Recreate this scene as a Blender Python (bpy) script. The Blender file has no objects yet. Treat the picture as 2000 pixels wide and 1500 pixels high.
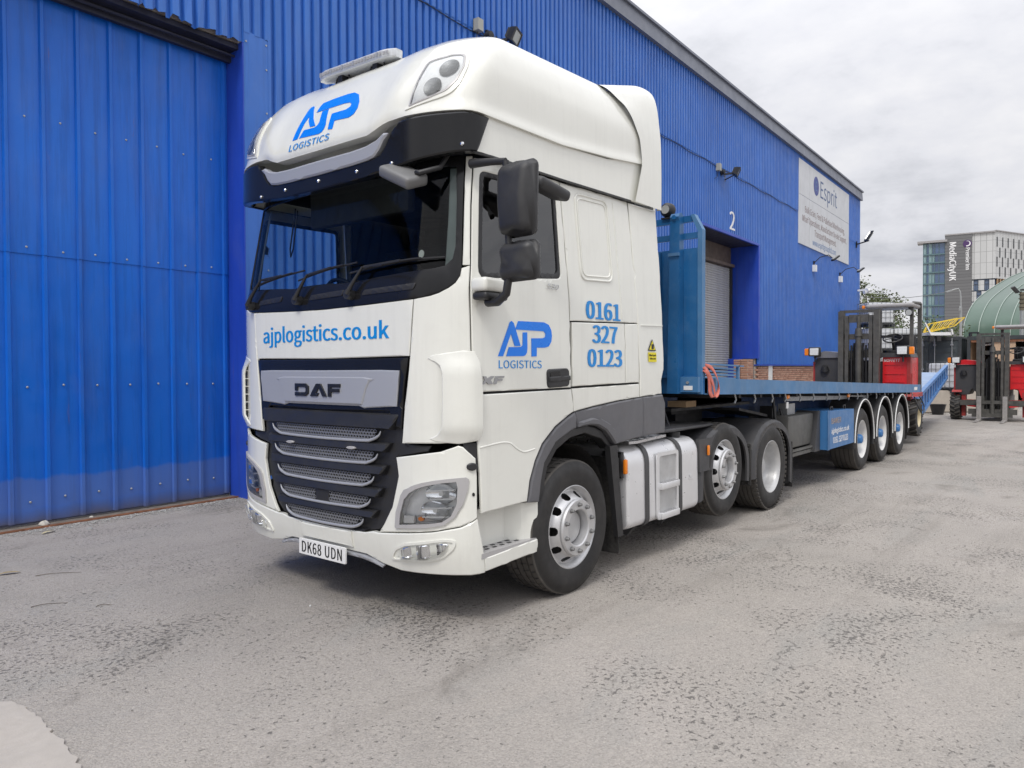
import bpy, bmesh, math, random
from mathutils import Vector, Matrix, geometry
random.seed(7)
R = math.radians
SC = bpy.context.scene
COL = SC.collection

# ------------------------------------------------------------------ camera
cam_d = bpy.data.cameras.new("camera")
cam = bpy.data.objects.new("camera", cam_d)
COL.objects.link(cam)
cam_d.sensor_width = 36.0
cam_d.lens = 26.13
cam_d.clip_start = 0.05
cam_d.clip_end = 3000
yaw, pit, rol = 0.677386, -0.020752, -0.00344
Fv = Vector((math.cos(yaw) * math.cos(pit), math.sin(yaw) * math.cos(pit), math.sin(pit)))
Rv = Vector((math.sin(yaw), -math.cos(yaw), 0))
Uv = Rv.cross(Fv)
R2 = Rv * math.cos(rol) + Uv * math.sin(rol)
U2 = -Rv * math.sin(rol) + Uv * math.cos(rol)
cam.matrix_world = Matrix(((R2.x, U2.x, -Fv.x, -3.079), (R2.y, U2.y, -Fv.y, -4.262), (R2.z, U2.z, -Fv.z, 1.630), (0, 0, 0, 1)))
SC.camera = cam

# ------------------------------------------------------------------ world: daylight sky under broken cloud
SUN_EL, SUN_AZ = R(52), R(198)          # azimuth measured from +X toward +Y
w = bpy.data.worlds.new("World")
SC.world = w
w.use_nodes = True
nt = w.node_tree
nt.nodes.clear()
N = nt.nodes.new
L = nt.links.new
out = N("ShaderNodeOutputWorld")
bg = N("ShaderNodeBackground")
bg.inputs["Strength"].default_value = 0.1
sky = N("ShaderNodeTexSky")
sky.sky_type = 'NISHITA'
sky.sun_disc = False
sky.sun_elevation = SUN_EL
sky.sun_rotation = R(90) - SUN_AZ
tc = N("ShaderNodeTexCoord")
sep = N("ShaderNodeSeparateXYZ")
L(tc.outputs["Generated"], sep.inputs[0])
def wmath(op, a, b=None, c=None):
    n = N("ShaderNodeMath")
    n.operation = op
    for i, v in enumerate((a, b, c)):
        if v is None:
            continue
        if hasattr(v, "is_linked"):
            L(v, n.inputs[i])
        else:
            n.inputs[i].default_value = v
    return n.outputs[0]
zz = wmath('MAXIMUM', sep.outputs[2], 0.0)
den = wmath('ADD', zz, 0.22)
comb = N("ShaderNodeCombineXYZ")
L(wmath('DIVIDE', sep.outputs[0], den), comb.inputs[0])
L(wmath('DIVIDE', sep.outputs[1], den), comb.inputs[1])
def wnoise(scale, detail, rough, dist=0.0, off=(0, 0, 0)):
    m = N("ShaderNodeMapping")
    m.inputs["Location"].default_value = off
    L(comb.outputs[0], m.inputs[0])
    n = N("ShaderNodeTexNoise")
    n.inputs["Scale"].default_value = scale
    n.inputs["Detail"].default_value = detail
    n.inputs["Roughness"].default_value = rough
    n.inputs["Distortion"].default_value = dist
    L(m.outputs[0], n.inputs[0])
    return n.outputs[0]
def wramp(fac, pts):
    r = N("ShaderNodeValToRGB")
    while len(r.color_ramp.elements) < len(pts):
        r.color_ramp.elements.new(0.5)
    for e, (p_, c_) in zip(r.color_ramp.elements, pts):
        e.position = p_
        e.color = (*c_, 1)
    L(fac, r.inputs[0])
    return r.outputs[0]
big = wnoise(1.3, 6, 0.58, 0.3, (3.1, 0.4, 0))
fine = wnoise(4.2, 7, 0.6, 0.2, (0.7, 5.2, 0))
mixn = wmath('MULTIPLY_ADD', fine, 0.35, wmath('MULTIPLY', big, 0.65))
cl = wramp(mixn, [(0.34, (0.58, 0.595, 0.66)), (0.43, (0.74, 0.755, 0.81)), (0.50, (0.86, 0.87, 0.925)), (0.61, (0.97, 0.97, 1.0))])
# an overcast sky grows brighter toward the zenith
grad = wmath('MULTIPLY_ADD', wmath('POWER', zz, 2.2), 1.60, 0.91)
vm = N("ShaderNodeVectorMath")
vm.operation = 'SCALE'
L(cl, vm.inputs[0])
L(wmath('MULTIPLY', grad, 9.3), vm.inputs["Scale"])
gap = wramp(wnoise(0.9, 5, 0.6, 0.4, (8.0, 2.0, 0)), [(0.60, (0, 0, 0)), (0.72, (1, 1, 1))])
mx = N("ShaderNodeMix")
mx.data_type = 'RGBA'
L(wmath('MULTIPLY', gap, 0.25), mx.inputs["Factor"])
L(vm.outputs[0], mx.inputs["A"])
L(sky.outputs[0], mx.inputs["B"])
L(mx.outputs["Result"], bg.inputs["Color"])
L(bg.outputs[0], out.inputs[0])

# ------------------------------------------------------------------ sun (veiled)
sd = bpy.data.lights.new("sun", 'SUN')
sd.energy = 1.55
sd.angle = R(14)
sd.color = (1.0, 0.965, 0.91)
so = bpy.data.objects.new("sun", sd)
COL.objects.link(so)
dv = Vector((math.cos(SUN_EL) * math.cos(SUN_AZ), math.cos(SUN_EL) * math.sin(SUN_AZ), math.sin(SUN_EL)))
so.rotation_euler = dv.to_track_quat('Z', 'Y').to_euler()
so.location = (0, 0, 30)

SC.view_settings.view_transform = 'Standard'
SC.view_settings.look = 'None'
SC.view_settings.exposure = 0.0
SC.view_settings.gamma = 1.0
SC.view_settings.use_curve_mapping = False
SC.cycles.max_bounces = 8
SC.cycles.transparent_max_bounces = 12

# ------------------------------------------------------------------ materials
class NT:
    """small helper around one material's node tree"""
    def __init__(s, name):
        s.m = bpy.data.materials.new(name)
        s.m.use_nodes = True
        s.t = s.m.node_tree
        s.b = s.t.nodes["Principled BSDF"]
    def n(s, typ, **kw):
        q = s.t.nodes.new(typ)
        for k, v in kw.items():
            if k in q.inputs:
                q.inputs[k].default_value = v
            else:
                setattr(q, k, v)
        return q
    def l(s, a, b):
        s.t.links.new(a, b)
    def co(s, scale=(1, 1, 1), kind="Object"):
        c = s.n("ShaderNodeTexCoord")
        if tuple(scale) == (1, 1, 1):
            return c.outputs[kind]
        m = s.n("ShaderNodeMapping")
        m.inputs["Scale"].default_value = scale
        s.l(c.outputs[kind], m.inputs[0])
        return m.outputs[0]
    def noise(s, vec, scale, detail=4, rough=0.55, dist=0.0):
        q = s.n("ShaderNodeTexNoise")
        q.inputs["Scale"].default_value = scale
        q.inputs["Detail"].default_value = detail
        q.inputs["Roughness"].default_value = rough
        q.inputs["Distortion"].default_value = dist
        s.l(vec, q.inputs["Vector"])
        return q.outputs[0]
    def ramp(s, fac, pts):
        r = s.n("ShaderNodeValToRGB")
        while len(r.color_ramp.elements) < len(pts):
            r.color_ramp.elements.new(0.5)
        for e, (p, c) in zip(r.color_ramp.elements, pts):
            e.position = p
            e.color = (c, c, c, 1) if not hasattr(c, '__len__') else (*c, 1)
        s.l(fac, r.inputs[0])
        return r.outputs[0]
    def math(s, op, a, b=None):
        q = s.n("ShaderNodeMath")
        q.operation = op
        for i, v in enumerate((a, b)):
            if v is None:
                continue
            if isinstance(v, (int, float)):
                q.inputs[i].default_value = v
            else:
                s.l(v, q.inputs[i])
        return q.outputs[0]
    def mix(s, f, a, b, mode='MIX'):
        q = s.n("ShaderNodeMix")
        q.data_type = 'RGBA'
        q.blend_type = mode
        for k, v in (("Factor", f), ("A", a), ("B", b)):
            if isinstance(v, (int, float)):
                q.inputs[k].default_value = v
            elif isinstance(v, (tuple, list)):
                q.inputs[k].default_value = (*v, 1)
            else:
                s.l(v, q.inputs[k])
        return q.outputs["Result"]
    def bump(s, h, strength=0.2, dist=0.01, normal=None):
        q = s.n("ShaderNodeBump")
        q.inputs["Strength"].default_value = strength
        q.inputs["Distance"].default_value = dist
        s.l(h, q.inputs["Height"])
        if normal is not None:
            s.l(normal, q.inputs["Normal"])
        s.l(q.outputs[0], s.b.inputs["Normal"])
        return q.outputs[0]

def mat(name, col, rough=0.5, metal=0.0, var=0.08, vscale=3.0, coat=0.0, bump=0.0, bscale=60.0, spec=0.5, dirt=0.0, dirtcol=(0.16, 0.13, 0.10), rvar=0.12, streak=0.0):
    t = NT(name)
    v = t.co()
    n1 = t.noise(v, vscale, 5, 0.6)
    lo = tuple(c * (1 - var) for c in col)
    hi = tuple(min(1, c * (1 + var)) for c in col)
    c = t.ramp(n1, [(0.3, lo), (0.7, hi)])
    if streak > 0:
        sn = t.noise(t.co((9, 9, 0.5)), 2.0, 5, 0.65)
        f = t.ramp(sn, [(0.50, 0.0), (0.72, streak)])
        c = t.mix(f, c, tuple(k * 0.6 for k in dirtcol))
    if dirt > 0:
        dn = t.noise(v, 5.0, 7, 0.7, 0.4)
        f = t.ramp(dn, [(0.48, 0.0), (0.75, dirt)])
        c = t.mix(f, c, dirtcol)
    t.l(c, t.b.inputs["Base Color"])
    rn = t.noise(v, vscale * 2.7, 4, 0.6)
    t.l(t.ramp(rn, [(0.3, max(0.02, rough - rvar)), (0.7, min(1, rough + rvar))]), t.b.inputs["Roughness"])
    t.b.inputs["Metallic"].default_value = metal
    t.b.inputs["Specular IOR Level"].default_value = spec
    t.b.inputs["Coat Weight"].default_value = coat
    t.b.inputs["Coat Roughness"].default_value = 0.06
    if bump > 0:
        t.bump(t.noise(v, bscale, 4, 0.6), bump, 0.004)
    return t.m

def glass(name, tint=(0.8, 0.87, 0.86), dark=0.0, rough=0.0, ior=1.5, refl=1.0):
    t = NT(name)
    tr = t.n("ShaderNodeBsdfTransparent")
    k = 1 - dark
    tr.inputs[0].default_value = (tint[0] * k, tint[1] * k, tint[2] * k, 1)
    gl = t.n("ShaderNodeBsdfGlossy")
    gl.inputs["Roughness"].default_value = rough
    fr = t.n("ShaderNodeFresnel")
    fr.inputs[0].default_value = ior
    gl.inputs['Color'].default_value = (refl, refl, refl, 1)
    mx = t.n("ShaderNodeMixShader")
    t.l(fr.outputs[0], mx.inputs[0])
    t.l(tr.outputs[0], mx.inputs[1])
    t.l(gl.outputs[0], mx.inputs[2])
    t.l(mx.outputs[0], t.t.nodes["Material Output"].inputs[0])
    return t.m

def emis(name, col, strength):
    t = NT(name)
    t.b.inputs["Base Color"].default_value = (*col, 1)
    t.b.inputs["Emission Color"].default_value = (*col, 1)
    t.b.inputs["Emission Strength"].default_value = strength
    return t.m

# ------------------------------------------------------------------ mesh builder
class MB:
    def __init__(s):
        s.v = []
        s.f = []
    def add(s, vs, fs):
        o = len(s.v)
        s.v += [tuple(p) for p in vs]
        s.f += [tuple(i + o for i in f) for f in fs]
        return s
    def hexa(s, p):
        """eight points: bottom four then top four, same winding"""
        return s.add(p, [(0, 3, 2, 1), (4, 5, 6, 7), (0, 1, 5, 4), (1, 2, 6, 5), (2, 3, 7, 6), (3, 0, 4, 7)])
    def box(s, a, b):
        x0, y0, z0 = a
        x1, y1, z1 = b
        return s.hexa([(x0, y0, z0), (x1, y0, z0), (x1, y1, z0), (x0, y1, z0), (x0, y0, z1), (x1, y0, z1), (x1, y1, z1), (x0, y1, z1)])
    def bbox(s, a, b, r=0.01, seg=2):
        """box with rounded edges"""
        bm = bmesh.new()
        x0, y0, z0 = a
        x1, y1, z1 = b
        bmesh.ops.create_cube(bm, size=1)
        for v in bm.verts:
            v.co = (x0 + (v.co.x + .5) * (x1 - x0), y0 + (v.co.y + .5) * (y1 - y0), z0 + (v.co.z + .5) * (z1 - z0))
        r = min(r, 0.49 * min(abs(x1 - x0), abs(y1 - y0), abs(z1 - z0)))
        bmesh.ops.bevel(bm, geom=bm.edges[:], offset=r, segments=seg, affect='EDGES', profile=0.5)
        s.from_bm(bm)
        return s
    def from_bm(s, bm):
        bm.verts.index_update()
        s.add([v.co.copy() for v in bm.verts], [[v.index for v in f.verts] for f in bm.faces])
        bm.free()
    def bar(s, p, q, w, h=None, up=(0, 0, 1)):
        """rectangular bar from p to q"""
        h = w if h is None else h
        p, q = Vector(p), Vector(q)
        d = (q - p).normalized()
        u = Vector(up)
        if abs(d.dot(u)) > 0.98:
            u = Vector((1, 0, 0)) if abs(d.x) < .9 else Vector((0, 1, 0))
        a = d.cross(u).normalized() * w / 2
        b = a.cross(d).normalized() * h / 2
        return s.hexa([p - a - b, p + a - b, q + a - b, q - a - b, p - a + b, p + a + b, q + a + b, q - a + b])
    def tube(s, pts, r, n=8, caps=True, closed=False):
        pts = [Vector(p) for p in pts]
        m = len(pts)
        rs = r if hasattr(r, '__len__') else [r] * m
        rings = []
        prev = None
        for i, p in enumerate(pts):
            a = pts[(i - 1) % m] if (i > 0 or closed) else p
            b = pts[(i + 1) % m] if (i < m - 1 or closed) else p
            d = (b - a)
            if d.length < 1e-9:
                d = Vector((0, 0, 1))
            d.normalize()
            if prev is None:
                u = Vector((0, 0, 1)) if abs(d.z) < .9 else Vector((1, 0, 0))
            else:
                u = prev
            a1 = (u - d * u.dot(d)).normalized()
            prev = a1
            b1 = d.cross(a1)
            rings.append([p + (a1 * math.cos(2 * math.pi * k / n) + b1 * math.sin(2 * math.pi * k / n)) * rs[i] for k in range(n)])
        vs = [v for ring in rings for v in ring]
        fs = []
        for i in range(m if closed else m - 1):
            j = (i + 1) % m
            for k in range(n):
                l = (k + 1) % n
                fs.append((i * n + k, i * n + l, j * n + l, j * n + k))
        if caps and not closed:
            fs.append(tuple(range(n))[::-1])
            fs.append(tuple((m - 1) * n + k for k in range(n)))
        return s.add(vs, fs)
    def cyl(s, p, q, r, n=16, r2=None):
        return s.tube([p, q], [r, r if r2 is None else r2], n)
    def lathe(s, prof, c, axis='y', n=48, closed=False, a0=0.0, a1=2 * math.pi):
        """prof: (radius, along axis) pairs; c: centre"""
        vs = []
        full = abs(a1 - a0 - 2 * math.pi) < 1e-6
        m = n if full else n + 1
        for r, h in prof:
            for k in range(m):
                t = a0 + (a1 - a0) * k / n
                a, b = r * math.cos(t), r * math.sin(t)
                if axis == 'y':
                    vs.append((c[0] + a, c[1] + h, c[2] + b))
                elif axis == 'x':
                    vs.append((c[0] + h, c[1] + a, c[2] + b))
                else:
                    vs.append((c[0] + a, c[1] + b, c[2] + h))
        fs = []
        P = len(prof)
        for i in range(P if closed else P - 1):
            j = (i + 1) % P
            for k in range(n):
                l = (k + 1) % m
                fs.append((i * m + k, i * m + l, j * m + l, j * m + k))
        return s.add(vs, fs)
    def prism(s, poly, to3, d0, d1):
        """poly: 2d points; to3(u, v, d) -> point; solid between depths d0 and d1"""
        n = len(poly)
        tris = geometry.tessellate_polygon([[Vector((a, b, 0)) for a, b in poly]])
        vs = [to3(a, b, d0) for a, b in poly] + [to3(a, b, d1) for a, b in poly]
        fs = [tuple(t) for t in tris] + [tuple(i + n for i in reversed(t)) for t in tris]
        fs += [(i, (i + 1) % n, (i + 1) % n + n, i + n) for i in range(n)]
        return s.add(vs, fs)
    def grid(s, fn, nu, nv, closed_u=False):
        vs = [fn(i / nu, j / nv) for j in range(nv + 1) for i in range(nu + (0 if closed_u else 1))]
        m = nu if closed_u else nu + 1
        fs = []
        for j in range(nv):
            for i in range(nu):
                k = (i + 1) % m
                fs.append((j * m + i, j * m + k, (j + 1) * m + k, (j + 1) * m + i))
        return s.add(vs, fs)
    def mesh(s, name, smooth=35, fix=True):
        me = bpy.data.meshes.new(name)
        me.from_pydata([tuple(v) for v in s.v], [], s.f)
        if fix:
            bm = bmesh.new()
            bm.from_mesh(me)
            bmesh.ops.remove_doubles(bm, verts=bm.verts, dist=1e-5)
            bmesh.ops.recalc_face_normals(bm, faces=bm.faces)
            bm.to_mesh(me)
            bm.free()
        if smooth:
            me.shade_smooth()
            me.set_sharp_from_angle(angle=R(smooth))
        me.update()
        return me

def tag(o, label=None, cat=None, group=None, kind=None):
    for k, v in (("label", label), ("category", cat), ("group", group), ("kind", kind)):
        if v:
            o[k] = v
    return o

def thing(name, loc, label, cat, group=None):
    o = bpy.data.objects.new(name, None)
    COL.objects.link(o)
    o.location = loc
    o.empty_display_size = 0.2
    o["__loc"] = 0
    del o["__loc"]
    return tag(o, label, cat, group)

def world_loc(o):
    l = Vector(o.location)
    while o.parent:
        o = o.parent
        l = l + Vector(o.location)
    return l

def obj(name, mb, material, parent=None, smooth=35, fix=True, loc=None, label=None, kind=None):
    """one mesh object; mesh coordinates are world coordinates unless loc shifts the origin"""
    me = mb if isinstance(mb, bpy.types.Mesh) else mb.mesh(name, smooth, fix)
    if isinstance(mb, MB):
        if loc is not None:
            me.transform(Matrix.Translation(-Vector(loc)))
    o = bpy.data.objects.new(name, me)
    if material is not None:
        me.materials.clear()
        me.materials.append(material)
    COL.objects.link(o)
    L_ = Vector(loc) if loc is not None else Vector((0, 0, 0))
    if parent is not None:
        o.parent = parent
        o.location = L_ - world_loc(parent)
    else:
        o.location = L_
    return tag(o, label, kind=kind)

def dup(src, parent, loc):
    """copy one object (sharing its mesh) under a parent at a world location"""
    o = src.copy()
    COL.objects.link(o)
    o.parent = parent
    o.location = Vector(loc) - (world_loc(parent) if parent else Vector((0, 0, 0)))
    return o

def copy_tree(o, parent=None):
    c = o.copy()
    COL.objects.link(c)
    if parent:
        c.parent = parent
    for ch in list(o.children):
        copy_tree(ch, c)
    return c

# ------------------------------------------------------------------ skin patches on a parametric surface
def resample(poly, step, closed=True):
    outp = []
    n = len(poly)
    for i in range(n if closed else n - 1):
        a, b = poly[i], poly[(i + 1) % n]
        d = math.dist(a, b)
        k = max(1, int(math.ceil(d / step)))
        for j in range(k):
            t = j / k
            outp.append((a[0] + (b[0] - a[0]) * t, a[1] + (b[1] - a[1]) * t))
    if not closed:
        outp.append(tuple(poly[-1]))
    return outp

def inside(p, poly):
    x, y = p
    c = False
    n = len(poly)
    j = n - 1
    for i in range(n):
        xi, yi = poly[i]
        xj, yj = poly[j]
        if (yi > y) != (yj > y) and x < (xj - xi) * (y - yi) / (yj - yi) + xi:
            c = not c
        j = i
    return c

def seg_dist(p, poly):
    best = 1e9
    n = len(poly)
    for i in range(n):
        ax, ay = poly[i]
        bx, by = poly[(i + 1) % n]
        dx, dy = bx - ax, by - ay
        l2 = dx * dx + dy * dy
        t = 0 if l2 == 0 else max(0, min(1, ((p[0] - ax) * dx + (p[1] - ay) * dy) / l2))
        d = math.hypot(p[0] - ax - t * dx, p[1] - ay - t * dy)
        if d < best:
            best = d
    return best

def rounded(poly, r, n=5):
    """round the corners of a 2d polygon; r may be a list"""
    o = []
    m = len(poly)
    for i in range(m):
        rr = r[i] if hasattr(r, '__len__') else r
        p = Vector(poly[i]); a = Vector(poly[i - 1]); b = Vector(poly[(i + 1) % m])
        if rr <= 0:
            o.append(tuple(p))
            continue
        da, db = (a - p), (b - p)
        k = min(rr, da.length * .49, db.length * .49)
        pa = p + da.normalized() * k
        pb = p + db.normalized() * k
        for j in range(n + 1):
            t = j / n
            q = pa * (1 - t) ** 2 + p * 2 * t * (1 - t) + pb * t * t
            o.append((q.x, q.y))
    return o

def spline2(pts, n=6):
    """smooth open curve through 2d points"""
    o = []
    m = len(pts)
    for i in range(m - 1):
        p0 = pts[max(0, i - 1)]; p1 = pts[i]; p2 = pts[i + 1]; p3 = pts[min(m - 1, i + 2)]
        for j in range(n):
            t = j / n
            o.append(tuple(_cr(p0[k], p1[k], p2[k], p3[k], t) for k in range(len(p1))))
    o.append(tuple(pts[-1]))
    return o

def patch(poly, fn, step=0.06, off=0.0, thick=0.02, chamfer=0.007, holes=(), drop=0.005, rim=True):
    """mesh builder: polygon in surface coordinates laid on fn(u, v, off), rolled edges, returned inward by thick"""
    loops = [resample(poly, step)] + [resample(h, step) for h in holes]
    pts, edges, bnd = [], [], []
    for lp in loops:
        o = len(pts)
        pts += [Vector(p) for p in lp]
        edges += [(o + i, o + (i + 1) % len(lp)) for i in range(len(lp))]
    nb = len(pts)
    def ok(p, d):
        return inside(p, poly) and not any(inside(p, h) for h in holes) and all(seg_dist(p, l) > d for l in [poly, *holes])
    if chamfer > 0:
        for lp in loops:
            n = len(lp)
            for i in range(n):
                a, b = lp[i - 1], lp[(i + 1) % n]
                tx, ty = b[0] - a[0], b[1] - a[1]
                l = math.hypot(tx, ty) or 1
                for sg in (1, -1):
                    q = (lp[i][0] - ty / l * chamfer * sg, lp[i][1] + tx / l * chamfer * sg)
                    if ok(q, chamfer * .75):
                        pts.append(Vector(q))
    u0, u1 = min(p[0] for p in poly), max(p[0] for p in poly)
    v0, v1 = min(p[1] for p in poly), max(p[1] for p in poly)
    nu, nv = max(1, int((u1 - u0) / step)), max(1, int((v1 - v0) / step))
    lim = max(chamfer * 2.2, step * .35)
    for i in range(1, nu):
        for j in range(1, nv):
            q = (u0 + (u1 - u0) * i / nu, v0 + (v1 - v0) * j / nv)
            if ok(q, lim):
                pts.append(Vector(q))
    V, E_, F_, *_ = geometry.delaunay_2d_cdt(pts, edges, [], 0, 1e-6)
    tri = []
    for f in F_:
        c = (sum(V[i].x for i in f) / len(f), sum(V[i].y for i in f) / len(f))
        if inside(c, poly) and not any(inside(c, h) for h in holes):
            tri.append(tuple(f))
    cnt = {}
    for f in tri:
        for i in range(len(f)):
            a, b = f[i], f[(i + 1) % len(f)]
            cnt.setdefault((min(a, b), max(a, b)), []).append((a, b))
    be = [v[0] for v in cnt.values() if len(v) == 1]
    bset = {i for e in be for i in e}
    vs = [fn(p.x, p.y, off - (drop if (i in bset and chamfer > 0) else 0)) for i, p in enumerate(V)]
    # orientation: outward
    if tri:
        f = max(tri, key=lambda f: (V[f[1]] - V[f[0]]).length)
        a, b, c = (Vector(vs[i]) for i in f[:3])
        pm = (V[f[0]] + V[f[1]] + V[f[2]]) / 3
        nrm = (b - a).cross(c - a)
        o1 = Vector(fn(pm.x, pm.y, off + .05)) - Vector(fn(pm.x, pm.y, off))
        if nrm.dot(o1) < 0:
            tri = [t[::-1] for t in tri]
            be = [(b_, a_) for a_, b_ in be]
    fs = list(tri)
    if rim and thick > 0:
        idx = {}
        for i in bset:
            idx[i] = len(vs)
            vs.append(fn(V[i].x, V[i].y, off - thick))
        fs += [(b_, a_, idx[a_], idx[b_]) for a_, b_ in be]
    mb = MB()
    mb.add(vs, fs)
    return mb

def pobj(name, mb, material, parent, smooth=24, **k):
    return obj(name, mb, material, parent, smooth, fix=False, **k)

# ------------------------------------------------------------------ lettering
_FONTS = {}
def font(kind):
    """one of the typefaces that ship inside Blender; its built-in face otherwise"""
    if kind not in _FONTS:
        _FONTS[kind] = None
        nm_ = {'sans': 'Inter.woff2', 'figures': 'Noto Sans CJK Regular.woff2'}.get(kind)
        if nm_:
            try:
                import os
                _FONTS[kind] = bpy.data.fonts.load(os.path.join(bpy.utils.system_resource('DATAFILES'), 'fonts', nm_))
            except Exception:
                _FONTS[kind] = None
    return _FONTS[kind]
def text_tris(body, sx=1.0, bold=0.0, spacing=1.0, shear=0.0, res=3, face='figures'):
    """2d triangles of a text, height normalised so capitals are 1 high, centred on x, baseline at 0"""
    cu = bpy.data.curves.new("lettering", 'FONT')
    cu.body = body
    if font(face):
        cu.font = font(face)
    cu.align_x = 'CENTER'
    cu.space_character = spacing
    cu.shear = shear
    cu.resolution_u = res
    ob = bpy.data.objects.new("lettering", cu)
    COL.objects.link(ob)
    dg = bpy.context.evaluated_depsgraph_get()
    me = bpy.data.meshes.new_from_object(ob.evaluated_get(dg))
    bpy.data.objects.remove(ob)
    k = 1 / max(1e-6, max(p.co.y for p in me.vertices))
    v = [(p.co.x * k * sx, p.co.y * k) for p in me.vertices]
    f = [tuple(p.vertices) for p in me.polygons]
    bpy.data.meshes.remove(me)
    bpy.data.curves.remove(cu)
    return v, f

def lettering(name, body, to3, h, material, parent, width=None, thick=0.002, sx=1.0, bold=0.0, spacing=1.0, shear=0.0, face='figures', **kw):
    """to3(u, v, d): u along the line centred at 0, v up from the baseline"""
    v, f = text_tris(body, sx, bold, spacing, shear, 3, face)
    if width:
        x0, x1 = min(p[0] for p in v), max(p[0] for p in v)
        c = (x0 + x1) / 2
        v = [((p[0] - c) * width / ((x1 - x0) * h), p[1]) for p in v]
    v = [(a * h, b * h) for a, b in v]
    mb = MB()
    # heavier strokes: thin layers shifted sideways
    layers = [(0.0, 0.0)] if not bold else [(-bold * h, 0.0), (0.0, .00012), (bold * h, .00024), (-bold * h * .5, .00036), (bold * h * .5, .00048)]
    v0 = v
    for sh, lift_ in layers:
      v = [(a + sh, b) for a, b in v0]
      n = len(v)
      vs = [to3(a, b, thick + lift_) for a, b in v] + [to3(a, b, 0) for a, b in v]
      _letter_layer(mb, vs, f, n)
    return obj(name, mb, material, parent, 0, fix=True, **kw)
def _letter_layer(mb, vs, f, n):
    cnt = {}
    for t in f:
        for i in range(len(t)):
            a, b = t[i], t[(i + 1) % len(t)]
            cnt.setdefault((min(a, b), max(a, b)), []).append((a, b))
    fs = list(f) + [(b, a, a + n, b + n) for e in cnt.values() if len(e) == 1 for a, b in e]
    mb.add(vs, fs)

# ================================================================== surfaces of the lorry cab

# nominal plan curve of the cab (x, |y|) from centre of front round the corner to the rear
NP=[(.120,0),(.122,.2),(.126,.4),(.133,.6),(.143,.8),(.155,.9),(.180,1.0),(.215,1.09),(.252,1.16),(.283,1.205),(.318,1.230),(.37,1.242),(.45,1.245),(.8,1.245),(1.2,1.245),(1.7,1.245),(2.2,1.245),(2.8,1.245)]
NS=[0.0]
for a,b in zip(NP,NP[1:]): NS.append(NS[-1]+math.dist(a,b))
def _cr(p0,p1,p2,p3,t):
    return .5*((2*p1)+(-p0+p2)*t+(2*p0-5*p1+4*p2-p3)*t*t+(-p0+3*p1-3*p2+p3)*t**3)
def nom(s):
    sg=1 if s>=0 else -1
    a=min(abs(s),NS[-1]-1e-6)
    i=0
    while NS[i+1]<a: i+=1
    t=(a-NS[i])/(NS[i+1]-NS[i])
    q=lambda k: NP[k] if k>=0 else (NP[-k][0],-NP[-k][1])
    g=[q(i-1),q(i),q(i+1),q(min(i+2,len(NP)-1))]
    # use linear for long straight bits
    if i>=12: return NP[i][0]+(NP[i+1][0]-NP[i][0])*t, 1.245*sg
    return _cr(*[k[0] for k in g],t), _cr(*[k[1] for k in g],t)*sg
def sm(a,b,x):
    t=max(0,min(1,(x-a)/(b-a))); return t*t*(3-2*t)
def cab(s,z,off=0.0):
    """point on the cab skin: s>0 is the nearside (y<0)"""
    def raw(s,z):
        x,y=nom(s)
        lean=.135*max(0,z-2.12)/.83 if z>2.12 else 0
        g=1-sm(1.15,1.75,abs(s))
        x+=lean*g
        w=1-.028*max(0,(z-2.1))/.85 if z>2.1 else 1.0
        # front corners taper a little more with height
        w-=.022*max(0,z-2.1)/.85*(1-sm(1.2,1.9,abs(s)))
        # bumper tuck at the bottom
        if z<.62: x+=.05*((.62-z)/.3)**2*g; w-=.010*((.62-z)/.3)**2
        return x,-y*w,z
    P=raw(s,z)
    if off:
        e=.004
        a=raw(s+e,z);b=raw(s-e,z);c=raw(s,z+e);d=raw(s,z-e)
        u=[a[i]-b[i] for i in range(3)];v=[c[i]-d[i] for i in range(3)]
        n=[u[1]*v[2]-u[2]*v[1],u[2]*v[0]-u[0]*v[2],u[0]*v[1]-u[1]*v[0]]
        l=math.sqrt(sum(k*k for k in n)); n=[k/l for k in n]
        # outward: away from (1.2,0)
        if n[0]*(P[0]-1.4)+n[1]*P[1]<0: n=[-k for k in n]
        P=tuple(P[i]+n[i]*off for i in range(3))
    return P
def vis(s,z,off=0.0):
    """upright nominal skin used by the sun visor and the side band"""
    x,y=nom(s)
    e=.004
    a=nom(s+e);b=nom(s-e)
    u=(a[0]-b[0],a[1]-b[1]);l=math.hypot(*u)
    n=(-u[1]/l,u[0]/l)   # outward normal in (x,|y|) plane for increasing s
    if n[0]*(x-1.4)+n[1]*y<0: n=(-n[0],-n[1])
    k=1-.012*sm(2.6,3.2,z)
    return x+n[0]*off,-(y*k+n[1]*off),z
ZB=[(0,3.135),(.50,3.14),(.57,3.16),(.66,3.200),(.8,3.205),(1.1,3.20),(1.4,3.195),(2.2,3.20),(2.85,3.25),(3.4,3.31),(4.2,3.38)]
def lerp(T,x):
    for (a,b),(c,d) in zip(T,T[1:]):
        if x<=c: return b+(d-b)*max(0,(x-a))/(c-a)
    return T[-1][1]
RL=[(0,0,1.0),(.10,.012,1.0),(.20,.045,.996),(.32,.11,.985),(.44,.19,.963),(.54,.28,.930),(.62,.40,.88),(.68,.56,.80),(.72,.78,.68),(.745,1.05,.50),(.76,1.4,.26),(.768,1.75,0.0)]
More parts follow.
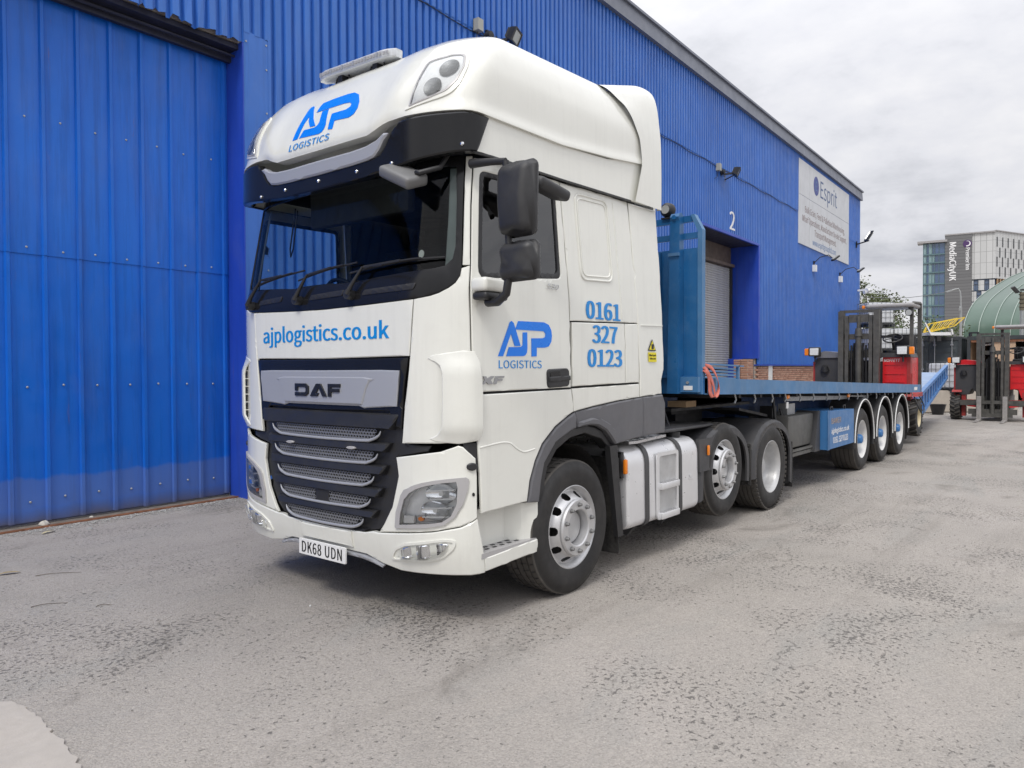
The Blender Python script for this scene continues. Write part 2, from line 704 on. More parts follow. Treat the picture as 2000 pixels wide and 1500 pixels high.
def _rl(h):
    h=max(0,min(.768,h))
    i=0
    while i<len(RL)-2 and RL[i+1][0]<h: i+=1
    t=(h-RL[i][0])/(RL[i+1][0]-RL[i][0])
    g=[RL[max(0,i-1)],RL[i],RL[i+1],RL[min(len(RL)-1,i+2)]]
    return [g[1][k]+(g[2][k]-g[1][k])*t if i>=len(RL)-3 else _cr(g[0][k],g[1][k],g[2][k],g[3][k],t) for k in(1,2)]
def roofraw(s,h):
    x,y=nom(s)
    dx,k=_rl(h)
    a=abs(s)
    g=1-max(0,min(1,(x-.30)/2.1))
    rf=max(0,min(1,(x-.4)/2.0))
    b=sm(0,.5,h)
    z=lerp(ZB,a)*(1-b)+3.19*b+h*(1+.10*rf)-.028*b*(1-sm(.35,.95,a))*(1-sm(.62,.75,h))
    return x+dx*g,-y*k,z
def roof(s,h,off=0.0):
    P=roofraw(s,h)
    if off:
        e=.004
        a=roofraw(s+e,h);b=roofraw(s-e,h);c=roofraw(s,min(.767,h+e));d=roofraw(s,max(0,h-e))
        u=[a[i]-b[i] for i in range(3)];v=[c[i]-d[i] for i in range(3)]
        n=[u[1]*v[2]-u[2]*v[1],u[2]*v[0]-u[0]*v[2],u[0]*v[1]-u[1]*v[0]]
        l=math.sqrt(sum(q*q for q in n)) or 1; n=[q/l for q in n]
        if n[0]*(P[0]-1.5)+n[1]*P[1]+n[2]*(P[2]-3.0)<0: n=[-q for q in n]
        P=tuple(P[i]+n[i]*off for i in range(3))
    return P

# ------------------------------------------------------------------ shared materials
M = {}
M['white'] = mat('cab_white_paint', (0.785, 0.785, 0.725), 0.22, var=0.015, coat=0.6, vscale=1.2, rvar=0.05, dirt=0.05, streak=0.05)
M['white2'] = mat('white_plastic', (0.77, 0.77, 0.71), 0.35, var=0.02, vscale=2, rvar=0.05)
M['black'] = mat('black_gloss', (0.012, 0.012, 0.013), 0.16, var=0.1, coat=0.0, rvar=0.04, spec=0.35)
M['blackp'] = mat('black_grained_plastic', (0.022, 0.022, 0.024), 0.45, var=0.15, bump=0.15, bscale=400)
M['dkgrey'] = mat('dark_grey_plastic', (0.050, 0.050, 0.054), 0.52, var=0.12, bump=0.1, bscale=300, dirt=0.12)
M['midgrey'] = mat('grey_arch_plastic', (0.115, 0.115, 0.125), 0.45, var=0.08, bump=0.08, bscale=300, dirt=0.10)
M['silver'] = mat('silver_painted_plastic', (0.40, 0.41, 0.44), 0.42, 0.25, var=0.02, coat=0.1, vscale=1, rvar=.03)
M['bezel'] = mat('silver_grey_bezel', (0.44, 0.43, 0.43), 0.4, 0.15, var=0.04)
M['chrome'] = mat('reflector_chrome', (0.82, 0.83, 0.85), 0.08, 1.0, var=0.04, vscale=30)
M['lens'] = glass('clear_lens', (0.97, 0.98, 0.98))
M['screen'] = glass('windscreen_glass', (0.82, 0.88, 0.86), 0.08, refl=.45)
M['sideglass'] = glass('tinted_side_glass', (0.62, 0.72, 0.80), 0.50, ior=1.95)
M['rubber'] = mat('tyre_rubber', (0.020, 0.019, 0.019), 0.62, var=0.2, bump=0.2, bscale=120, dirt=0.18, dirtcol=(0.10, 0.09, 0.08))
M['tread'] = mat('dusty_tread_rubber', (0.075, 0.069, 0.062), 0.85, var=0.25, bump=0.3, bscale=90, dirt=0.5, dirtcol=(0.15, 0.135, 0.12))
M['alloy'] = mat('polished_alloy', (0.60, 0.60, 0.605), 0.42, 0.6, var=0.05, vscale=14, rvar=0.06, dirt=0.10, dirtcol=(0.2, 0.19, 0.18))
M['rimsilver'] = mat('silver_rim_paint', (0.52, 0.52, 0.52), 0.42, 0.3, var=0.08, vscale=10, dirt=0.15)
M['rimwhite'] = mat('white_rim_paint', (0.68, 0.67, 0.65), 0.45, var=0.06, vscale=6, dirt=0.18)
M['tank'] = mat('aluminium_tank', (0.76, 0.76, 0.77), 0.34, 0.45, var=0.04, vscale=5, rvar=0.08)
M['treadplate'] = mat('bright_treadplate', (0.60, 0.60, 0.61), 0.33, 0.8, var=0.1, vscale=20)
M['strapd'] = mat('dark_tank_strap', (0.055, 0.055, 0.058), 0.5, var=0.15)
M['flap'] = mat('dirty_mudflap', (0.030, 0.029, 0.028), 0.85, var=0.4, vscale=40, bump=0.5, bscale=160, dirt=0.35, dirtcol=(0.12, 0.11, 0.10))
M['chassis'] = mat('chassis_black', (0.018, 0.018, 0.020), 0.6, var=0.3, dirt=0.25, dirtcol=(0.07, 0.06, 0.05))
M['ajp'] = mat('logo_blue_vinyl', (0.0, 0.205, 0.86), 0.30, var=0.02)
M['url'] = mat('web_blue_vinyl', (0.005, 0.245, 0.66), 0.32, var=0.02)
M['orange'] = mat('amber_lens', (0.85, 0.24, 0.02), 0.2, var=0.05)
M['platew'] = mat('plate_white', (0.80, 0.80, 0.79), 0.35, var=0.03)
M['ink'] = mat('black_lettering', (0.012, 0.012, 0.013), 0.4)
M['whiteink'] = mat('white_lettering', (0.80, 0.80, 0.80), 0.5, var=0.03)
M['yellow'] = mat('yellow_sticker', (0.78, 0.66, 0.02), 0.45, var=0.04)
M['interior'] = mat('dark_interior', (0.050, 0.050, 0.050), 0.75, var=0.2)
M['interior2'] = mat('grey_interior', (0.15, 0.15, 0.145), 0.7, var=0.15)
M['seat'] = mat('seat_fabric', (0.035, 0.035, 0.04), 0.9, var=0.25, vscale=20)
M['trail'] = mat('trailer_blue_paint', (0.012, 0.115, 0.30), 0.38, var=0.14, vscale=2.5, dirt=0.22, dirtcol=(0.16, 0.24, 0.33), streak=0.12)
M['trail2'] = mat('trailer_faded_blue_paint', (0.06, 0.18, 0.36), 0.45, var=0.14, vscale=2.0, dirt=0.35, dirtcol=(0.22, 0.29, 0.38), streak=0.2)
M['deck'] = mat('worn_deck', (0.40, 0.38, 0.36), 0.7, var=0.25, vscale=3, dirt=0.4)
M['galv'] = mat('galvanised_steel', (0.40, 0.41, 0.42), 0.45, 0.6, var=0.12, vscale=8)
M['red'] = mat('red_paint', (0.62, 0.012, 0.018), 0.35, var=0.10, vscale=4, dirt=0.12, coat=0.2)
M['redd'] = mat('worn_red_paint', (0.33, 0.030, 0.028), 0.55, var=0.25, vscale=9, dirt=0.4, dirtcol=(0.12, 0.08, 0.06))
M['mast'] = mat('greasy_mast_steel', (0.085, 0.082, 0.075), 0.5, 0.2, var=0.3, vscale=8, dirt=0.3, dirtcol=(0.12, 0.10, 0.08))
M['steel'] = mat('worn_bare_steel', (0.42, 0.40, 0.38), 0.45, 0.6, var=0.2, vscale=12, dirt=0.2)
M['seatv'] = mat('black_vinyl', (0.018, 0.017, 0.018), 0.38, var=0.2)
M['plgrey'] = mat('light_grey_canopy', (0.34, 0.33, 0.33), 0.5, var=0.12, dirt=0.2)
M['cream'] = mat('cream_wheel_paint', (0.62, 0.54, 0.36), 0.5, var=0.12, dirt=0.3)
M['rust'] = mat('rusty_steel', (0.20, 0.085, 0.045), 0.85, var=0.4, vscale=14, bump=0.4, bscale=80)

# ================================================================== ground
def ground_mat():
    t = NT('dusty_worn_asphalt')
    v = t.co()
    big = t.noise(v, 0.35, 5, 0.6, 0.6)
    med = t.noise(v, 1.7, 6, 0.62, 0.4)
    c = t.ramp(big, [(0.30, (0.296, 0.275, 0.250)), (0.5, (0.348, 0.321, 0.292)), (0.70, (0.394, 0.361, 0.330))])
    c = t.mix(t.ramp(med, [(0.35, 0.0), (0.75, 0.55)]), c, (0.375, 0.345, 0.308))
    # greyer swept patches
    sw = t.noise(t.co((0.5, 1.6, 1)), 0.9, 5, 0.6, 0.8)
    c = t.mix(t.ramp(sw, [(0.52, 0.0), (0.68, 0.45)]), c, (0.290, 0.286, 0.268))
    # faint wheel tracks and sweepings drawn out along the yard
    tk = t.noise(t.co((0.16, 2.1, 1)), 1.0, 5, 0.6, 0.35)
    c = t.mix(t.ramp(tk, [(0.54, 0.0), (0.70, 0.42)]), c, (0.225, 0.205, 0.182))
    tk2 = t.noise(t.co((1.2, 0.22, 1)), 0.8, 5, 0.62, 0.5)
    c = t.mix(t.ramp(tk2, [(0.58, 0.0), (0.72, 0.35)]), c, (0.43, 0.395, 0.355))
    # aggregate: pale chips and dark pits
    vo = t.n("ShaderNodeTexVoronoi")
    vo.inputs["Scale"].default_value = 120
    t.l(v, vo.inputs["Vector"])
    sepn = t.n("ShaderNodeSeparateColor")
    t.l(vo.outputs["Color"], sepn.inputs[0])
    chip = t.ramp(sepn.outputs[0], [(0.0, (0.72, 0.72, 0.72)), (0.5, (1, 1, 1)), (0.9, (1.12, 1.11, 1.10)), (1.0, (1.30, 1.29, 1.28))])
    c = t.mix(0.6, c, chip, 'MULTIPLY')
    dens = t.noise(v, 0.8, 4, 0.6, 0.5)
    pit = t.noise(v, 34, 3, 0.65, 0.3)
    pth = t.math('ADD', pit, t.math('MULTIPLY', dens, 0.62))
    pf = t.ramp(pth, [(0.905, 0.0), (0.985, 0.72)])
    big_pit = t.math('ADD', t.noise(v, 11, 5, 0.7, 0.6), t.math('MULTIPLY', t.noise(v, 0.55, 3, 0.5, 0.4), 0.7))
    pf = t.math('MAXIMUM', pf, t.ramp(big_pit, [(1.02, 0.0), (1.14, 0.40)]))
    c = t.mix(pf, c, (0.085, 0.080, 0.076))
    # dark old stains
    st = t.noise(v, 0.62, 6, 0.68, 1.2)
    c = t.mix(t.ramp(st, [(0.58, 0.0), (0.72, 0.55)]), c, (0.135, 0.122, 0.105))
    # cracks, only here and there
    cv = t.n("ShaderNodeTexVoronoi")
    cv.feature = 'DISTANCE_TO_EDGE'
    cv.inputs["Scale"].default_value = 0.62
    wv = t.n("ShaderNodeVectorMath")
    wv.operation = 'MULTIPLY_ADD'
    nn = t.n("ShaderNodeTexNoise")
    nn.inputs["Scale"].default_value = 3.2
    nn.inputs["Detail"].default_value = 6
    t.l(v, nn.inputs["Vector"])
    t.l(nn.outputs["Color"], wv.inputs[0])
    wv.inputs[1].default_value = (0.55, 0.55, 0)
    t.l(v, wv.inputs[2])
    t.l(wv.outputs[0], cv.inputs["Vector"])
    cm = t.ramp(t.noise(v, 0.9, 4, 0.6), [(0.54, 0.0), (0.63, 1.0)])
    ck = t.math('MULTIPLY', t.ramp(cv.outputs["Distance"], [(0.0, 1.0), (0.007, 0.0)]), cm)
    c = t.mix(t.math('MULTIPLY', ck, 0.38), c, (0.06, 0.055, 0.05))
    t.l(c, t.b.inputs["Base Color"])
    t.b.inputs["Roughness"].default_value = 0.88
    t.b.inputs["Specular IOR Level"].default_value = 0.25
    h = t.math('ADD', t.math('MULTIPLY', vo.outputs["Distance"], -0.5), t.math('MULTIPLY', t.noise(v, 26, 5, 0.65), 1.2))
    h = t.math('SUBTRACT', h, t.math('ADD', t.math('MULTIPLY', ck, 0.9), t.math('MULTIPLY', pf, 0.8)))
    nb = t.bump(h, 0.75, 0.012)
    return t.m
g = MB()
g.add([(-160, -320, 0), (700, -320, 0), (700, 520, 0), (-160, 520, 0)], [(0, 1, 2, 3)])
tag(obj('ground', g, ground_mat(), smooth=0), kind='structure')

WY = 0.027
WD = (math.cos(WY), math.sin(WY))
WN = (-math.sin(WY), math.cos(WY))
def W(s, d, z):
    return (s * WD[0] + d * WN[0], s * WD[1] + d * WN[1], z)

# ================================================================== warehouse
def clad_mat(name, base, hi, dirt=0.25, rust=0.0, grime=False):
    t = NT(name)
    v = t.co()
    oi = t.n("ShaderNodeObjectInfo")
    n1 = t.noise(v, 0.55, 6, 0.6, 0.5)
    c = t.ramp(n1, [(0.3, base), (0.7, hi)])
    c = t.mix(t.math('MULTIPLY', oi.outputs["Random"], 0.16), c, tuple(min(1, k * 1.5) for k in base))
    sn = t.noise(t.co((7, 7, 0.35)), 1.6, 6, 0.68)
    c = t.mix(t.ramp(sn, [(0.48, 0.0), (0.74, dirt)]), c, tuple(k * 0.45 for k in base))
    ch = t.noise(t.co((3, 3, 0.8)), 1.1, 5, 0.6, 0.6)
    c = t.mix(t.ramp(ch, [(0.5, 0.0), (0.8, 0.20)]), c, tuple(0.35 * h + 0.13 for h in hi))
    if rust > 0:
        rn = t.noise(t.co((12, 12, 1.1)), 1.3, 7, 0.7)
        c = t.mix(t.ramp(rn, [(0.64, 0.0), (0.74, rust)]), c, (0.17, 0.07, 0.045))
    if grime:
        # splash-back dust along the foot of the sheet
        sp = t.n("ShaderNodeSeparateXYZ")
        t.l(v, sp.inputs[0])
        hz = t.math('ADD', sp.outputs[2], t.math('MULTIPLY', t.noise(t.co((3, 3, 1)), 1.5, 5, 0.6), 0.16))
        c = t.mix(t.ramp(hz, [(0.0, 0.0), (0.30, 0.42), (0.56, 0.36), (0.60, 0.0)]), c, (0.16, 0.20, 0.36))
        c = t.mix(t.ramp(hz, [(0.10, 0.85), (0.27, 0.0)]), c, (0.125, 0.105, 0.085))
    t.l(c, t.b.inputs["Base Color"])
    t.l(t.ramp(t.noise(v, 3, 4, 0.6), [(0.3, 0.34), (0.7, 0.55)]), t.b.inputs["Roughness"])
    t.bump(t.noise(t.co((1.3, 1.3, 0.5)), 2.2, 3, 0.5), 0.25, 0.03)
    return t.m
M['clad'] = clad_mat('faded_blue_cladding', (0.024, 0.122, 0.46), (0.042, 0.165, 0.55), 0.40)
M['doorblue'] = clad_mat('blue_door_steel', (0.003, 0.112, 0.54), (0.008, 0.152, 0.65), 0.5, 0.40, True)
M['bluedk'] = clad_mat('blue_flashing', (0.014, 0.055, 0.42), (0.025, 0.085, 0.50), 0.3, 0.2)
M['fascia'] = mat('grey_fascia', (0.165, 0.18, 0.225), 0.45, var=0.08, vscale=1.0)
M['soffit'] = mat('dark_soffit', (0.020, 0.022, 0.045), 0.7, var=0.3)
M['shutter'] = mat('shutter_slat_grey', (0.46, 0.46, 0.455), 0.4, 0.2, var=0.06, vscale=2, dirt=0.25)
M['brick'] = None
def brick_mat():
    t = NT('red_brick')
    oi = t.n("ShaderNodeObjectInfo")
    v = t.co()
    c = t.ramp(oi.outputs["Random"], [(0.0, (0.30, 0.135, 0.088)), (0.35, (0.42, 0.215, 0.15)), (0.7, (0.50, 0.29, 0.205)), (1.0, (0.36, 0.19, 0.135))])
    c = t.mix(t.ramp(t.noise(v, 22, 5, 0.7), [(0.4, 0.0), (0.75, 0.5)]), c, (0.52, 0.38, 0.30))
    t.l(c, t.b.inputs["Base Color"])
    t.b.inputs["Roughness"].default_value = 0.9
    t.bump(t.noise(v, 60, 4, 0.6), 0.4, 0.004)
    return t.m
M['brick'] = brick_mat()
M['mortar'] = mat('mortar', (0.40, 0.35, 0.31), 0.95, var=0.12, vscale=10)

wh = thing('warehouse', W(0, 4.15, 0), 'long blue corrugated steel warehouse with white figure 2 above its roller shutter', 'warehouse')
RP = 0.154
def clad_profile(s0, s1):
    """(s, d offset) polyline of the trapezoidal sheet between s0 and s1"""
    o = []
    k0 = math.floor(s0 / RP)
    u = [(0.0, 0.0), (0.046, 0.0), (0.060, -0.046), (0.140, -0.046)]
    pts = []
    k = k0
    while k * RP < s1 + RP:
        pts += [(k * RP + a, b) for a, b in u]
        k += 1
    def at(s):
        for (a, b), (c, d) in zip(pts, pts[1:]):
            if a <= s <= c:
                return b + (d - b) * (s - a) / (c - a)
        return 0
    o = [(s0, at(s0))] + [q for q in pts if s0 + 1e-4 < q[0] < s1 - 1e-4] + [(s1, at(s1))]
    return o
def clad(s0, s1, z0, z1, d, wob=0.0):
    pr = clad_profile(s0, s1)
    zs = [z0 + (z1 - z0) * i / 4 for i in range(5)]
    vs, fs = [], []
    n = len(pr)
    rr = random.Random(int(s0 * 100) + int(z0 * 7))
    wv = [rr.uniform(-wob, wob) for _ in pr]
    bend = [rr.uniform(0, wob * .6) if wob else 0 for _ in pr]
    for j, z in enumerate(zs):
        for i, (s, dd) in enumerate(pr):
            k = 1 if j == 0 else 0
            vs.append(W(s, d + dd - k * bend[i], z + k * wv[i]))
    m = len(vs)
    for j, z in enumerate(zs):
        for i, (s, dd) in enumerate(pr):
            k = 1 if j == 0 else 0
            vs.append(W(s, d + dd + 0.004 - k * bend[i], z + k * wv[i]))
    for j in range(4):
        for i in range(n - 1):
            a = j * n + i
            fs.append((a, a + 1, a + 1 + n, a + n))
            b = a + m
            fs.append((b, b + n, b + n + 1, b + 1))
    for i in range(n - 1):
        fs.append((i, i + m, i + 1 + m, i + 1))
    return MB().add(vs, fs)
SW = RP * 6
def sheets(s0, s1, z0, z1, d, wob=0.0, name='cladding_sheet'):
    k = math.floor(s0 / SW + 1e-6)
    s = s0
    while s < s1 - 1e-3:
        e = min(s1, (math.floor(s / SW + 1e-6) + 1) * SW)
        if e - s > 0.02:
            jit = random.uniform(-.0015, .0015)
            obj(name, clad(s, e, z0, z1, d + jit, wob), M['clad'], wh, 0, fix=False)
        s = e
D0 = 4.15
sheets(-8.0, 2.21, 5.68, 7.52, D0, 0.045)
sheets(-8.0, 34.92, 7.44, 9.62, D0 - 0.012)
sheets(2.21, 2.56, 5.83, 7.52, D0)
sheets(2.56, 16.3, 1.74, 7.52, D0, 0.0)
sheets(16.3, 20.94, 5.60, 7.52, D0, 0.012)
sheets(20.94, 34.92, 1.74, 7.52, D0)
# smooth flashings at the big door and at bay two
f = MB(); f.hexa([W(2.215, D0 - .042, 0.02), W(2.57, D0 - .042, 0.02), W(2.57, D0 - .030, 0.02), W(2.215, D0 - .030, 0.02), W(2.215, D0 - .042, 5.86), W(2.57, D0 - .042, 5.82), W(2.57, D0 - .030, 5.82), W(2.215, D0 - .030, 5.86)])
obj('flashing', f, M['clad'], wh, 0)
f = MB(); f.hexa([W(2.20, D0 - .04, 0), W(2.214, D0 - .04, 0), W(2.214, 4.50, 0), W(2.20, 4.50, 0), W(2.20, D0 - .04, 5.70), W(2.214, D0 - .04, 5.70), W(2.214, 4.50, 5.70), W(2.20, 4.50, 5.70)])
obj('reveal', f, M['bluedk'], wh, 0)
for z, s in ((5.72, 2.245), (5.45, 2.535), (4.9, 2.535), (4.3, 2.535), (3.7, 2.535), (5.76, 2.535), (2.9, 2.535), (2.1, 2.535)):
    obj('screw', MB().cyl(W(s, D0 - .05, z), W(s, D0 - .040, z), 0.012, 8), M['galv'], wh, 40)
# dark head of the door opening
f = MB()
for z, a, b in ((5.62, D0 + .05, 4.75),):
    f.hexa([W(-8, a, z), W(2.20, a, z), W(2.20, b, z), W(-8, b, z), W(-8, a, z + .06), W(2.20, a, z + .06), W(2.20, b, z + .06), W(-8, b, z + .06)])
obj('soffit', f, M['soffit'], wh, 0)
f = MB()
f.tube([W(-8 + i * .51, 4.30 + .015 * math.sin(i * .9), 5.56) for i in range(21)], 0.016, 6)
f.hexa([W(-8, 4.36, 5.50), W(2.20, 4.36, 5.50), W(2.20, 4.42, 5.50), W(-8, 4.42, 5.50), W(-8, 4.36, 5.61), W(2.20, 4.36, 5.61), W(2.20, 4.42, 5.61), W(-8, 4.42, 5.61)])
obj('door_track', f, M['soffit'], wh, 40)
# eaves fascia and roof
f = MB()
f.hexa([W(-8, D0 - .16, 9.52), W(35.06, D0 - .16, 9.52), W(35.06, D0 + .10, 9.52), W(-8, D0 + .10, 9.52), W(-8, D0 - .13, 9.93), W(35.06, D0 - .13, 9.93), W(35.06, D0 + .10, 9.93), W(-8, D0 + .10, 9.93)])
f.hexa([W(-8, D0 - .19, 9.90), W(35.10, D0 - .19, 9.90), W(35.10, D0 - .10, 9.90), W(-8, D0 - .10, 9.90), W(-8, D0 - .19, 9.96), W(35.10, D0 - .19, 9.96), W(35.10, D0 - .10, 9.96), W(-8, D0 - .10, 9.96)])
obj('fascia', f, M['fascia'], wh, 0)
f = MB()
f.hexa([W(-8, D0 + .1, 9.6), W(35, D0 + .1, 9.6), W(35, 24, 10.9), W(-8, 24, 10.9), W(-8, D0 + .1, 9.75), W(35, D0 + .1, 9.75), W(35, 24, 11.1), W(-8, 24, 11.1)])
f.hexa([W(34.80, D0 + .05, 0), W(34.95, D0 + .05, 0), W(34.95, 24, 0), W(34.80, 24, 0), W(34.80, D0 + .05, 9.6), W(34.95, D0 + .05, 9.6), W(34.95, 24, 10.8), W(34.80, 24, 10.8)])
obj('roof', f, M['fascia'], wh, 0)
f = MB()
f.hexa([W(34.80, D0 - .05, 1.7), W(35.02, D0 - .05, 1.7), W(35.02, D0 - .035, 1.7), W(34.80, D0 - .035, 1.7), W(34.80, D0 - .05, 9.55), W(35.02, D0 - .05, 9.55), W(35.02, D0 - .035, 9.55), W(34.80, D0 - .035, 9.55)])
f.hexa([W(35.005, D0 - .035, 1.7), W(35.02, D0 - .035, 1.7), W(35.02, D0 + .25, 1.7), W(35.005, D0 + .25, 1.7), W(35.005, D0 - .035, 9.55), W(35.02, D0 - .035, 9.55), W(35.02, D0 + .25, 9.55), W(35.005, D0 + .25, 9.55)])
obj('corner_flashing', f, M['clad'], wh, 0)
f = MB()
for a, b in ((2.57, 16.3), (20.95, 34.95)):
    f.hexa([W(a, D0 - .06, 1.70), W(b, D0 - .06, 1.70), W(b, D0 + .10, 1.70), W(a, D0 + .10, 1.70), W(a, D0 - .06, 1.735), W(b, D0 - .06, 1.735), W(b, D0 + .10, 1.735), W(a, D0 + .10, 1.735)])
obj('drip_flashing', f, M['bluedk'], wh, 0)
# inner wall closing the building behind the sheets
f = MB()
for a, b, z0, z1 in ((-8, 2.2, 5.70, 9.6), (2.26, 16.3, 0, 9.6), (16.3, 20.93, 5.72, 9.6), (20.98, 34.9, 0, 9.6)):
    f.hexa([W(a, D0 + .06, z0), W(b, D0 + .06, z0), W(b, D0 + .12, z0), W(a, D0 + .12, z0), W(a, D0 + .06, z1), W(b, D0 + .06, z1), W(b, D0 + .12, z1), W(a, D0 + .12, z1)])
obj('wall', f, M['mortar'], wh, 0)
# brick plinth: bricks one by one where the photograph shows them
bm0 = MB().bbox((-.106, -.045, -.0315), (.106, .045, .0315), .006, 1)
bme = bm0.mesh('brick', 30)
bme.transform(Matrix.Rotation(WY, 4, 'Z'))
bk = 0
s_first = None
row = 0
z = 0.955
while z < 1.70:
    s = 20.98 + (0.112 if row % 2 else 0)
    while s < 27.7 and bk < 295:
        if not (22.08 < s < 22.56):
            o = obj('brick', bme, M['brick'], wh)
            jj = random.uniform(-.004, .004)
            o.location = Vector(W(s + .106, D0 + .05 + jj, z)) - world_loc(wh)
            bk += 1
        s += 0.2275
    z += 0.075
    row += 1
f = MB()
z = 0.035
row = 0
while z < 1.70:
    s = 20.98 + (0.112 if row % 2 else 0)
    while s < 34.8:
        if s >= 27.7 or z < .94:
            c = W(s + .106, D0 + .05, z)
            a = Vector((WD[0], WD[1], 0)) * .106
            b = Vector((WN[0], WN[1], 0)) * .045
            cc = Vector(c)
            h = Vector((0, 0, .0315))
            f.hexa([cc - a - b - h, cc + a - b - h, cc + a + b - h, cc - a + b - h, cc - a - b + h, cc + a - b + h, cc + a + b + h, cc - a + b + h])
        s += 0.2275
    z += 0.075
    row += 1
obj('brickwork', f, M['brick'], wh, 0, fix=False, kind='stuff')
f = MB(); f.hexa([W(22.1, D0 - .005, .9), W(22.5, D0 - .005, .9), W(22.5, D0 + .09, .9), W(22.1, D0 + .09, .9), W(22.1, D0 - .005, 1.70), W(22.5, D0 - .005, 1.70), W(22.5, D0 + .09, 1.70), W(22.1, D0 + .09, 1.70)])
obj('painted_panel', f, M['platew'], wh, 0)

# ---- big sliding door
sdoor = MB()
sdoor.hexa([W(-7.8, 4.50, .03), W(2.19, 4.50, .03), W(2.19, 4.53, .03), W(-7.8, 4.53, .03), W(-7.8, 4.50, 5.6), W(2.19, 4.50, 5.6), W(2.19, 4.53, 5.6), W(-7.8, 4.53, 5.6)])
sdo = obj('sliding_door', sdoor, M['doorblue'], wh, 0, loc=W(0, 4.5, 0))
def door_panel(s0, z0, z1, dd):
    """one flat tray between two upstanding seams"""
    pr = [(0.0, 0.0), (0.012, -0.030), (0.044, -0.030), (0.054, -0.006), (0.060, -0.002), (0.18, -0.004), (0.30, -0.002), (0.345, 0.0)]
    vs, fs = [], []
    n = len(pr)
    for j in range(2):
        for z in (z0, z1):
            vs += [W(s0 + a, 4.478 + b + dd + j * .004, z) for a, b in pr]
    for i in range(n - 1):
        fs.append((i, i + 1, i + 1 + n, i + n))
        fs.append((i + 2 * n, i + 3 * n, i + 3 * n + 1, i + 2 * n + 1))
        fs.append((i, i + 2 * n, i + 1 + 2 * n, i + 1))
    return MB().add(vs, fs)
k = -12
scr = MB().lathe([(0, -.009), (.007, -.009), (.012, -.004), (.013, 0)], (0, 0, 0), 'y', 10).mesh('screw')
for k in range(-12, 7):
    s0 = 0.045 + k * .345 - (0.0 if k < 6 else 0)
    e = min(s0 + .345, 2.19)
    jit = random.uniform(-.003, .003)
    obj('door_panel', door_panel(s0, 0.035 + random.uniform(0, .02), 2.86, jit + .006), M['doorblue'], sdo, 30, fix=False)
    obj('door_panel', door_panel(s0, 2.835 + random.uniform(-.004, .004), 5.58, jit - .002), M['doorblue'], sdo, 30, fix=False)
    for zq in (0.27, 1.46, 2.90, 4.25):
        o = obj('screw', scr, M['galv'], sdo)
        o.location = Vector(W(s0 + .20 + random.uniform(-.01, .01), 4.474 + jit, zq + random.uniform(-.012, .012))) - world_loc(sdo)

# ---- bay two: recess with roller shutter
def WB(mb, s0, s1, d0, d1, z0, z1):
    return mb.hexa([W(s0, d0, z0), W(s1, d0, z0), W(s1, d1, z0), W(s0, d1, z0), W(s0, d0, z1), W(s1, d0, z1), W(s1, d1, z1), W(s0, d1, z1)])
obj('jamb', WB(MB(), 20.925, 20.975, D0 - .05, 5.06, 1.93, 5.63), M['bluedk'], wh, 0)
f = MB(); WB(f, 20.94, 21.06, D0 - .055, D0 - .04, 1.93, 5.62); WB(f, 20.60, 20.925, 4.62, 5.06, 0, 1.93)
obj('jamb_flashing', f, M['bluedk'], wh, 0)
obj('jamb', WB(MB(), 16.25, 16.30, D0 - .05, 5.06, 0, 5.63), M['bluedk'], wh, 0)
f = MB(); WB(f, 16.2, 21.0, D0 - .055, D0 + .02, 5.585, 5.66)
obj('lintel_flashing', f, M['bluedk'], wh, 0)
obj('soffit', WB(MB(), 16.3, 20.92, D0 + .03, 5.10, 5.60, 5.66), M['soffit'], wh, 0)
M['hood'] = mat('grimy_shutter_hood', (0.12, 0.09, 0.075), 0.7, var=0.3, dirt=0.4)
f = MB(); WB(f, 16.3, 20.92, 5.02, 5.08, 4.9, 5.60); WB(f, 16.3, 20.80, 4.84, 5.015, 4.93, 5.02)
obj('shutter_hood', f, M['hood'], wh, 0)
f = MB(); WB(f, 20.70, 20.82, 4.92, 5.07, 0, 4.92); WB(f, 16.3, 16.42, 4.92, 5.07, 0, 4.92)
rs = obj('roller_shutter', f, M['chassis'], wh, 0, loc=W(18.5, 5.0, 0))
vs = []
prof = [(0.0, 0.0), (0.006, -.012), (0.022, -.019), (0.045, -.019), (0.064, -.010), (0.072, 0.0)]
sl = MB()
sl.add([W(s, d, z) for s in (-2.12, 2.14) for z, d in prof] + [W(s, d + .004, z) for s in (-2.12, 2.14) for z, d in prof],
       [(i, i + 6, i + 7, i + 1) for i in range(5)] + [(i + 12, i + 13, i + 19, i + 18) for i in range(5)])
sme = sl.mesh('shutter_slat', 60)
for i in range(66):
    o = obj('shutter_slat', sme, M['shutter'], rs)
    o.location = Vector(W(18.56, 5.0, 0.06 + i * .0735)) - world_loc(rs)
# brick pier at the foot of the jamb
pier = obj('brick_pier', WB(MB(), 20.46, 20.93, D0 + .12, 4.60, 0, 1.90), M['mortar'], wh, 0, loc=W(20.7, 4.4, 0))
for r_ in range(12):
    for q in range(2):
        o = obj('brick', bme, M['brick'], pier)
        o.location = Vector(W(20.57 + q * .2275 + (0.0 if r_ % 2 else -.01), D0 + .145, 1.04 + r_ * .075)) - world_loc(pier)
for r_ in range(12):
    for q in range(2):
        o = obj('brick', bme, M['brick'], pier)
        o.rotation_euler.z = R(90)
        o.location = Vector(W(20.455, D0 + .24 + q * .2275 , 1.04 + r_ * .075)) - world_loc(pier)
lettering('bay_number', '2', lambda u, v, d: W(18.62 + u, D0 - .0475 - d, 5.76 + v), 0.55, M['whiteink'], wh, width=0.40, bold=0.03, thick=.004, face='figures')

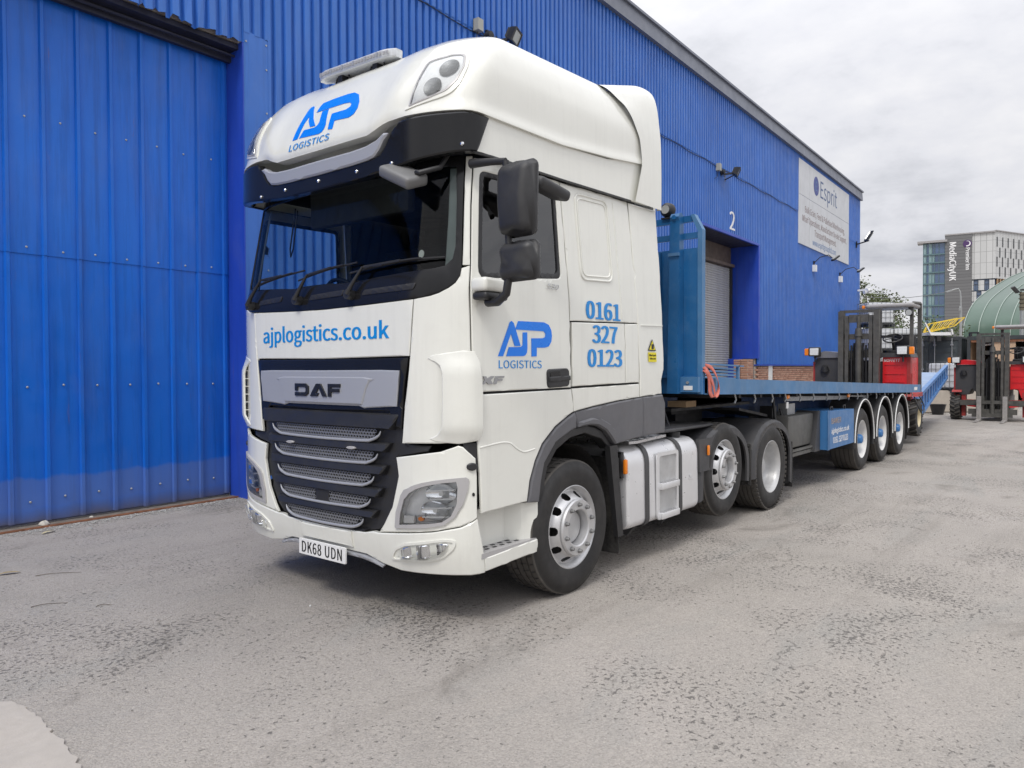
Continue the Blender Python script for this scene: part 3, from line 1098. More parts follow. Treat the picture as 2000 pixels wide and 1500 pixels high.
# ---- foot of the big door: rusty track, dirt, chippings
f = MB()
f.hexa([W(-8, 4.30, .004), W(2.2, 4.30, .004), W(2.2, 4.345, .004), W(-8, 4.345, .004), W(-8, 4.305, .020), W(2.2, 4.305, .020), W(2.2, 4.34, .020), W(-8, 4.34, .020)])
obj('floor_rail', f, M['rust'], wh, 0)
f = MB(); WB(f, -8, 2.2, 4.346, 4.47, .003, .016)
obj('door_sill', f, mat('sill_dirt', (.17, .145, .12), .95, var=.3, vscale=9, bump=.6, bscale=60), wh, 0)
def scatter(name, n, gen, r0, r1, material, seed, flat=.6, kind='stuff'):
    rr = random.Random(seed)
    ico = [(0, 0, 1), (.894, 0, .447), (.276, .851, .447), (-.724, .526, .447), (-.724, -.526, .447), (.276, -.851, .447), (0, 0, -.5)]
    fs = [(0, 1, 2), (0, 2, 3), (0, 3, 4), (0, 4, 5), (0, 5, 1), (6, 2, 1), (6, 3, 2), (6, 4, 3), (6, 5, 4), (6, 1, 5)]
    mb = MB()
    for _ in range(n):
        x, y = gen(rr)
        r = r0 + (r1 - r0) * rr.random() ** 3
        a = rr.random() * 6.28
        sx, sy, sz = r * rr.uniform(.6, 1.3), r * rr.uniform(.6, 1.3), r * flat * rr.uniform(.6, 1.2)
        mb.add([(x + (p[0] * sx) * math.cos(a) - p[1] * sy * math.sin(a), y + p[0] * sx * math.sin(a) + p[1] * sy * math.cos(a), p[2] * sz + sz * .3) for p in ico], fs)
    return tag(obj(name, mb, material, smooth=0, fix=False), kind=kind)
def stone_mat(name, a, b):
    t = NT(name)
    v = t.co()
    vo = t.n("ShaderNodeTexVoronoi")
    vo.inputs["Scale"].default_value = 70
    t.l(v, vo.inputs["Vector"])
    sc_ = t.n("ShaderNodeSeparateColor")
    t.l(vo.outputs["Color"], sc_.inputs[0])
    t.l(t.ramp(sc_.outputs[0], [(0, a), (1, b)]), t.b.inputs["Base Color"])
    t.b.inputs["Roughness"].default_value = 0.9
    return t.m
def by_wall(rr):
    s = rr.uniform(-3, 2.3)
    p = W(s, 4.28 - abs(rr.gauss(0, .11)), 0)
    return p[0], p[1]
scatter('pale_chippings', 5200, by_wall, .004, .016, stone_mat('pale_chippings', (0.24, 0.23, 0.21), (0.55, 0.54, 0.52)), 3)
def yard(rr):
    x = -3.079 + rr.uniform(.7, 1) * 0 + rr.uniform(0.2, 9) * 1.0
    y = -4.262 + rr.uniform(-1.5, 7.5)
    return x, y
scatter('loose_grit', 3600, yard, .0016, .008, stone_mat('loose_grit', (0.12, 0.11, 0.10), (0.45, 0.42, 0.38)), 5)
# pale concrete pad under the photographer
pad = rounded([(-1.80, -.02), (-1.79, -.42), (-1.83, -.95), (-1.95, -1.5), (-3.4, -2.4), (-4.2, -.4), (-2.6, .35)], .25, 6)
rr = random.Random(4)
pad = [(a + rr.uniform(-.012, .012), b + rr.uniform(-.012, .012)) for a, b in resample(pad, .05)]
tag(obj('concrete_pad', MB().prism(pad, lambda a, b, d: (a, b, d), .002, .012), mat('pale_concrete', (0.42, 0.385, 0.345), 0.9, var=0.10, vscale=5, bump=.4, bscale=120, dirt=.2), smooth=30), kind='structure')
# debris
def debris(name, px, label, cat, fn, material):
    o = obj(name, fn(MB()), material, smooth=40, loc=px)
    tag(o, label, cat)
    return o
def lump(c, r, seed):
    rr = random.Random(seed)
    ph = [rr.uniform(0, 6) for _ in range(6)]
    def fn(u, v):
        a, b = u * 2 * math.pi, v * math.pi / 2
        k = r * (1 + .18 * math.sin(3 * a + ph[0]) + .12 * math.sin(5 * a + ph[1]) * math.cos(2 * b + ph[2]))
        return (c[0] + k * math.cos(a) * math.cos(b), c[1] + k * math.sin(a) * math.cos(b), c[2] + k * .75 * math.sin(b))
    return MB().grid(fn, 14, 6, True)
pale = mat('pale_rubble', (0.55, 0.52, 0.46), 0.9, var=.15, vscale=20, bump=.4)
o = obj('stone', lump((-0.125, 4.385, .02), .048, 1), pale, smooth=50, loc=(-.125, 4.385, 0)); tag(o, 'large pale stone lying on the rusty rail at the foot of the sliding door', 'stone')
o = obj('stone', lump((.345, 4.40, .02), .020, 2), pale, smooth=50, loc=(.345, 4.40, 0)); tag(o, 'small pale stone against the foot of the sliding door', 'stone')
o = obj('stone', lump((.11, 3.86, .0), .028, 3), mat('grey_rubble', (0.33, 0.33, 0.32), .9, var=.2, bump=.4), smooth=50, loc=(.11, 3.86, 0)); tag(o, 'grey stone lying on the tarmac in front of the sliding door', 'stone')
leafm = mat('dry_leaf', (0.30, 0.235, 0.13), .8, var=.2, vscale=30)
def leaf(c, l, wd, a):
    ca, sa = math.cos(a), math.sin(a)
    def fn(u, v):
        x = (u - .5) * l
        ww = wd * math.sin(math.pi * min(.98, max(.02, u))) ** .7 * (v - .5)
        z = .012 * math.sin(u * 3.1) + .006 * abs(v - .5) + .004
        return (c[0] + x * ca - ww * sa, c[1] + x * sa + ww * ca, z)
    return MB().grid(fn, 10, 4)
o = obj('dry_leaf', leaf((-1.00, 2.58), .16, .05, -.35), leafm, smooth=60, loc=(-1.0, 2.58, 0)); tag(o, 'curled brown leaf on the tarmac at the left edge of the yard', 'leaf')
o = obj('dry_leaf', leaf((-.22, 4.0), .14, .05, .3), mat('yellow_leaf', (0.50, 0.44, 0.27), .8, var=.2), smooth=60, loc=(-.22, 4.0, 0)); tag(o, 'pale yellow leaf beside the chippings in front of the sliding door', 'leaf')
twm = mat('twig_bark', (0.11, 0.09, 0.07), .9, var=.3, vscale=40)
for c, l, a, lab in (((-.75, 2.26), .32, -.5, 'long thin twig lying on the tarmac left of the lorry'), ((-1.10, 1.45), .22, -.35, 'short dark twig lying nearer the camera on the left'), ((-.87, 1.13), .10, -.4, 'tiny dark twig lying beside the left edge shadow of the lorry')):
    p = [(c[0] + (u - .5) * l * math.cos(a) + .012 * math.sin(u * 7) * math.sin(a), c[1] + (u - .5) * l * math.sin(a) + .02 * math.sin(u * 3.2), .005 + .004 * math.sin(u * 5)) for u in [i / 10 for i in range(11)]]
    o = obj('twig', MB().tube(p, [.003 - .0018 * i / 10 for i in range(11)], 5), twm, smooth=60, loc=(c[0], c[1], 0)); tag(o, lab, 'twig')

# ---- lamps on the wall
def floodlight(s, z, label, reach=.42, size=(.34, .24), turn=.35, box=True, tilt=.5, cat='floodlight'):
    t = thing('floodlight', W(s, D0 - .04, z), label, cat, 'floodlights on the warehouse wall')
    st, bxm = M['blackp'], mat('grey_conduit_box', (0.36, 0.36, 0.33), .5, var=.1)
    a = MB()
    dh = D0 - reach
    a.bar(W(s - .10, D0 - .035, z - .02), W(s, dh, z), .035, .05)
    a.bar(W(s, D0 - .035, z - .16), W(s, dh + .05, z - .04), .025)
    a.hexa([W(s - .10, D0 - .045, z - .2), W(s + .06, D0 - .045, z - .2), W(s + .06, D0 - .03, z - .2), W(s - .10, D0 - .03, z - .2), W(s - .10, D0 - .045, z + .1), W(s + .06, D0 - .045, z + .1), W(s + .06, D0 - .03, z + .1), W(s - .10, D0 - .03, z + .1)])
    obj('bracket', a, st, t, 0)
    # head: axes e1 (across), e2 (up), nn (face normal outward and down)
    nn = Vector(W(turn, -1, 0)) - Vector(W(0, 0, 0)); nn.z = -tilt; nn.normalize()
    e1 = nn.cross(Vector((0, 0, 1))).normalized(); e2 = e1.cross(nn)
    c = Vector(W(s, dh - .02, z))
    def q(a_, b_, d_): return tuple(c + e1 * a_ + e2 * b_ + nn * d_)
    w2, h2 = size[0] / 2, size[1] / 2
    m = MB()
    m.hexa([q(-w2 * .8, -h2 * .8, -.11), q(w2 * .8, -h2 * .8, -.11), q(w2 * .8, h2 * .8, -.11), q(-w2 * .8, h2 * .8, -.11), q(-w2, -h2, 0), q(w2, -h2, 0), q(w2, h2, 0), q(-w2, h2, 0)])
    for a0, b0, a1, b1 in ((-w2, -h2, w2, -h2 * .8), (-w2, h2 * .8, w2, h2), (-w2, -h2 * .8, -w2 * .86, h2 * .8), (w2 * .86, -h2 * .8, w2, h2 * .8)):
        m.hexa([q(a0, b0, .001), q(a1, b0, .001), q(a1, b1, .001), q(a0, b1, .001), q(a0, b0, .025), q(a1, b0, .025), q(a1, b1, .025), q(a0, b1, .025)])
    for i in range(-3, 4):
        m.bar(q(i * w2 * .22, -h2 * .7, -.13), q(i * w2 * .22, h2 * .7, -.13), .012, .05, up=tuple(nn))
    obj('lamp_head', m, st, t, 0)
    m = MB(); m.hexa([q(-w2 * .85, -h2 * .78, .004), q(w2 * .85, -h2 * .78, .004), q(w2 * .85, h2 * .78, .004), q(-w2 * .85, h2 * .78, .004), q(-w2 * .85, -h2 * .78, .010), q(w2 * .85, -h2 * .78, .010), q(w2 * .85, h2 * .78, .010), q(-w2 * .85, h2 * .78, .010)])
    obj('lamp_glass', m, M['lampglass'], t, 0)
    if box:
        m = MB(); b0 = Vector(W(s - .62, D0 - .12, z + .05))
        WB(m, s - .70, s - .56, D0 - .16, D0 - .045, z - .03, z + .17)
        obj('junction_box', m, bxm, t, 0)
        m = MB(); m.cyl(W(s - .34, D0 - .05, z - .01), W(s - .34, D0 - .16, z - .01), .075, 14); m.bar(W(s - .34, D0 - .04, z - .1), W(s - .34, D0 - .06, z + .1), .05)
        m.tube([W(s - .56, D0 - .1, z + .02), W(s - .45, D0 - .11, z - .06), W(s - .3, D0 - .1, z - .1), W(s - .1, D0 - .06, z - .08)], .009, 6)
        m.tube([W(s - .63, D0 - .09, z - .03), W(s - .66, D0 - .07, z - .2), W(s - .8, D0 - .05, z - .28)], .008, 6)
        obj('sensor', m, st, t, 40)
    return t
M['lampglass'] = mat('frosted_lamp_glass', (0.40, 0.41, 0.40), 0.2, var=.08, coat=.5)
floodlight(7.33, 7.44, 'black floodlight high on the blue wall just above the cab roof')
floodlight(18.05, 7.30, 'black floodlight on the blue wall above the white number 2')
def armlamp(s, z, s1, z1, label):
    t = thing('floodlight', W(s, D0 - .04, z), label, 'floodlight', 'floodlights on the warehouse wall')
    m = MB(); m.tube([W(s, D0 - .06, z), W(s, D0 - .30, z + .22), W(s + .1, D0 - .6, z + .30), W(s1, D0 - 1.0, z1)], .016, 8)
    m.bar(W(s, D0 - .055, z - .2), W(s, D0 - .055, z + .1), .10, .03)
    obj('arm', m, M['blackp'], t, 40)
    m = MB(); WB(m, s - .1, s + .1, D0 - .17, D0 - .04, z - .32, z - .06)
    obj('junction_box', m, M['platew'], t, 0)
    m = MB(); c = Vector(W(s1, D0 - 1.0, z1))
    m.bar(c + Vector((-.12, .05, -.02)), c + Vector((.12, -.09, .16)), .15, .05)
    obj('lamp_head', m, M['blackp'], t, 0)
    m = MB(); m.bar(c + Vector((-.09, .08, .035)), c + Vector((.10, -.04, .16)), .11, .02)
    obj('lamp_glass', m, M['lampglass'], t, 0)
armlamp(27.2, 5.70, 26.6, 5.68, 'floodlight on a long thin arm in front of the lower edge of the white sign')
armlamp(31.2, 5.65, 30.7, 5.66, 'floodlight on a long thin arm between the white sign and the warehouse corner')
t = thing('floodlight', W(34.5, D0 - .04, 7.5), 'upright floodlight on the blue strip right of the white sign', 'floodlight', 'floodlights on the warehouse wall')
m = MB(); m.bar(W(34.2, D0 - .05, 7.35), W(34.0, D0 - .65, 7.45), .05); m.bar(W(34.2, D0 - .05, 7.2), W(34.2, D0 - .05, 7.5), .12, .03)
obj('bracket', m, M['blackp'], t, 0)
m = MB(); m.bar(W(33.85, D0 - .55, 7.44), W(34.08, D0 - .75, 7.88), .24, .05)
obj('lamp_head', m, M['blackp'], t, 0)
m = MB(); m.bar(W(33.90, D0 - .565, 7.48), W(34.09, D0 - .73, 7.83), .18, .055, up=(1, 0, .2))
obj('lamp_glass', m, M['lampglass'], t, 0)
t = thing('security_camera', W(34.6, D0 - .04, 5.2), 'white security camera on the warehouse corner beside the tree', 'camera')
m = MB(); m.bar(W(34.6, D0 - .05, 5.25), W(34.6, D0 - .45, 5.25), .08); m.bbox((0, 0, 0), (.01, .01, .01), .001)
obj('bracket', m, M['platew'], t, 0)
m = MB(); m.bar(W(34.45, D0 - .36, 5.14), W(34.7, D0 - .50, 5.18), .15, .14); m.cyl(W(34.45, D0 - .46, 5.22), W(34.6, D0 - .52, 5.22), .10, 12)
obj('camera_body', m, M['platew'], t, 40)
# sagging cable along the lap line
m = MB(); m.tube([W(5.0 + i * .5, D0 - .055, 7.40 + .02 * math.sin(i * 1.7)) for i in range(41)], .008, 5)
tag(obj('wall_cable', m, M['blackp'], None, 40, loc=W(5, D0, 7.4)), 'thin dark cable pinned along the lap of the blue cladding', 'cable')

# ---- the big white sign
sg = thing('wall_sign', W(29, D0 - .05, 6.25), 'large white wall sign with blue oval logo hung near the warehouse corner', 'sign')
M['signw'] = mat('white_sign_panel', (0.60, 0.615, 0.64), 0.45, var=.06, vscale=1.0, streak=.15, dirt=.1)
DS = D0 - .075
for a, b, z0, z1 in ((25.2, 26.57, 8.085, 9.38), (26.585, 32.73, 8.085, 9.38), (25.2, 26.57, 6.25, 8.07), (26.585, 32.73, 6.25, 8.07)):
    obj('sign_panel', WB(MB(), a, b, DS, D0 - .04, z0, z1), M['signw'], sg, 0)
def SG(s, z): return lambda u, v, d: W(s + u, DS - .001 - d, z + v)
M['esp'] = mat('slate_blue_lettering', (0.035, 0.085, 0.22), .5, var=.05)
M['esp2'] = mat('brown_grey_lettering', (0.20, 0.13, 0.125), .5, var=.08)
M['esp3'] = mat('pale_blue_lettering', (0.06, 0.16, 0.36), .5, var=.05)
ov = [(.36 * math.cos(a * math.pi / 18), .37 * math.sin(a * math.pi / 18)) for a in range(36)]
obj('logo', MB().prism(ov, SG(27.47, 8.76), 0, .006), mat('logo_violet_blue', (0.045, 0.065, 0.26), .5), sg, 0)
lettering('logo_letter', 'E', lambda u, v, d: W(27.47 + u, DS - .007 - d, 8.58 + v), .36, M['esp3'], sg, width=.2)
lettering('sign_lettering', 'Esprit', SG(29.35, 8.42), .70, M['esp'], sg, width=2.55)
lettering('sign_lettering', 'Bulk Grain, Feed & Palletised Warehousing,', SG(28.95, 7.50), .26, M['esp2'], sg, width=5.95)
lettering('sign_lettering', 'Wharf Operations, Manufacturer On-site Support,', SG(28.95, 7.13), .26, M['esp2'], sg, width=6.65)
lettering('sign_lettering', 'Transport Management.', SG(28.9, 6.77), .25, M['esp2'], sg, width=3.25)
lettering('sign_lettering', 'www.espritgroupltd.com', SG(28.75, 6.40), .25, M['esp3'], sg, width=3.5)

# ================================================================== tractor unit
SO = NS[12] - .45
def sX(x):
    return x + SO
tr = thing('tractor_unit', (1.38, 0, 0), 'white three-axle articulated lorry tractor unit with blue lettering on its cab', 'lorry')
def mir(poly):
    return [(-a, b) for a, b in reversed(poly)]
def both(name, poly, fn, material, parent=None, holes=(), **k):
    r = []
    for sgn in (1, -1):
        p_ = poly if sgn == 1 else mir(poly)
        h_ = holes if sgn == 1 else [mir(h) for h in holes]
        r.append(pobj(name, patch(p_, fn, holes=h_, **k), material, parent or tr))
    return r
def sym_poly(half):
    """half outline from the centre line round the near side back to the centre line"""
    return half + [(-a, b) for a, b in reversed(half) if abs(a) > 1e-6]

# ---- front panels
lowedge = [(0, 2.046), (.25, 2.047), (.48, 2.055), (.70, 2.061), (.888, 2.070), (1.0, 2.085), (1.058, 2.101), (1.12, 2.130), (1.164, 2.163), (1.19, 2.205), (1.196, 2.252)]
urlp = sym_poly([(0, 2.041), (.48, 2.050), (.872, 2.064), (.832, 1.712), (0, 1.702)])
pobj('bonnet_panel', patch(urlp, cab, .07), M['white'], tr)
corner = [(.879, 2.064)] + [(a, b - .006) for a, b in lowedge[5:]] + [(1.250, 2.262), (1.251, 2.083), (1.258, 1.749), (1.288, 1.505), (1.300, 1.25), (1.302, 1.183), (1.274, 1.190), (1.062, 1.170), (.770, 1.160), (.839, 1.706)]
both('corner_panel', corner, cab, M['white'], step=.05)
pillar = [(1.201, 2.268), (1.250, 2.268), (1.234, 2.645), (1.233, 2.96), (1.186, 2.96), (1.191, 2.646), (1.198, 2.418)]
both('windscreen_pillar', pillar, cab, M['white'], step=.05)
# black surround and screen
hole_h = [(0, 2.215), (.343, 2.212), (.54, 2.226), (1.009, 2.250), (1.09, 2.264), (1.135, 2.305), (1.150, 2.385), (1.141, 2.647), (1.125, 2.90), (0, 2.92)]
hole_h = sym_poly(hole_h)
ring_h = sym_poly(lowedge + [(1.190, 2.418), (1.183, 2.646), (1.178, 2.965), (0, 2.98)])
pobj('windscreen_surround', patch(ring_h, cab, .07, off=.001, thick=.02, holes=[hole_h], drop=.002), M['black'], tr)
glassp = sym_poly([(0, 2.20), (.343, 2.198), (.54, 2.212), (1.009, 2.236), (1.10, 2.25), (1.147, 2.29), (1.163, 2.385), (1.154, 2.647), (1.138, 2.93), (0, 2.94)])
pobj('windscreen', patch(glassp, cab, .09, off=-.008, thick=.004, chamfer=0, rim=False), M['screen'], tr)
# pale grey inner pillar trim seen through the glass
both('pillar_trim', [(1.07, 2.27), (1.135, 2.30), (1.150, 2.39), (1.14, 2.65), (1.125, 2.91), (1.062, 2.91), (1.07, 2.6)], cab, M['trimgrey'] if 'trimgrey' in M else mat('pillar_trim_grey', (0.30, 0.33, 0.34), .6), step=.08, off=-.05, thick=.01)
# scuttle louvres and wiper pivots below the glass
for s0, s1 in ((-.80, -.50), (-.14, .22), (.42, .88)):
    p_ = rounded([(s0, 2.115), (s1, 2.125), (s1 + .02, 2.165), (s0 + .02, 2.150)], .012, 3)
    pobj('scuttle_vent', patch(p_, cab, .08, off=.009, thick=.012, drop=.003), M['blackp'], tr)
def cabline(pts, off):
    return [cab(a, b, off) for a, b in pts]
for (ps, pz), (ms, mz), t0, t1 in (((-.907, 2.118), (-.751, 2.300), (-.90, 2.250), (-.22, 2.330)), ((-.258, 2.120), (-.147, 2.288), (-.28, 2.262), (.36, 2.335)), ((.320, 2.122), (.447, 2.292), (.30, 2.268), (1.10, 2.312))):
    m = MB()
    m.tube(cabline([(ps, pz), (ps + (ms - ps) * .25, pz + (mz - pz) * .3), (ms, mz)], .045), [.022, .015, .008], 8)
    m.cyl(cab(ps, pz, .0), cab(ps, pz, .05), .034, 14)
    wz = obj('wiper', m, M['blackp'], tr, 50)
    m = MB()
    k = 10
    line = [(t0[0] + (t1[0] - t0[0]) * i / k, t0[1] + (t1[1] - t0[1]) * i / k + .012 * math.sin(math.pi * i / k)) for i in range(k + 1)]
    m.tube(cabline(line, .020), .007, 6)
    m.tube(cabline(line[2:-2], .034), .006, 6)
    m.tube(cabline([(line[4][0], line[4][1]), (ms, mz), (line[6][0], line[6][1])], .036), .010, 6)
    obj('wiper_blade', m, M['blackp'], wz, 50)
# sun visor, silver trim
vis_low = [(0, 2.868), (.393, 2.874), (.70, 2.895), (.938, 2.920), (1.143, 2.942), (1.310, 2.953)]
visor = sym_poly([(0, 3.06)][:0] + vis_low + [(1.418, 3.185), (1.28, 3.190), (1.148, 3.185), (.925, 3.185), (.79, 3.178), (.72, 3.13), (.665, 3.05), (.62, 3.00), (.55, 2.985), (0, 2.975)])
pobj('sun_visor', patch(visor, vis, .06, off=.018, thick=.06, drop=.006, chamfer=.01), M['black'], tr)
m = MB()
for s in (-.72, -.40, .0, .40, .72, 1.22):
    c = Vector(vis(s, 2.925 if s < 1 else 2.99, .018)); n_ = Vector(vis(s, 2.925 if s < 1 else 2.99, .03)) - c
    sc_ = MB().tube([c, c + n_ * .5, c + n_], [.012, .012, .006], 10)
    obj('visor_screw', sc_, M['chrome'], tr, 40)
silv = sym_poly([(0, 2.966), (.344, 2.970), (.50, 2.978), (.575, 2.990), (.625, 3.030), (.66, 3.08), (.705, 3.118), (.66, 3.125), (.60, 3.092), (.50, 3.070), (.346, 3.062), (0, 3.062)])
pobj('visor_trim', patch(silv, vis, .05, off=.034, thick=.05, drop=.008, chamfer=.012), M['silver'], tr)

# ---- roof
def roof_o(u, v):
    pass
nu, nv = 150, 34
hv = [0, .002, .01, .03, .06] + [.06 + (.768 - .06) * (i / 30) ** .93 for i in range(1, 31)]
SR = sX(2.43)
m = MB()
def ro(s, h):
    lip = 1 - sm(0, .028, h)
    cw = 1 - sm(.56, .70, abs(s))
    o = .012 + .018 * cw * (1 - sm(0, .16, h)) - .010 * lip
    # side: soft raised lower lip along the crease
    w_ = sm(.66, .85, abs(s))
    o = o * (1 - w_) + w_ * (.006 - .016 * sm(0, .075, h) + .014 * sm(.075, .35, h))
    return o
def rf(s, h):
    return roof(s, h, ro(s, h))
def skin(s, h, o=0.0):
    return roof(s, h, o + ro(s, h))
ss = [-SR + 2 * SR * i / nu for i in range(nu + 1)]
vs = [rf(s, h) for h in hv for s in ss]
n1 = nu + 1
fs = [(j * n1 + i, j * n1 + i + 1, (j + 1) * n1 + i + 1, (j + 1) * n1 + i) for j in range(len(hv) - 1) for i in range(nu)]
# underside lip return
b0 = len(vs)
vs += [tuple(Vector(rf(s, 0)) * 1.0 + (Vector(vis(s, lerp(ZB, abs(s)) - .004, -.06)) - Vector(rf(s, 0)))) for s in ss]
fs += [(i + 1, i, b0 + i, b0 + i + 1) for i in range(nu)]
m.add(vs, fs)
rm = m.mesh('roof_shell', 0, fix=True)
rm.shade_smooth(); rm.set_sharp_from_angle(angle=R(48))
obj('roof', rm, M['white'], tr)
# rear collar of the roof and side fairings
def zt(x):
    return 3.875 + .20 * max(0, (x - 1.95)) / .72 - .03 * max(0, (x - 2.5) / .2) ** 2
def collar(x, v):
    """v 0..1 up the near side and over to the centre line"""
    top = zt(x)
    P = [(1.252, 2.975), (1.254, 3.25), (1.245, 3.50), (1.225, 3.68), (1.19, top - .16), (1.135, top - .05), (1.04, top), (.8, top + .012), (.4, top + .018), (0, top + .02)]
    t = v * (len(P) - 1)
    i = min(len(P) - 2, int(t))
    f_ = t - i
    g = [P[max(0, i - 1)], P[i], P[i + 1], P[min(len(P) - 1, i + 2)]]
    return _cr(*[q[0] for q in g], f_), _cr(*[q[1] for q in g], f_)
def fx(v, z):
    """front edge of the collar"""
    T = [(2.95, 2.235), (3.31, 2.36), (3.50, 2.33), (3.65, 2.23), (3.75, 2.12), (3.83, 2.0), (3.90, 1.90), (4.2, 1.86)]
    return lerp(T, z)
def rx(z):
    return 2.69 - .01 * (z - 3) + .03 * sm(3.2, 3.9, z)
for sg in (1, -1):
    m = MB()
    def cf(a, v):
        y0, z0 = collar(2.0, v)
        x0 = fx(v, z0)
        x = x0
        for _ in range(3):
            y0, z0 = collar(x0 + (rx(z0) - x0) * a, v)
            x0 = fx(v, collar(x0, v)[1])
        x = x0 + (rx(z0) - x0) * a
        y0, z0 = collar(x, v)
        return (x, -sg * (y0 + .012), z0)
    m.grid(cf, 14, 40)
    n0 = len(m.v)
    m.add([(x + .0, y * .965, z - (.05 if abs(y) < 1.1 else 0)) for x, y, z in [cf(1, j / 40) for j in range(41)]], [])
    for j in range(40):
        a = j * 15 + 14
        m.f.append((a, a + 15, n0 + j + 1, n0 + j))
    obj('roof_spoiler', m, M['white'], tr, 50)
def side(x, z, o=0.0):
    return vis(sX(x), z, o)
def sidem(s, z, o=0.0):
    return vis(s, z, o)
def P(*pts):
    """side polygon given as (x, z)"""
    return [(sX(a), b) for a, b in pts]
band = P((.445, 3.205), (.75, 3.20), (1.3, 3.203), (1.87, 3.24), (2.52, 3.35), (2.50, 2.985), (1.25, 2.967), (.35, 2.962))
both('roof_side_panel', band, vis, M['white'], step=.08, chamfer=0)
gut = P((.30, 2.950), (1.25, 2.955), (2.22, 2.972), (2.22, 2.984), (1.25, 2.966), (.30, 2.961))
both('gutter_seal', gut, vis, M['blackp'], step=.2, off=.006, thick=.02, chamfer=0)

# ---- doors and sides
door = [(1.243, 2.948), (1.243, 2.645), (1.259, 2.262), (1.260, 2.083), (1.267, 1.749), (1.297, 1.505), (1.315, 1.487), (sX(1.352), 1.494), (sX(1.326), 2.16), (sX(1.257), 2.950)]
win = rounded(P((.335, 2.868), (1.207, 2.880), (1.240, 2.262), (.355, 2.188)), [.05, .03, .05, .07], 4)
doors = both('door', door, cab, M['white'], holes=[win], step=.06)
wi = rounded(P((.372, 2.838), (1.180, 2.850), (1.210, 2.296), (.398, 2.226)), [.05, .03, .04, .06], 4)
for i, sg in enumerate((1, -1)):
    q = (lambda p_: p_) if sg == 1 else mir
    pobj('window_seal', patch(q(win), cab, .06, off=-.004, thick=.02, holes=[q(wi)], drop=.003), M['blackp'], doors[i])
    pobj('window', patch(q(wi), cab, .1, off=-.016, thick=.004, chamfer=0, rim=False), M['sideglass'] if sg == 1 else M['lens'], doors[i])
slu = P((1.268, 2.950), (2.21, 2.972), (2.325, 2.00), (1.345, 1.972), (1.338, 2.16))
slp = both('sleeper_panel', slu, cab, M['white'], step=.07)
blank = rounded(P((1.44, 2.905), (1.885, 2.918), (1.935, 2.302), (1.493, 2.282)), .07, 5)
blanki = rounded(P((1.468, 2.875), (1.862, 2.888), (1.908, 2.332), (1.520, 2.312)), .06, 5)
for sg in (1, -1):
    for ring_, r_ in ((blank, .010), (blanki, .007)):
        pts_ = [cab(a * sg, b, .0) for a, b in resample(ring_, .05)]
        obj('pressed_rim', MB().tube(pts_, r_, 8, closed=True), M['white'], slp[0 if sg == 1 else 1], 60)
rib = P((1.965, 2.93), (1.985, 2.93), (2.075, 2.02), (2.055, 2.02))
for sg in (1, -1):
    obj('pressed_rib', MB().tube([cab(sX(a) * sg, b, -.002) for a, b in resample([(1.975, 2.93), (2.065, 2.02)], .1, False)], .008, 8), M['white'], slp[0 if sg == 1 else 1], 60)
lock = P((1.366, 1.962), (2.105, 1.984), (2.122, 1.513), (1.372, 1.500))
both('locker_door', lock, cab, M['white'], step=.08, off=.001)
strip = P((2.116, 1.984), (2.326, 1.992), (2.346, 1.514), (2.132, 1.512))
both('rear_strip', strip, cab, M['white'], step=.08)
# lower body
low1 = [(1.318, 1.470), (sX(1.357), 1.480), (sX(1.382), 1.318), (sX(1.31), 1.292), (sX(1.15), 1.222), (sX(1.0), 1.116), (sX(.92), 1.008), (sX(.86), .880), (sX(.832), .745), (1.336, .735), (1.322, 1.02), (1.312, 1.155)]
both('lower_body_panel', low1, cab, M['white'], step=.06)
low2 = P((1.366, 1.484), (2.345, 1.500), (2.352, 1.392), (2.0, 1.375), (1.64, 1.345), (1.391, 1.318))
both('sill_panel', low2, cab, M['white'], step=.07)
# styled crease on the lower door step cover
cre = [(1.322, 1.150), (sX(.55), 1.165), (sX(.66), 1.155), (sX(.72), 1.12), (sX(.80), 1.085), (sX(.93), 1.095), (sX(.92), 1.085), (sX(.80), 1.072), (sX(.71), 1.10), (sX(.65), 1.142), (sX(.55), 1.152), (1.322, 1.137)]
for sg in (1, -1):
    cl_ = [(sX(a) * sg, b) for a, b in spline2([(.36, 1.142), (.55, 1.158), (.65, 1.148), (.715, 1.11), (.80, 1.078), (.915, 1.088)], 4)]
    obj('pressed_crease', MB().tube([cab(a, b, -.004) for a, b in cl_], .008, 8), M['white'], tr, 60)
# black wedge gap behind the bumper corner
m = MB()
for sg in (1, -1):
    pobj('bumper_gap_seal', patch([(a * sg, b) for a, b in ([(1.20, 1.172), (1.312, 1.172), (1.33, 1.02), (1.303, .98)] if sg == 1 else [(1.303, .98), (1.33, 1.02), (1.312, 1.172), (1.20, 1.172)])], cab, .1, off=-.015, thick=.02, chamfer=0), M['blackp'], tr)
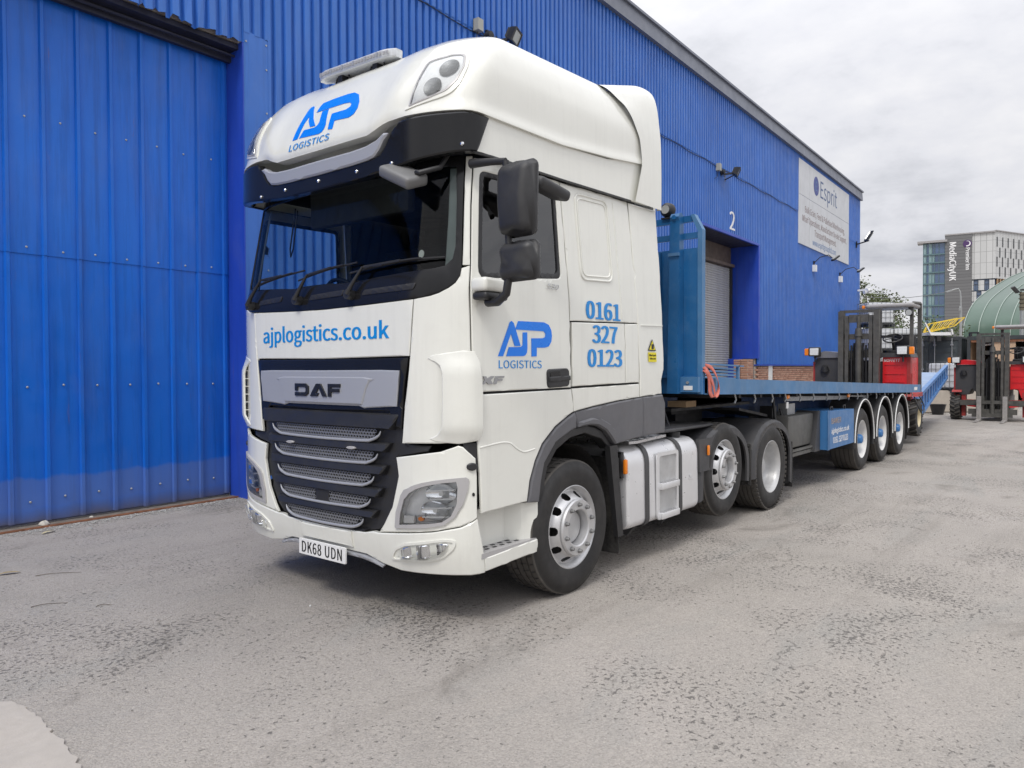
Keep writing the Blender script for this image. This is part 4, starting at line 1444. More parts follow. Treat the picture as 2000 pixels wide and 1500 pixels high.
# grey wheel arch
archo = [(.838, .735), (.868, .872), (.928, 1.002), (1.008, 1.110), (1.155, 1.214), (1.315, 1.284), (1.395, 1.310)]
archi = [(.952, .725), (.975, .86), (1.015, .985), (1.15, 1.115), (1.345, 1.186)]
a1 = [(sX(a), b) for a, b in archo] + [(sX(1.41), 1.20)] + [(sX(a), b) for a, b in reversed(archi)]
both('wheel_arch', a1, vis, M['midgrey'], step=.05, off=.012, thick=.03, chamfer=.010, drop=.008)
a2 = P((1.402, 1.312), (1.64, 1.337), (2.0, 1.367), (2.392, 1.388), (2.392, 1.068), (1.93, 1.035), (1.86, 1.10), (1.79, 1.155), (1.68, 1.198), (1.57, 1.210), (1.418, 1.202))
both('wheel_arch', a2, vis, M['midgrey'], step=.06, off=.012, thick=.03, chamfer=.010, drop=.008)
flare = P((1.42, 1.24), (1.60, 1.262), (1.74, 1.245), (1.86, 1.20), (1.95, 1.12), (1.985, 1.045), (1.93, 1.035), (1.86, 1.10), (1.79, 1.155), (1.68, 1.198), (1.57, 1.210), (1.418, 1.202))
both('arch_flare', flare, vis, M['midgrey'], step=.05, off=.030, thick=.03, chamfer=.012, drop=.014)
liner = [(sX(a), b) for a, b in archi] + P((1.57, 1.208), (1.79, 1.152), (1.93, 1.033), (1.90, 1.0), (1.78, 1.09), (1.55, 1.150), (1.36, 1.130), (1.19, 1.06), (1.08, .95), (1.045, .85), (1.03, .725))
both('arch_liner', liner, vis, M['blackp'], step=.06, off=-.012, thick=.09, chamfer=.006)
rg = P((2.400, 1.390), (2.735, 1.402), (2.785, 1.330), (2.785, 1.070), (2.400, 1.068))
both('rear_corner_panel', rg, vis, M['midgrey'], step=.08, off=.012, thick=.03, chamfer=.012, drop=.010)
# rear side fairing (white)
rfp = P((2.222, 2.966), (2.685, 2.975), (2.765, 1.62), (2.72, 1.52), (2.735, 1.410), (2.362, 1.395), (2.356, 1.60))
both('side_fairing', rfp, cab, M['white'], step=.08, off=.004, thick=.025)
m = MB()
for sg in (1, -1):
    p_ = P((2.36, 1.985), (2.735, 1.995), (2.735, 1.990), (2.36, 1.980))
    pobj('fairing_crease', patch(p_ if sg == 1 else mir(p_), vis, .2, off=.011, thick=.01, chamfer=0), M['white'], tr)

bez = [(.712, .616), (.722, .719), (.768, .834), (.80, .868), (.859, .897), (.94, .922), (1.027, .941), (1.13, .956), (1.225, .966), (1.243, .955), (1.238, .894), (1.205, .80), (1.158, .722), (1.09, .668), (.97, .642), (.83, .628)]
bez = rounded(bez, [.012] + [0] * 15, 3)
len_ = [(.752, .640), (.762, .715), (.80, .806), (.835, .850), (.90, .882), (.97, .905), (1.07, .926), (1.165, .938), (1.176, .90), (1.168, .80), (1.13, .724), (1.075, .686), (.98, .668), (.86, .655)]
M['lampbase'] = mat('pale_lamp_housing', (.82, .83, .84), .25, .0, var=.03, coat=.3)
M['beacon'] = mat('clear_beacon_shell', (.62, .64, .66), .12, .1, var=.12, vscale=50, coat=.6)
# ---- bumper
upper = [(.716, 1.066), (1.062, 1.118), (1.178, 1.158), (1.205, 1.150), (1.290, 1.078), (1.301, .965), (1.301, .712), (1.19, .662), (1.0, .622), (.829, .601), (.565, .569), (.612, .630), (.680, .745), (.735, .948)]
both('bumper_corner', upper, cab, M['white'], step=.05, holes=[len_])
lower = sym_poly([(0, .543), (.30, .545), (.435, .551), (.51, .566), (.561, .562), (.829, .594), (1.0, .615), (1.19, .655), (1.302, .703), (1.351, .485), (1.357, .358), (.998, .344), (.72, .332), (.567, .356), (.42, .398), (.20, .402), (0, .402)])
pobj('bumper', patch(lower, cab, .06, off=.004, thick=.03), M['white'], tr)
# tow cover and silver lower trim
pobj('tow_cover', patch([(-.27, .535), (.30, .540), (.30, .435), (-.27, .435)], cab, .08, off=.018, thick=.02), M['white'], tr)
m = MB()
tp = sym_poly([(0, .392), (.22, .393), (.40, .389), (.49, .372), (.575, .346), (.565, .332), (.48, .352), (.39, .366), (.22, .370), (0, .370)])
pobj('lower_trim', patch(tp, cab, .05, off=.018, thick=.03, chamfer=.006), M['silver'], tr)
tp = sym_poly([(0, .41), (.30, .41), (.43, .405), (.56, .36), (.62, .338), (.58, .325), (.40, .34), (0, .34)])
pobj('lower_grille', patch(tp, cab, .08, off=-.03, thick=.02, chamfer=0), M['blackp'], tr)
# number plate
pl = pobj('number_plate', patch(rounded([(-.26, .424), (.26, .424), (.26, .313), (-.26, .313)], .008, 2), lambda u, v, o: (.098 - o, -u, v), .1, off=0, thick=.012, chamfer=.002, drop=.001), M['platew'], tr)
lettering('plate_lettering', 'DK68 UDN', lambda u, v, d: (.0975 - d, -u, .330 + v), .079, M['ink'], pl, width=.445, bold=.022, thick=.0012, spacing=1.05)
m = MB().box((.10, -.15, .33), (.16, .15, .41))
obj('plate_bracket', m, M['blackp'], tr, 0)

# ---- grille
base = sym_poly([(0, 1.699), (.828, 1.703), (.797, 1.503), (.762, 1.160), (.900, 1.150), (.985, 1.150), (.96, 1.112), (.712, 1.070), (.731, .948), (.677, .748), (.606, .632), (.537, .575), (.435, .553), (0, .546)])
pobj('grille', patch(base, cab, .08, off=-.028, thick=.02, chamfer=.006), M['blackp'], tr)
frame_o = sym_poly([(0, 1.697), (.826, 1.701), (.795, 1.503), (.768, 1.25), (.72, 1.26), (.66, 1.36), (0, 1.345)])
frame_i = sym_poly([(0, 1.640), (.775, 1.640), (.745, 1.38), (.48, 1.365), (0, 1.36)])
pobj('grille_frame', patch(frame_o, cab, .07, off=.004, thick=.03, chamfer=.008), M['black'], tr)
dp = sym_poly([(0, 1.622), (.60, 1.624), (.762, 1.620), (.735, 1.392), (.475, 1.376), (.445, 1.372), (.395, 1.386), (0, 1.386)])
pobj('badge_panel', patch(dp, cab, .06, off=.016, thick=.02, chamfer=.007), M['silver'], tr)
dp = sym_poly([(0, 1.578), (.45, 1.578), (.545, 1.563), (.50, 1.545), (.47, 1.50), (.43, 1.395), (0, 1.395)])
pobj('badge_plinth', patch(dp, cab, .06, off=.024, thick=.012, chamfer=.008, drop=.006), M['silver'], tr)
fl = lambda pts, o, name, mt, th=.01: pobj(name, patch(pts, cab, .06, off=o, thick=th, chamfer=.003, drop=.002), mt, tr)
D_o = [(-.285, 1.530), (-.155, 1.530), (-.122, 1.510), (-.122, 1.463), (-.155, 1.442), (-.285, 1.442), (-.285, 1.468), (-.165, 1.468), (-.155, 1.478), (-.155, 1.496), (-.165, 1.505), (-.25, 1.505), (-.25, 1.478), (-.285, 1.478)]
A_o = [(-.105, 1.442), (-.035, 1.530), (.018, 1.530), (.082, 1.442), (.035, 1.442), (-.006, 1.502), (-.032, 1.465), (-.005, 1.465), (-.022, 1.442)]
F_o = [(.095, 1.442), (.095, 1.530), (.225, 1.530), (.225, 1.506), (.130, 1.506), (.130, 1.496), (.215, 1.496), (.215, 1.473), (.130, 1.473), (.130, 1.442)]
for q in (D_o, A_o, F_o):
    fl(q, .034, 'badge_letter', M['ink'], .014)
M['mesh'] = mat('silver_honeycomb', (0.24, 0.245, 0.26), .4, .4, var=.05)
def honey(zc, w0, w1, h, cut=None):
    """honeycomb strip between half widths, tapering downwards"""
    mb = MB()
    r = .0165
    dx, dz = r * 1.732, r * 1.30
    rows = int(h / dz) + 1
    for j in range(rows):
        z = zc + h / 2 - (j + .4) * dz
        t = (zc + h / 2 - z) / h
        hw = w0 + (w1 - w0) * t
        k = int(2 * hw / dx) + 1
        for i in range(-k // 2 - 1, k // 2 + 2):
            s = i * dx + (dx / 2 if j % 2 else 0)
            if abs(s) > hw - dx * .3 or (cut and abs(s) < cut):
                continue
            ou, inn, dn = [], [], []
            for a in range(6):
                an = math.pi / 6 + a * math.pi / 3
                ou.append(cab(s + r * math.cos(an), z + r * .87 * math.sin(an), .010))
                inn.append(cab(s + r * .76 * math.cos(an), z + r * .56 * math.sin(an), .010))
                dn.append(cab(s + r * .66 * math.cos(an), z + r * .47 * math.sin(an), .0))
            mb.add(ou + inn + dn, [(a, (a + 1) % 6, (a + 1) % 6 + 6, a + 6) for a in range(6)] + [(a + 6, (a + 1) % 6 + 6, (a + 1) % 6 + 12, a + 12) for a in range(6)])
    return mb
for zc, w0, cut in ((1.200, .590, 0), (1.052, .560, 0), (.902, .525, 0), (.752, .490, .085), (.612, .420, 0)):
    w1 = w0 - .085
    o = obj('grille_mesh', honey(zc, w0, w1, .070, cut), M['mesh'], tr, 0, fix=False, kind='stuff')
    # silver smile under each mesh band
    line = spline2([(-w0 - .012, zc + .030), (-w0 + .01, zc - .002), (-w0 + .075, zc - .030), (-w0 + .16, zc - .040), (0, zc - .045), (w0 - .16, zc - .040), (w0 - .075, zc - .030), (w0 - .01, zc - .002), (w0 + .012, zc + .030)], 5)
    rad = [.003 + .0075 * min(1, 6 * min(i, len(line) - 1 - i) / len(line)) for i in range(len(line))]
    obj('grille_trim', MB().tube(cabline(line, .014), rad, 8), M['silver'], tr, 60)
    if cut:
        pobj('sensor_housing', patch([(-.08, .80), (.08, .80), (.07, .712), (-.07, .712)], cab, .05, off=.014, thick=.03), M['blackp'], tr)
# black louvres standing proud between the mesh bands
for z1, z0, wt, wb in ((1.340, 1.240, .70, .66), (1.150, 1.092, .62, .60), (1.003, .942, .59, .57), (.852, .792, .55, .53), (.702, .652, .50, .48), (.565, .555, .40, .38)):
    def lv(u, v, o, z0=z0, z1=z1):
        t = (v - z0) / max(1e-6, z1 - z0)
        return cab(u, v, o + .038 * (1 - .55 * t) if t > .02 else o + .02)
    p_ = [(-wt - .05, z1 + .004), (wt + .05, z1 + .004), (wb + .03, z0), (-wb - .03, z0)]
    pobj('grille_louvre', patch(p_, lv, .03 if z1 - z0 < .07 else .045, off=-.004, thick=.05, chamfer=.010, drop=.012), M['blackp'], tr)
m = None
for s in (-.34, .34):
    c = [(s + .042 * math.cos(a * math.pi / 8), 1.108 + .010 * math.sin(a * math.pi / 8)) for a in range(16)]
    pobj('marker_lamp', patch(c, cab, .03, off=.046, thick=.02, chamfer=.003), M['bezel'], tr)
# headlamps
for sg in (1, -1):
    q = (lambda p_: p_) if sg == 1 else mir
    hl = pobj('headlamp', patch(q(bez), cab, .016, off=.013, thick=.02, holes=[q(len_)], chamfer=0), M['bezel'], tr)
    pobj('lamp_bucket', patch(q(len_), cab, .06, off=-.045, thick=.0, chamfer=0, rim=False), M['lampbase'], hl)
    # reflector walls between bucket and lens
    lp = resample(q(len_), .04)
    mb = MB(); n = len(lp)
    mb.add([cab(a, b, .008) for a, b in lp] + [cab(a, b, -.045) for a, b in lp], [(i, (i + 1) % n, (i + 1) % n + n, i + n) for i in range(n)])
    obj('lamp_wall', mb, M['lampbase'], hl, 40, fix=False)
    for (cs, cz, rr_) in ((1.060, .858, .082), (1.020, .752, .076)):
        mb = MB()
        def bowl(u, v, cs=cs, cz=cz, rr_=rr_, sg=sg):
            a = u * 2 * math.pi
            d = v * rr_
            return cab(sg * (cs + d * 1.25 * math.cos(a)), cz + d * .78 * math.sin(a), -.043 + .038 * v * v)
        mb.grid(bowl, 20, 6, True)
        obj('reflector', mb, M['chrome'], hl, 20)
        mb = MB(); c = Vector(cab(sg * cs, cz, -.042)); d = Vector(cab(sg * cs, cz, -.012))
        mb.tube([c, d], .016, 10)
        obj('bulb', mb, M['platew'], hl, 40)
    # fluted steps of the reflector
    for i in range(4):
        pobj('lamp_fin', patch(q([(.93 + .012 * i, .70 + .055 * i), (1.155 - .012 * (3 - i), .712 + .056 * i), (1.158 - .012 * (3 - i), .722 + .056 * i), (.93 + .012 * i, .710 + .055 * i)]), cab, .08, off=-.008, thick=.03, chamfer=0), M['lampbase'], hl)
    pobj('indicator', patch(q([(.765, .648), (.86, .66), (.862, .705), (.772, .70)]), cab, .04, off=-.01, thick=.02, chamfer=.004), M['drl'] if 'drl' in M else M['platew'], hl)
    pobj('indicator', patch(q([(.872, .662), (1.05, .684), (1.08, .715), (.872, .708)]), cab, .04, off=-.03, thick=.02, chamfer=.004), M['bezel'], hl)
    c = [(.915 + .022 * math.cos(a * .785), .690 + .014 * math.sin(a * .785)) for a in range(8)]
    pobj('bulb', patch(q(c), cab, .03, off=-.015, thick=.02, chamfer=0), M['orange'], hl, label='amber bulb')
    pobj('lamp_lens', patch(q(len_), cab, .05, off=.012, thick=.004, chamfer=.006, drop=.006, rim=False), M['lens'], hl)
    # fog lamp
    rec = rounded([(.648, .402), (.690, .482), (.79, .528), (1.09, .583), (1.165, .578), (1.150, .528), (1.08, .463), (.975, .427)], .03, 4)
    rin = rounded([(.672, .413), (.705, .472), (.795, .512), (1.09, .568), (1.145, .564), (1.130, .530), (1.07, .472), (.97, .440)], .025, 4)
    fg = pobj('fog_lamp', patch(q(rec), cab, .016, off=.012, thick=.015, holes=[q(rin)], chamfer=0), M['white'], tr)
    fo = rounded([(.735, .432), (.748, .482), (.822, .512), (1.10, .556), (1.115, .548), (1.05, .478), (.985, .452), (.80, .432)], .02, 4)
    pobj('lamp_bucket', patch(q(fo), lambda u, v, o: cab(u, v, o + .012 * math.sin(u * 42)), .02, off=.010, thick=.01, chamfer=.004), M['chrome'], fg)
    pobj('lamp_divider', patch(q([(.905, .443), (.915, .443), (.935, .53), (.925, .53)]), cab, .05, off=.03, thick=.02, chamfer=0), M['bezel'], fg)
    pobj('lamp_lens', patch(q(fo), cab, .05, off=.034, thick=.004, chamfer=.006, drop=.012, rim=False), M['lens'], fg)
    # side marker eye and cap
    c = [(1.262 + .034 * math.cos(a * .524), 1.030 + .024 * math.sin(a * .524)) for a in range(12)]
    pobj('side_eye', patch(q(c), cab, .03, off=.016, thick=.02, chamfer=.006), M['blackp'], tr)
    c = [(1.272 + .009 * math.cos(a * .785), .858 + .012 * math.sin(a * .785)) for a in range(8)]
    pobj('towing_cap', patch(q(c), cab, .03, off=.003, thick=.01, chamfer=0), M['ink'], tr)
# ---- corner air scoops
for sg in (1, -1):
    q = (lambda p_: p_) if sg == 1 else mir
    sc = [(1.00, 1.712), (1.10, 1.727), (1.21, 1.742), (1.290, 1.735), (1.312, 1.690), (1.330, 1.505), (1.330, 1.215), (1.305, 1.188), (1.18, 1.170), (1.03, 1.180), (.985, 1.196), (1.045, 1.222), (1.082, 1.27), (1.088, 1.45), (1.086, 1.60), (1.068, 1.648), (1.03, 1.672), (.975, 1.690)]
    def scf(u, v, o, sg=sg):
        a = abs(u)
        k = sm(.97, 1.14, a) * (1 - .35 * sm(1.24, 1.33, a))
        e = sm(1.16, 1.28, v) * (1 - sm(1.60, 1.745, v))
        return cab(u, v, o + .004 + .036 * k * e)
    so_ = pobj('air_deflector', patch(q(sc), scf, .03, off=0, thick=.012, chamfer=.006), M['white'], tr)
    for i in range(7):
        z = 1.245 + i * .062
        mb = MB().prism([(1.086, z), (1.12, z), (1.12, z + .006), (1.086, z + .006)], lambda u, v, d, sg=sg: cab(sg * u, v, d), .0, .026)
        obj('deflector_slat', mb, M['creamp'] if 'creamp' in M else M['white2'], so_, 0)
M['lampbase'] = M['lampbase'] if 'lampbase' in M else mat('pale_lamp_housing', (.82, .83, .84), .25, .0, var=.03, coat=.3)
M['rooflampc'] = mat('grey_lamp_bowl', (.30, .305, .31), .25, .5, var=.06, coat=.3)
# ---- roof headlamps
lo = rounded([(.812, .036), (.884, .388), (.929, .420), (1.150, .410), (1.188, .376), (1.197, .29), (1.184, .178), (1.13, .112), (1.066, .088)], [.01, .04, .02, .03, .03, .03, .03, .03, .03], 4)
li = rounded([(.852, .066), (.915, .362), (1.068, .391), (1.148, .384), (1.166, .292), (1.145, .197), (1.094, .138), (.981, .100)], [.01, .03, .02, .03, .02, .02, .02, .02], 4)
lm = rounded([(.838, .056), (.905, .372), (1.068, .402), (1.158, .392), (1.178, .292), (1.156, .190), (1.100, .128), (.985, .090)], [.01, .03, .02, .03, .02, .02, .02, .02], 4)
for sg in (1, -1):
    q = (lambda p_: p_) if sg == 1 else mir
    rl = pobj('roof_lamp', patch(q(lo), skin, .016, off=.008, thick=.03, holes=[q(lm)], chamfer=0), M['white'], tr)
    pobj('lamp_seal', patch(q(lm), skin, .016, off=.012, thick=.03, holes=[q(li)], chamfer=0), M['bezel'], rl)
    def ref(u, v, o):
        return skin(u, v, o + .001)
    pobj('reflector', patch(q(li), ref, .05, off=.004, thick=0, chamfer=0, rim=False), M['lampbase'], rl)
    for cs, ch, r_ in ((1.003, .165, .060), (1.080, .288, .062)):
        mb = MB()
        def bw(u, v, cs=cs, ch=ch, r_=r_, sg=sg):
            a = u * 2 * math.pi
            return skin(sg * (cs + r_ * v * math.cos(a)), ch + r_ * 1.0 * v * math.sin(a), .007 + .007 * v * v)
        mb.grid(bw, 20, 4, True)
        obj('reflector', mb, M['rooflampc'], rl, 30)
    pobj('lamp_lens', patch(q(li), skin, .05, off=.018, thick=.004, chamfer=.006, drop=.006, rim=False), M['lens'], rl)

M['badge'] = mat('satin_badge', (.36, .36, .37), .4, .5, var=.04)
# ---- lettering on the cab
def flatfn(fn):
    return lambda u, v, d: fn(u, v, .0015 + d)
A2 = [(-.334, .125), (-.312, .24), (-.296, .345), (-.285, .362), (-.262, .368), (-.236, .360), (-.222, .335), (-.160, .255), (-.092, .186), (-.158, .190), (-.205, .240), (-.231, .284), (-.252, .235), (-.274, .127)]
J2 = [(-.254, .128), (-.222, .180), (-.095, .174), (-.068, .182), (-.055, .205), (-.078, .288), (-.008, .288), (.034, .170), (.030, .142), (.012, .122), (-.02, .114)]
P2 = [(-.156, .296), (-.146, .345), (-.130, .362), (.0, .366), (.15, .364), (.225, .356), (.29, .325), (.335, .262), (.346, .215), (.325, .178), (.28, .164), (.126, .176), (.128, .118), (.076, .126), (.064, .238), (.215, .232), (.252, .243), (.256, .262), (.225, .282), (.16, .290)]
lg = None
for q in (A2, J2, P2):
    pobj('roof_logo', patch(q, skin, .03, off=.0035, thick=.003, chamfer=0), M['ajp'], tr)
lettering('roof_lettering', 'LOGISTICS', lambda u, v, d: skin(-.110 + u, .046 + v, .004 + d), .046, M['url'], tr, width=.46, thick=.002)
for q in (A2,):
    pass
def lg2(px):
    return px
A3 = [(.530, 1.708), (.632, 1.895), (.648, 1.928), (.668, 1.938), (.690, 1.925), (.762, 1.778), (.698, 1.776), (.660, 1.855), (.580, 1.709)]
J3 = [(.612, 1.709), (.638, 1.768), (.765, 1.772), (.782, 1.785), (.784, 1.868), (.832, 1.870), (.834, 1.765), (.828, 1.735), (.812, 1.718), (.790, 1.712)]
P3 = [(.706, 1.884), (.735, 1.940), (1.02, 1.945), (1.075, 1.930), (1.105, 1.895), (1.112, 1.855), (1.105, 1.815), (1.075, 1.782), (1.03, 1.772), (.938, 1.770), (.936, 1.712), (.878, 1.710), (.878, 1.832), (1.005, 1.836), (1.032, 1.845), (1.036, 1.868), (1.015, 1.884)]
for q in (A3, J3, P3):
    # the near door shows the logo reading to the right, toward the rear of the lorry
    pobj('door_logo', patch([(sX(a), b) for a, b in q], cab, .08, off=.003, thick=.002, chamfer=0), M['ajp'], doors[0])
lettering('door_lettering', 'LOGISTICS', lambda u, v, d: cab(sX(.765 + u), 1.632 + v, .001 + d), .052, M['url'], doors[0], width=.455)
lettering('bonnet_lettering', 'ajplogistics.co.uk', lambda u, v, d: cab(-.035 + u, 1.828 + v, .001 + d), .118, M['url'], tr, width=1.395, bold=.042)
for body, x, z, wd in (('0161', 1.788, 2.000, .50), ('327', 1.808, 1.822, .365), ('0123', 1.812, 1.642, .51)):
    lettering('side_lettering', body, lambda u, v, d, x=x, z=z: cab(sX(x + u), z + v, .003 + d), .132, M['url'], tr, width=wd * .95, bold=.075)
def skew(x, z, k=.25): return lambda u, v, d: cab(sX(x + u + k * v), z + v, .008 + d)
X_o = [(0, 0), (.034, 0), (.053, .016), (.070, 0), (.104, 0), (.070, .026), (.100, .050), (.066, .050), (.051, .036), (.036, .050), (.002, .050), (.034, .025)]
F_q = [(.112, 0), (.112, .050), (.198, .050), (.198, .039), (.138, .039), (.138, .031), (.188, .031), (.188, .020), (.138, .020), (.138, 0)]
for gl_ in (X_o, F_q):
    pobj('model_badge', patch([(sX(.372 + a * .98 + .40 * b), 1.533 + b) for a, b in gl_], cab, .04, off=.009, thick=.008, chamfer=0), M['badge'], doors[0])
lettering('power_badge', '530', skew(1.118, 2.178, .35), .036, M['alloy'], doors[0], width=.13, thick=.005)
# warning stickers on the side fairing
T0 = [(2.475, 1.775), (2.610, 1.775), (2.5425, 1.872)]
T1 = [(2.491, 1.784), (2.594, 1.784), (2.5425, 1.858)]
wsq = pobj('warning_triangle', patch([(sX(a), b) for a, b in T0], vis, .2, off=.0125, thick=.003, chamfer=0), M['ink'], tr)
pobj('triangle_face', patch([(sX(a), b) for a, b in T1], vis, .2, off=.0140, thick=.003, chamfer=0), M['yellow'], wsq)
pobj('triangle_symbol', patch([(sX(a), b) for a, b in [(2.526, 1.790), (2.566, 1.790), (2.566, 1.832), (2.526, 1.832)]], vis, .2, off=.0155, thick=.003, chamfer=0), M['ink'], wsq)
ys = pobj('warning_sticker', patch([(sX(a), b) for a, b in [(2.485, 1.682), (2.620, 1.682), (2.614, 1.762), (2.480, 1.762)]], vis, .2, off=.0125, thick=.003, chamfer=0), M['yellow'], tr)
lettering('sticker_lettering', 'Blind spot', lambda u, v, d: vis(sX(2.548 + u), 1.731 + v, .0128 + d), .016, M['ink'], ys, width=.115)
lettering('sticker_lettering', 'Take care', lambda u, v, d: vis(sX(2.550 + u), 1.703 + v, .0128 + d), .016, M['ink'], ys, width=.105)
# door handle
hb = rounded(P((1.047, 1.625), (1.318, 1.632), (1.325, 1.503), (1.055, 1.494)), .035, 4)
hd = pobj('door_handle', patch(hb, cab, .05, off=.010, thick=.03, chamfer=.008, drop=.008), M['blackp'], doors[0])
pobj('handle_recess', patch(rounded(P((1.075, 1.608), (1.20, 1.611), (1.20, 1.568), (1.08, 1.566)), .015, 3), cab, .05, off=.014, thick=.01, chamfer=.003), M['black'], hd)
pobj('handle_bar', patch(rounded(P((1.060, 1.572), (1.318, 1.580), (1.320, 1.545), (1.062, 1.537)), .012, 3), cab, .05, off=.022, thick=.02, chamfer=.008), M['blackp'], hd)

# ---- cab interior
m = MB()
m.box((.42, -1.16, 1.15), (2.60, 1.16, 1.20))
obj('cab_floor', m, M['interior'], tr, 0)
m = MB(); m.box((2.30, -1.20, 1.15), (2.34, 1.20, 3.2)); m.box((1.35, -1.205, 1.15), (2.3, -1.19, 3.1)); m.box((1.35, 1.19, 1.15), (2.3, 1.205, 3.1)); m.box((.55, -1.15, 3.02), (2.3, 1.15, 3.06))
m.box((.40, -1.205, 1.15), (1.35, -1.19, 2.17)); m.box((.40, 1.19, 1.15), (1.35, 1.205, 2.17))
obj('cab_lining', m, M['interior'], tr, 0)
def dash(u, v):
    y = -1.12 + 2.24 * u
    px_, pz = [(.30, 1.5), (.30, 2.12), (.33, 2.19), (.46, 2.21), (.70, 2.20), (.80, 2.12), (.80, 1.6)][int(round(v * 6))]
    return (px_ + .05 * abs(y) ** 3, y, pz)
obj('dashboard', MB().grid(dash, 16, 6), M['interior2'], tr, 30)
m = MB()
m.bbox((.52, .42, 2.18), (.74, .92, 2.30), .05, 3)
obj('instrument_hood', m, M['interior'], tr, 40)
sw = MB()
c = Vector((.86, .62, 2.16))
ax = Vector((.82, 0, .57)).normalized(); e1 = Vector((0, 1, 0)); e2 = ax.cross(e1)
sw.tube([c + e1 * .235 * math.cos(a * math.pi / 16) + e2 * .235 * math.sin(a * math.pi / 16) for a in range(32)], .017, 8, closed=True)
for a in (.3, 2.84, 4.71):
    sw.bar(c, c + (e1 * math.cos(a) + e2 * math.sin(a)) * .23, .045, .018)
sw.cyl(c - ax * .35, c, .05, 12)
obj('steering_wheel', sw, M['blackp'], tr, 50)
for y in (.62, -.62):
    m = MB()
    m.bbox((1.02, y - .27, 1.62), (1.50, y + .27, 1.76), .05, 3)
    m.bbox((1.44, y - .25, 1.70), (1.58, y + .25, 2.32), .05, 3)
    m.bbox((1.47, y - .15, 2.33), (1.57, y + .15, 2.55), .04, 3)
    m.box((1.1, y - .2, 1.2), (1.45, y + .2, 1.62))
    obj('cab_seat', m, M['seat'], tr, 50)
m = MB(); m.box((1.72, -1.18, 1.55), (2.28, 1.18, 1.75)); m.box((1.75, -1.18, 2.62), (2.28, 1.18, 2.74))
obj('bunk', m, M['seat'], tr, 0)
m = MB()
m.bbox((.42, -.55, 2.70), (.50, .55, 3.0), .03, 2)
obj('header_shelf', m, M['interior'], tr, 40)
# hanging cord with a disc, and a tax disc in the screen corner
m = MB(); m.tube([cab(-.60, 2.86, -.06), cab(-.605, 2.55, -.07), cab(-.58, 2.49, -.07), cab(-.56, 2.55, -.07), cab(-.565, 2.84, -.06)], .006, 6)
obj('cord', m, M['ink'], tr, 50)
c = [(.905 + .022 * math.cos(a * .524), 2.355 + .026 * math.sin(a * .524)) for a in range(12)]
pobj('dash_disc', patch(c, cab, .05, off=-.02, thick=.004, chamfer=0), M['platew'], tr)
# front mirror hanging outside the top of the screen
m = MB()
c0 = Vector(cab(.83, 2.815, .13))
bm = bmesh.new(); bmesh.ops.create_cube(bm, size=1)
for v in bm.verts:
    v.co = Vector((v.co.x * .17, v.co.y * .30, v.co.z * .075))
bmesh.ops.bevel(bm, geom=bm.edges[:], offset=.028, segments=3, affect='EDGES', profile=.6)
rot = Matrix.Rotation(R(26), 4, 'X') @ Matrix.Rotation(R(-22), 4, 'Y')
for v in bm.verts:
    v.co = rot @ v.co + c0
m.from_bm(bm)
fm = obj('front_mirror', m, M['frontmirror'] if 'frontmirror' in M else mat('grey_mirror_shell', (.17, .17, .17), .5, var=.08), tr, 50)
m = MB(); m.tube([c0 + Vector((0, -.12, .0)), cab(.96, 2.80, .16), cab(1.05, 2.86, .08), cab(1.08, 2.95, .05)], .017, 8)
obj('mirror_arm', m, M['blackp'], fm, 50)

# ---- door mirrors
def housing(cx, cy, cz, wy, hz, dx, r, yaw_=0, taper=0.0):
    bm = bmesh.new(); bmesh.ops.create_cube(bm, size=1)
    bmesh.ops.subdivide_edges(bm, edges=bm.edges[:], cuts=1, use_grid_fill=True)
    for v in bm.verts:
        fx_ = 1.0 - (.18 if v.co.x < -.2 else 0)
        bul = .12 * (1 - (v.co.z * 2) ** 2) if v.co.x < -.2 else 0
        v.co = Vector((v.co.x * dx - bul * dx, v.co.y * wy * fx_ * (1 + taper * v.co.z), v.co.z * hz * fx_))
    ed = [e for e in bm.edges if e.calc_face_angle(0) > .5]
    bmesh.ops.bevel(bm, geom=ed, offset=r, segments=4, affect='EDGES', profile=.5)
    mm = Matrix.Translation((cx, cy, cz)) @ Matrix.Rotation(yaw_, 4, 'Z')
    for v in bm.verts:
        v.co = mm @ v.co
    o = MB(); o.from_bm(bm)
    return o
M['mirror'] = mat('scuffed_mirror_shell', (0.030, 0.030, 0.032), .5, var=.15, bump=.12, bscale=250, streak=0, dirt=.1, dirtcol=(.16, .16, .16))
M['mirrorglass'] = mat('mirror_glass', (.6, .62, .65), .03, 1.0, var=.01)
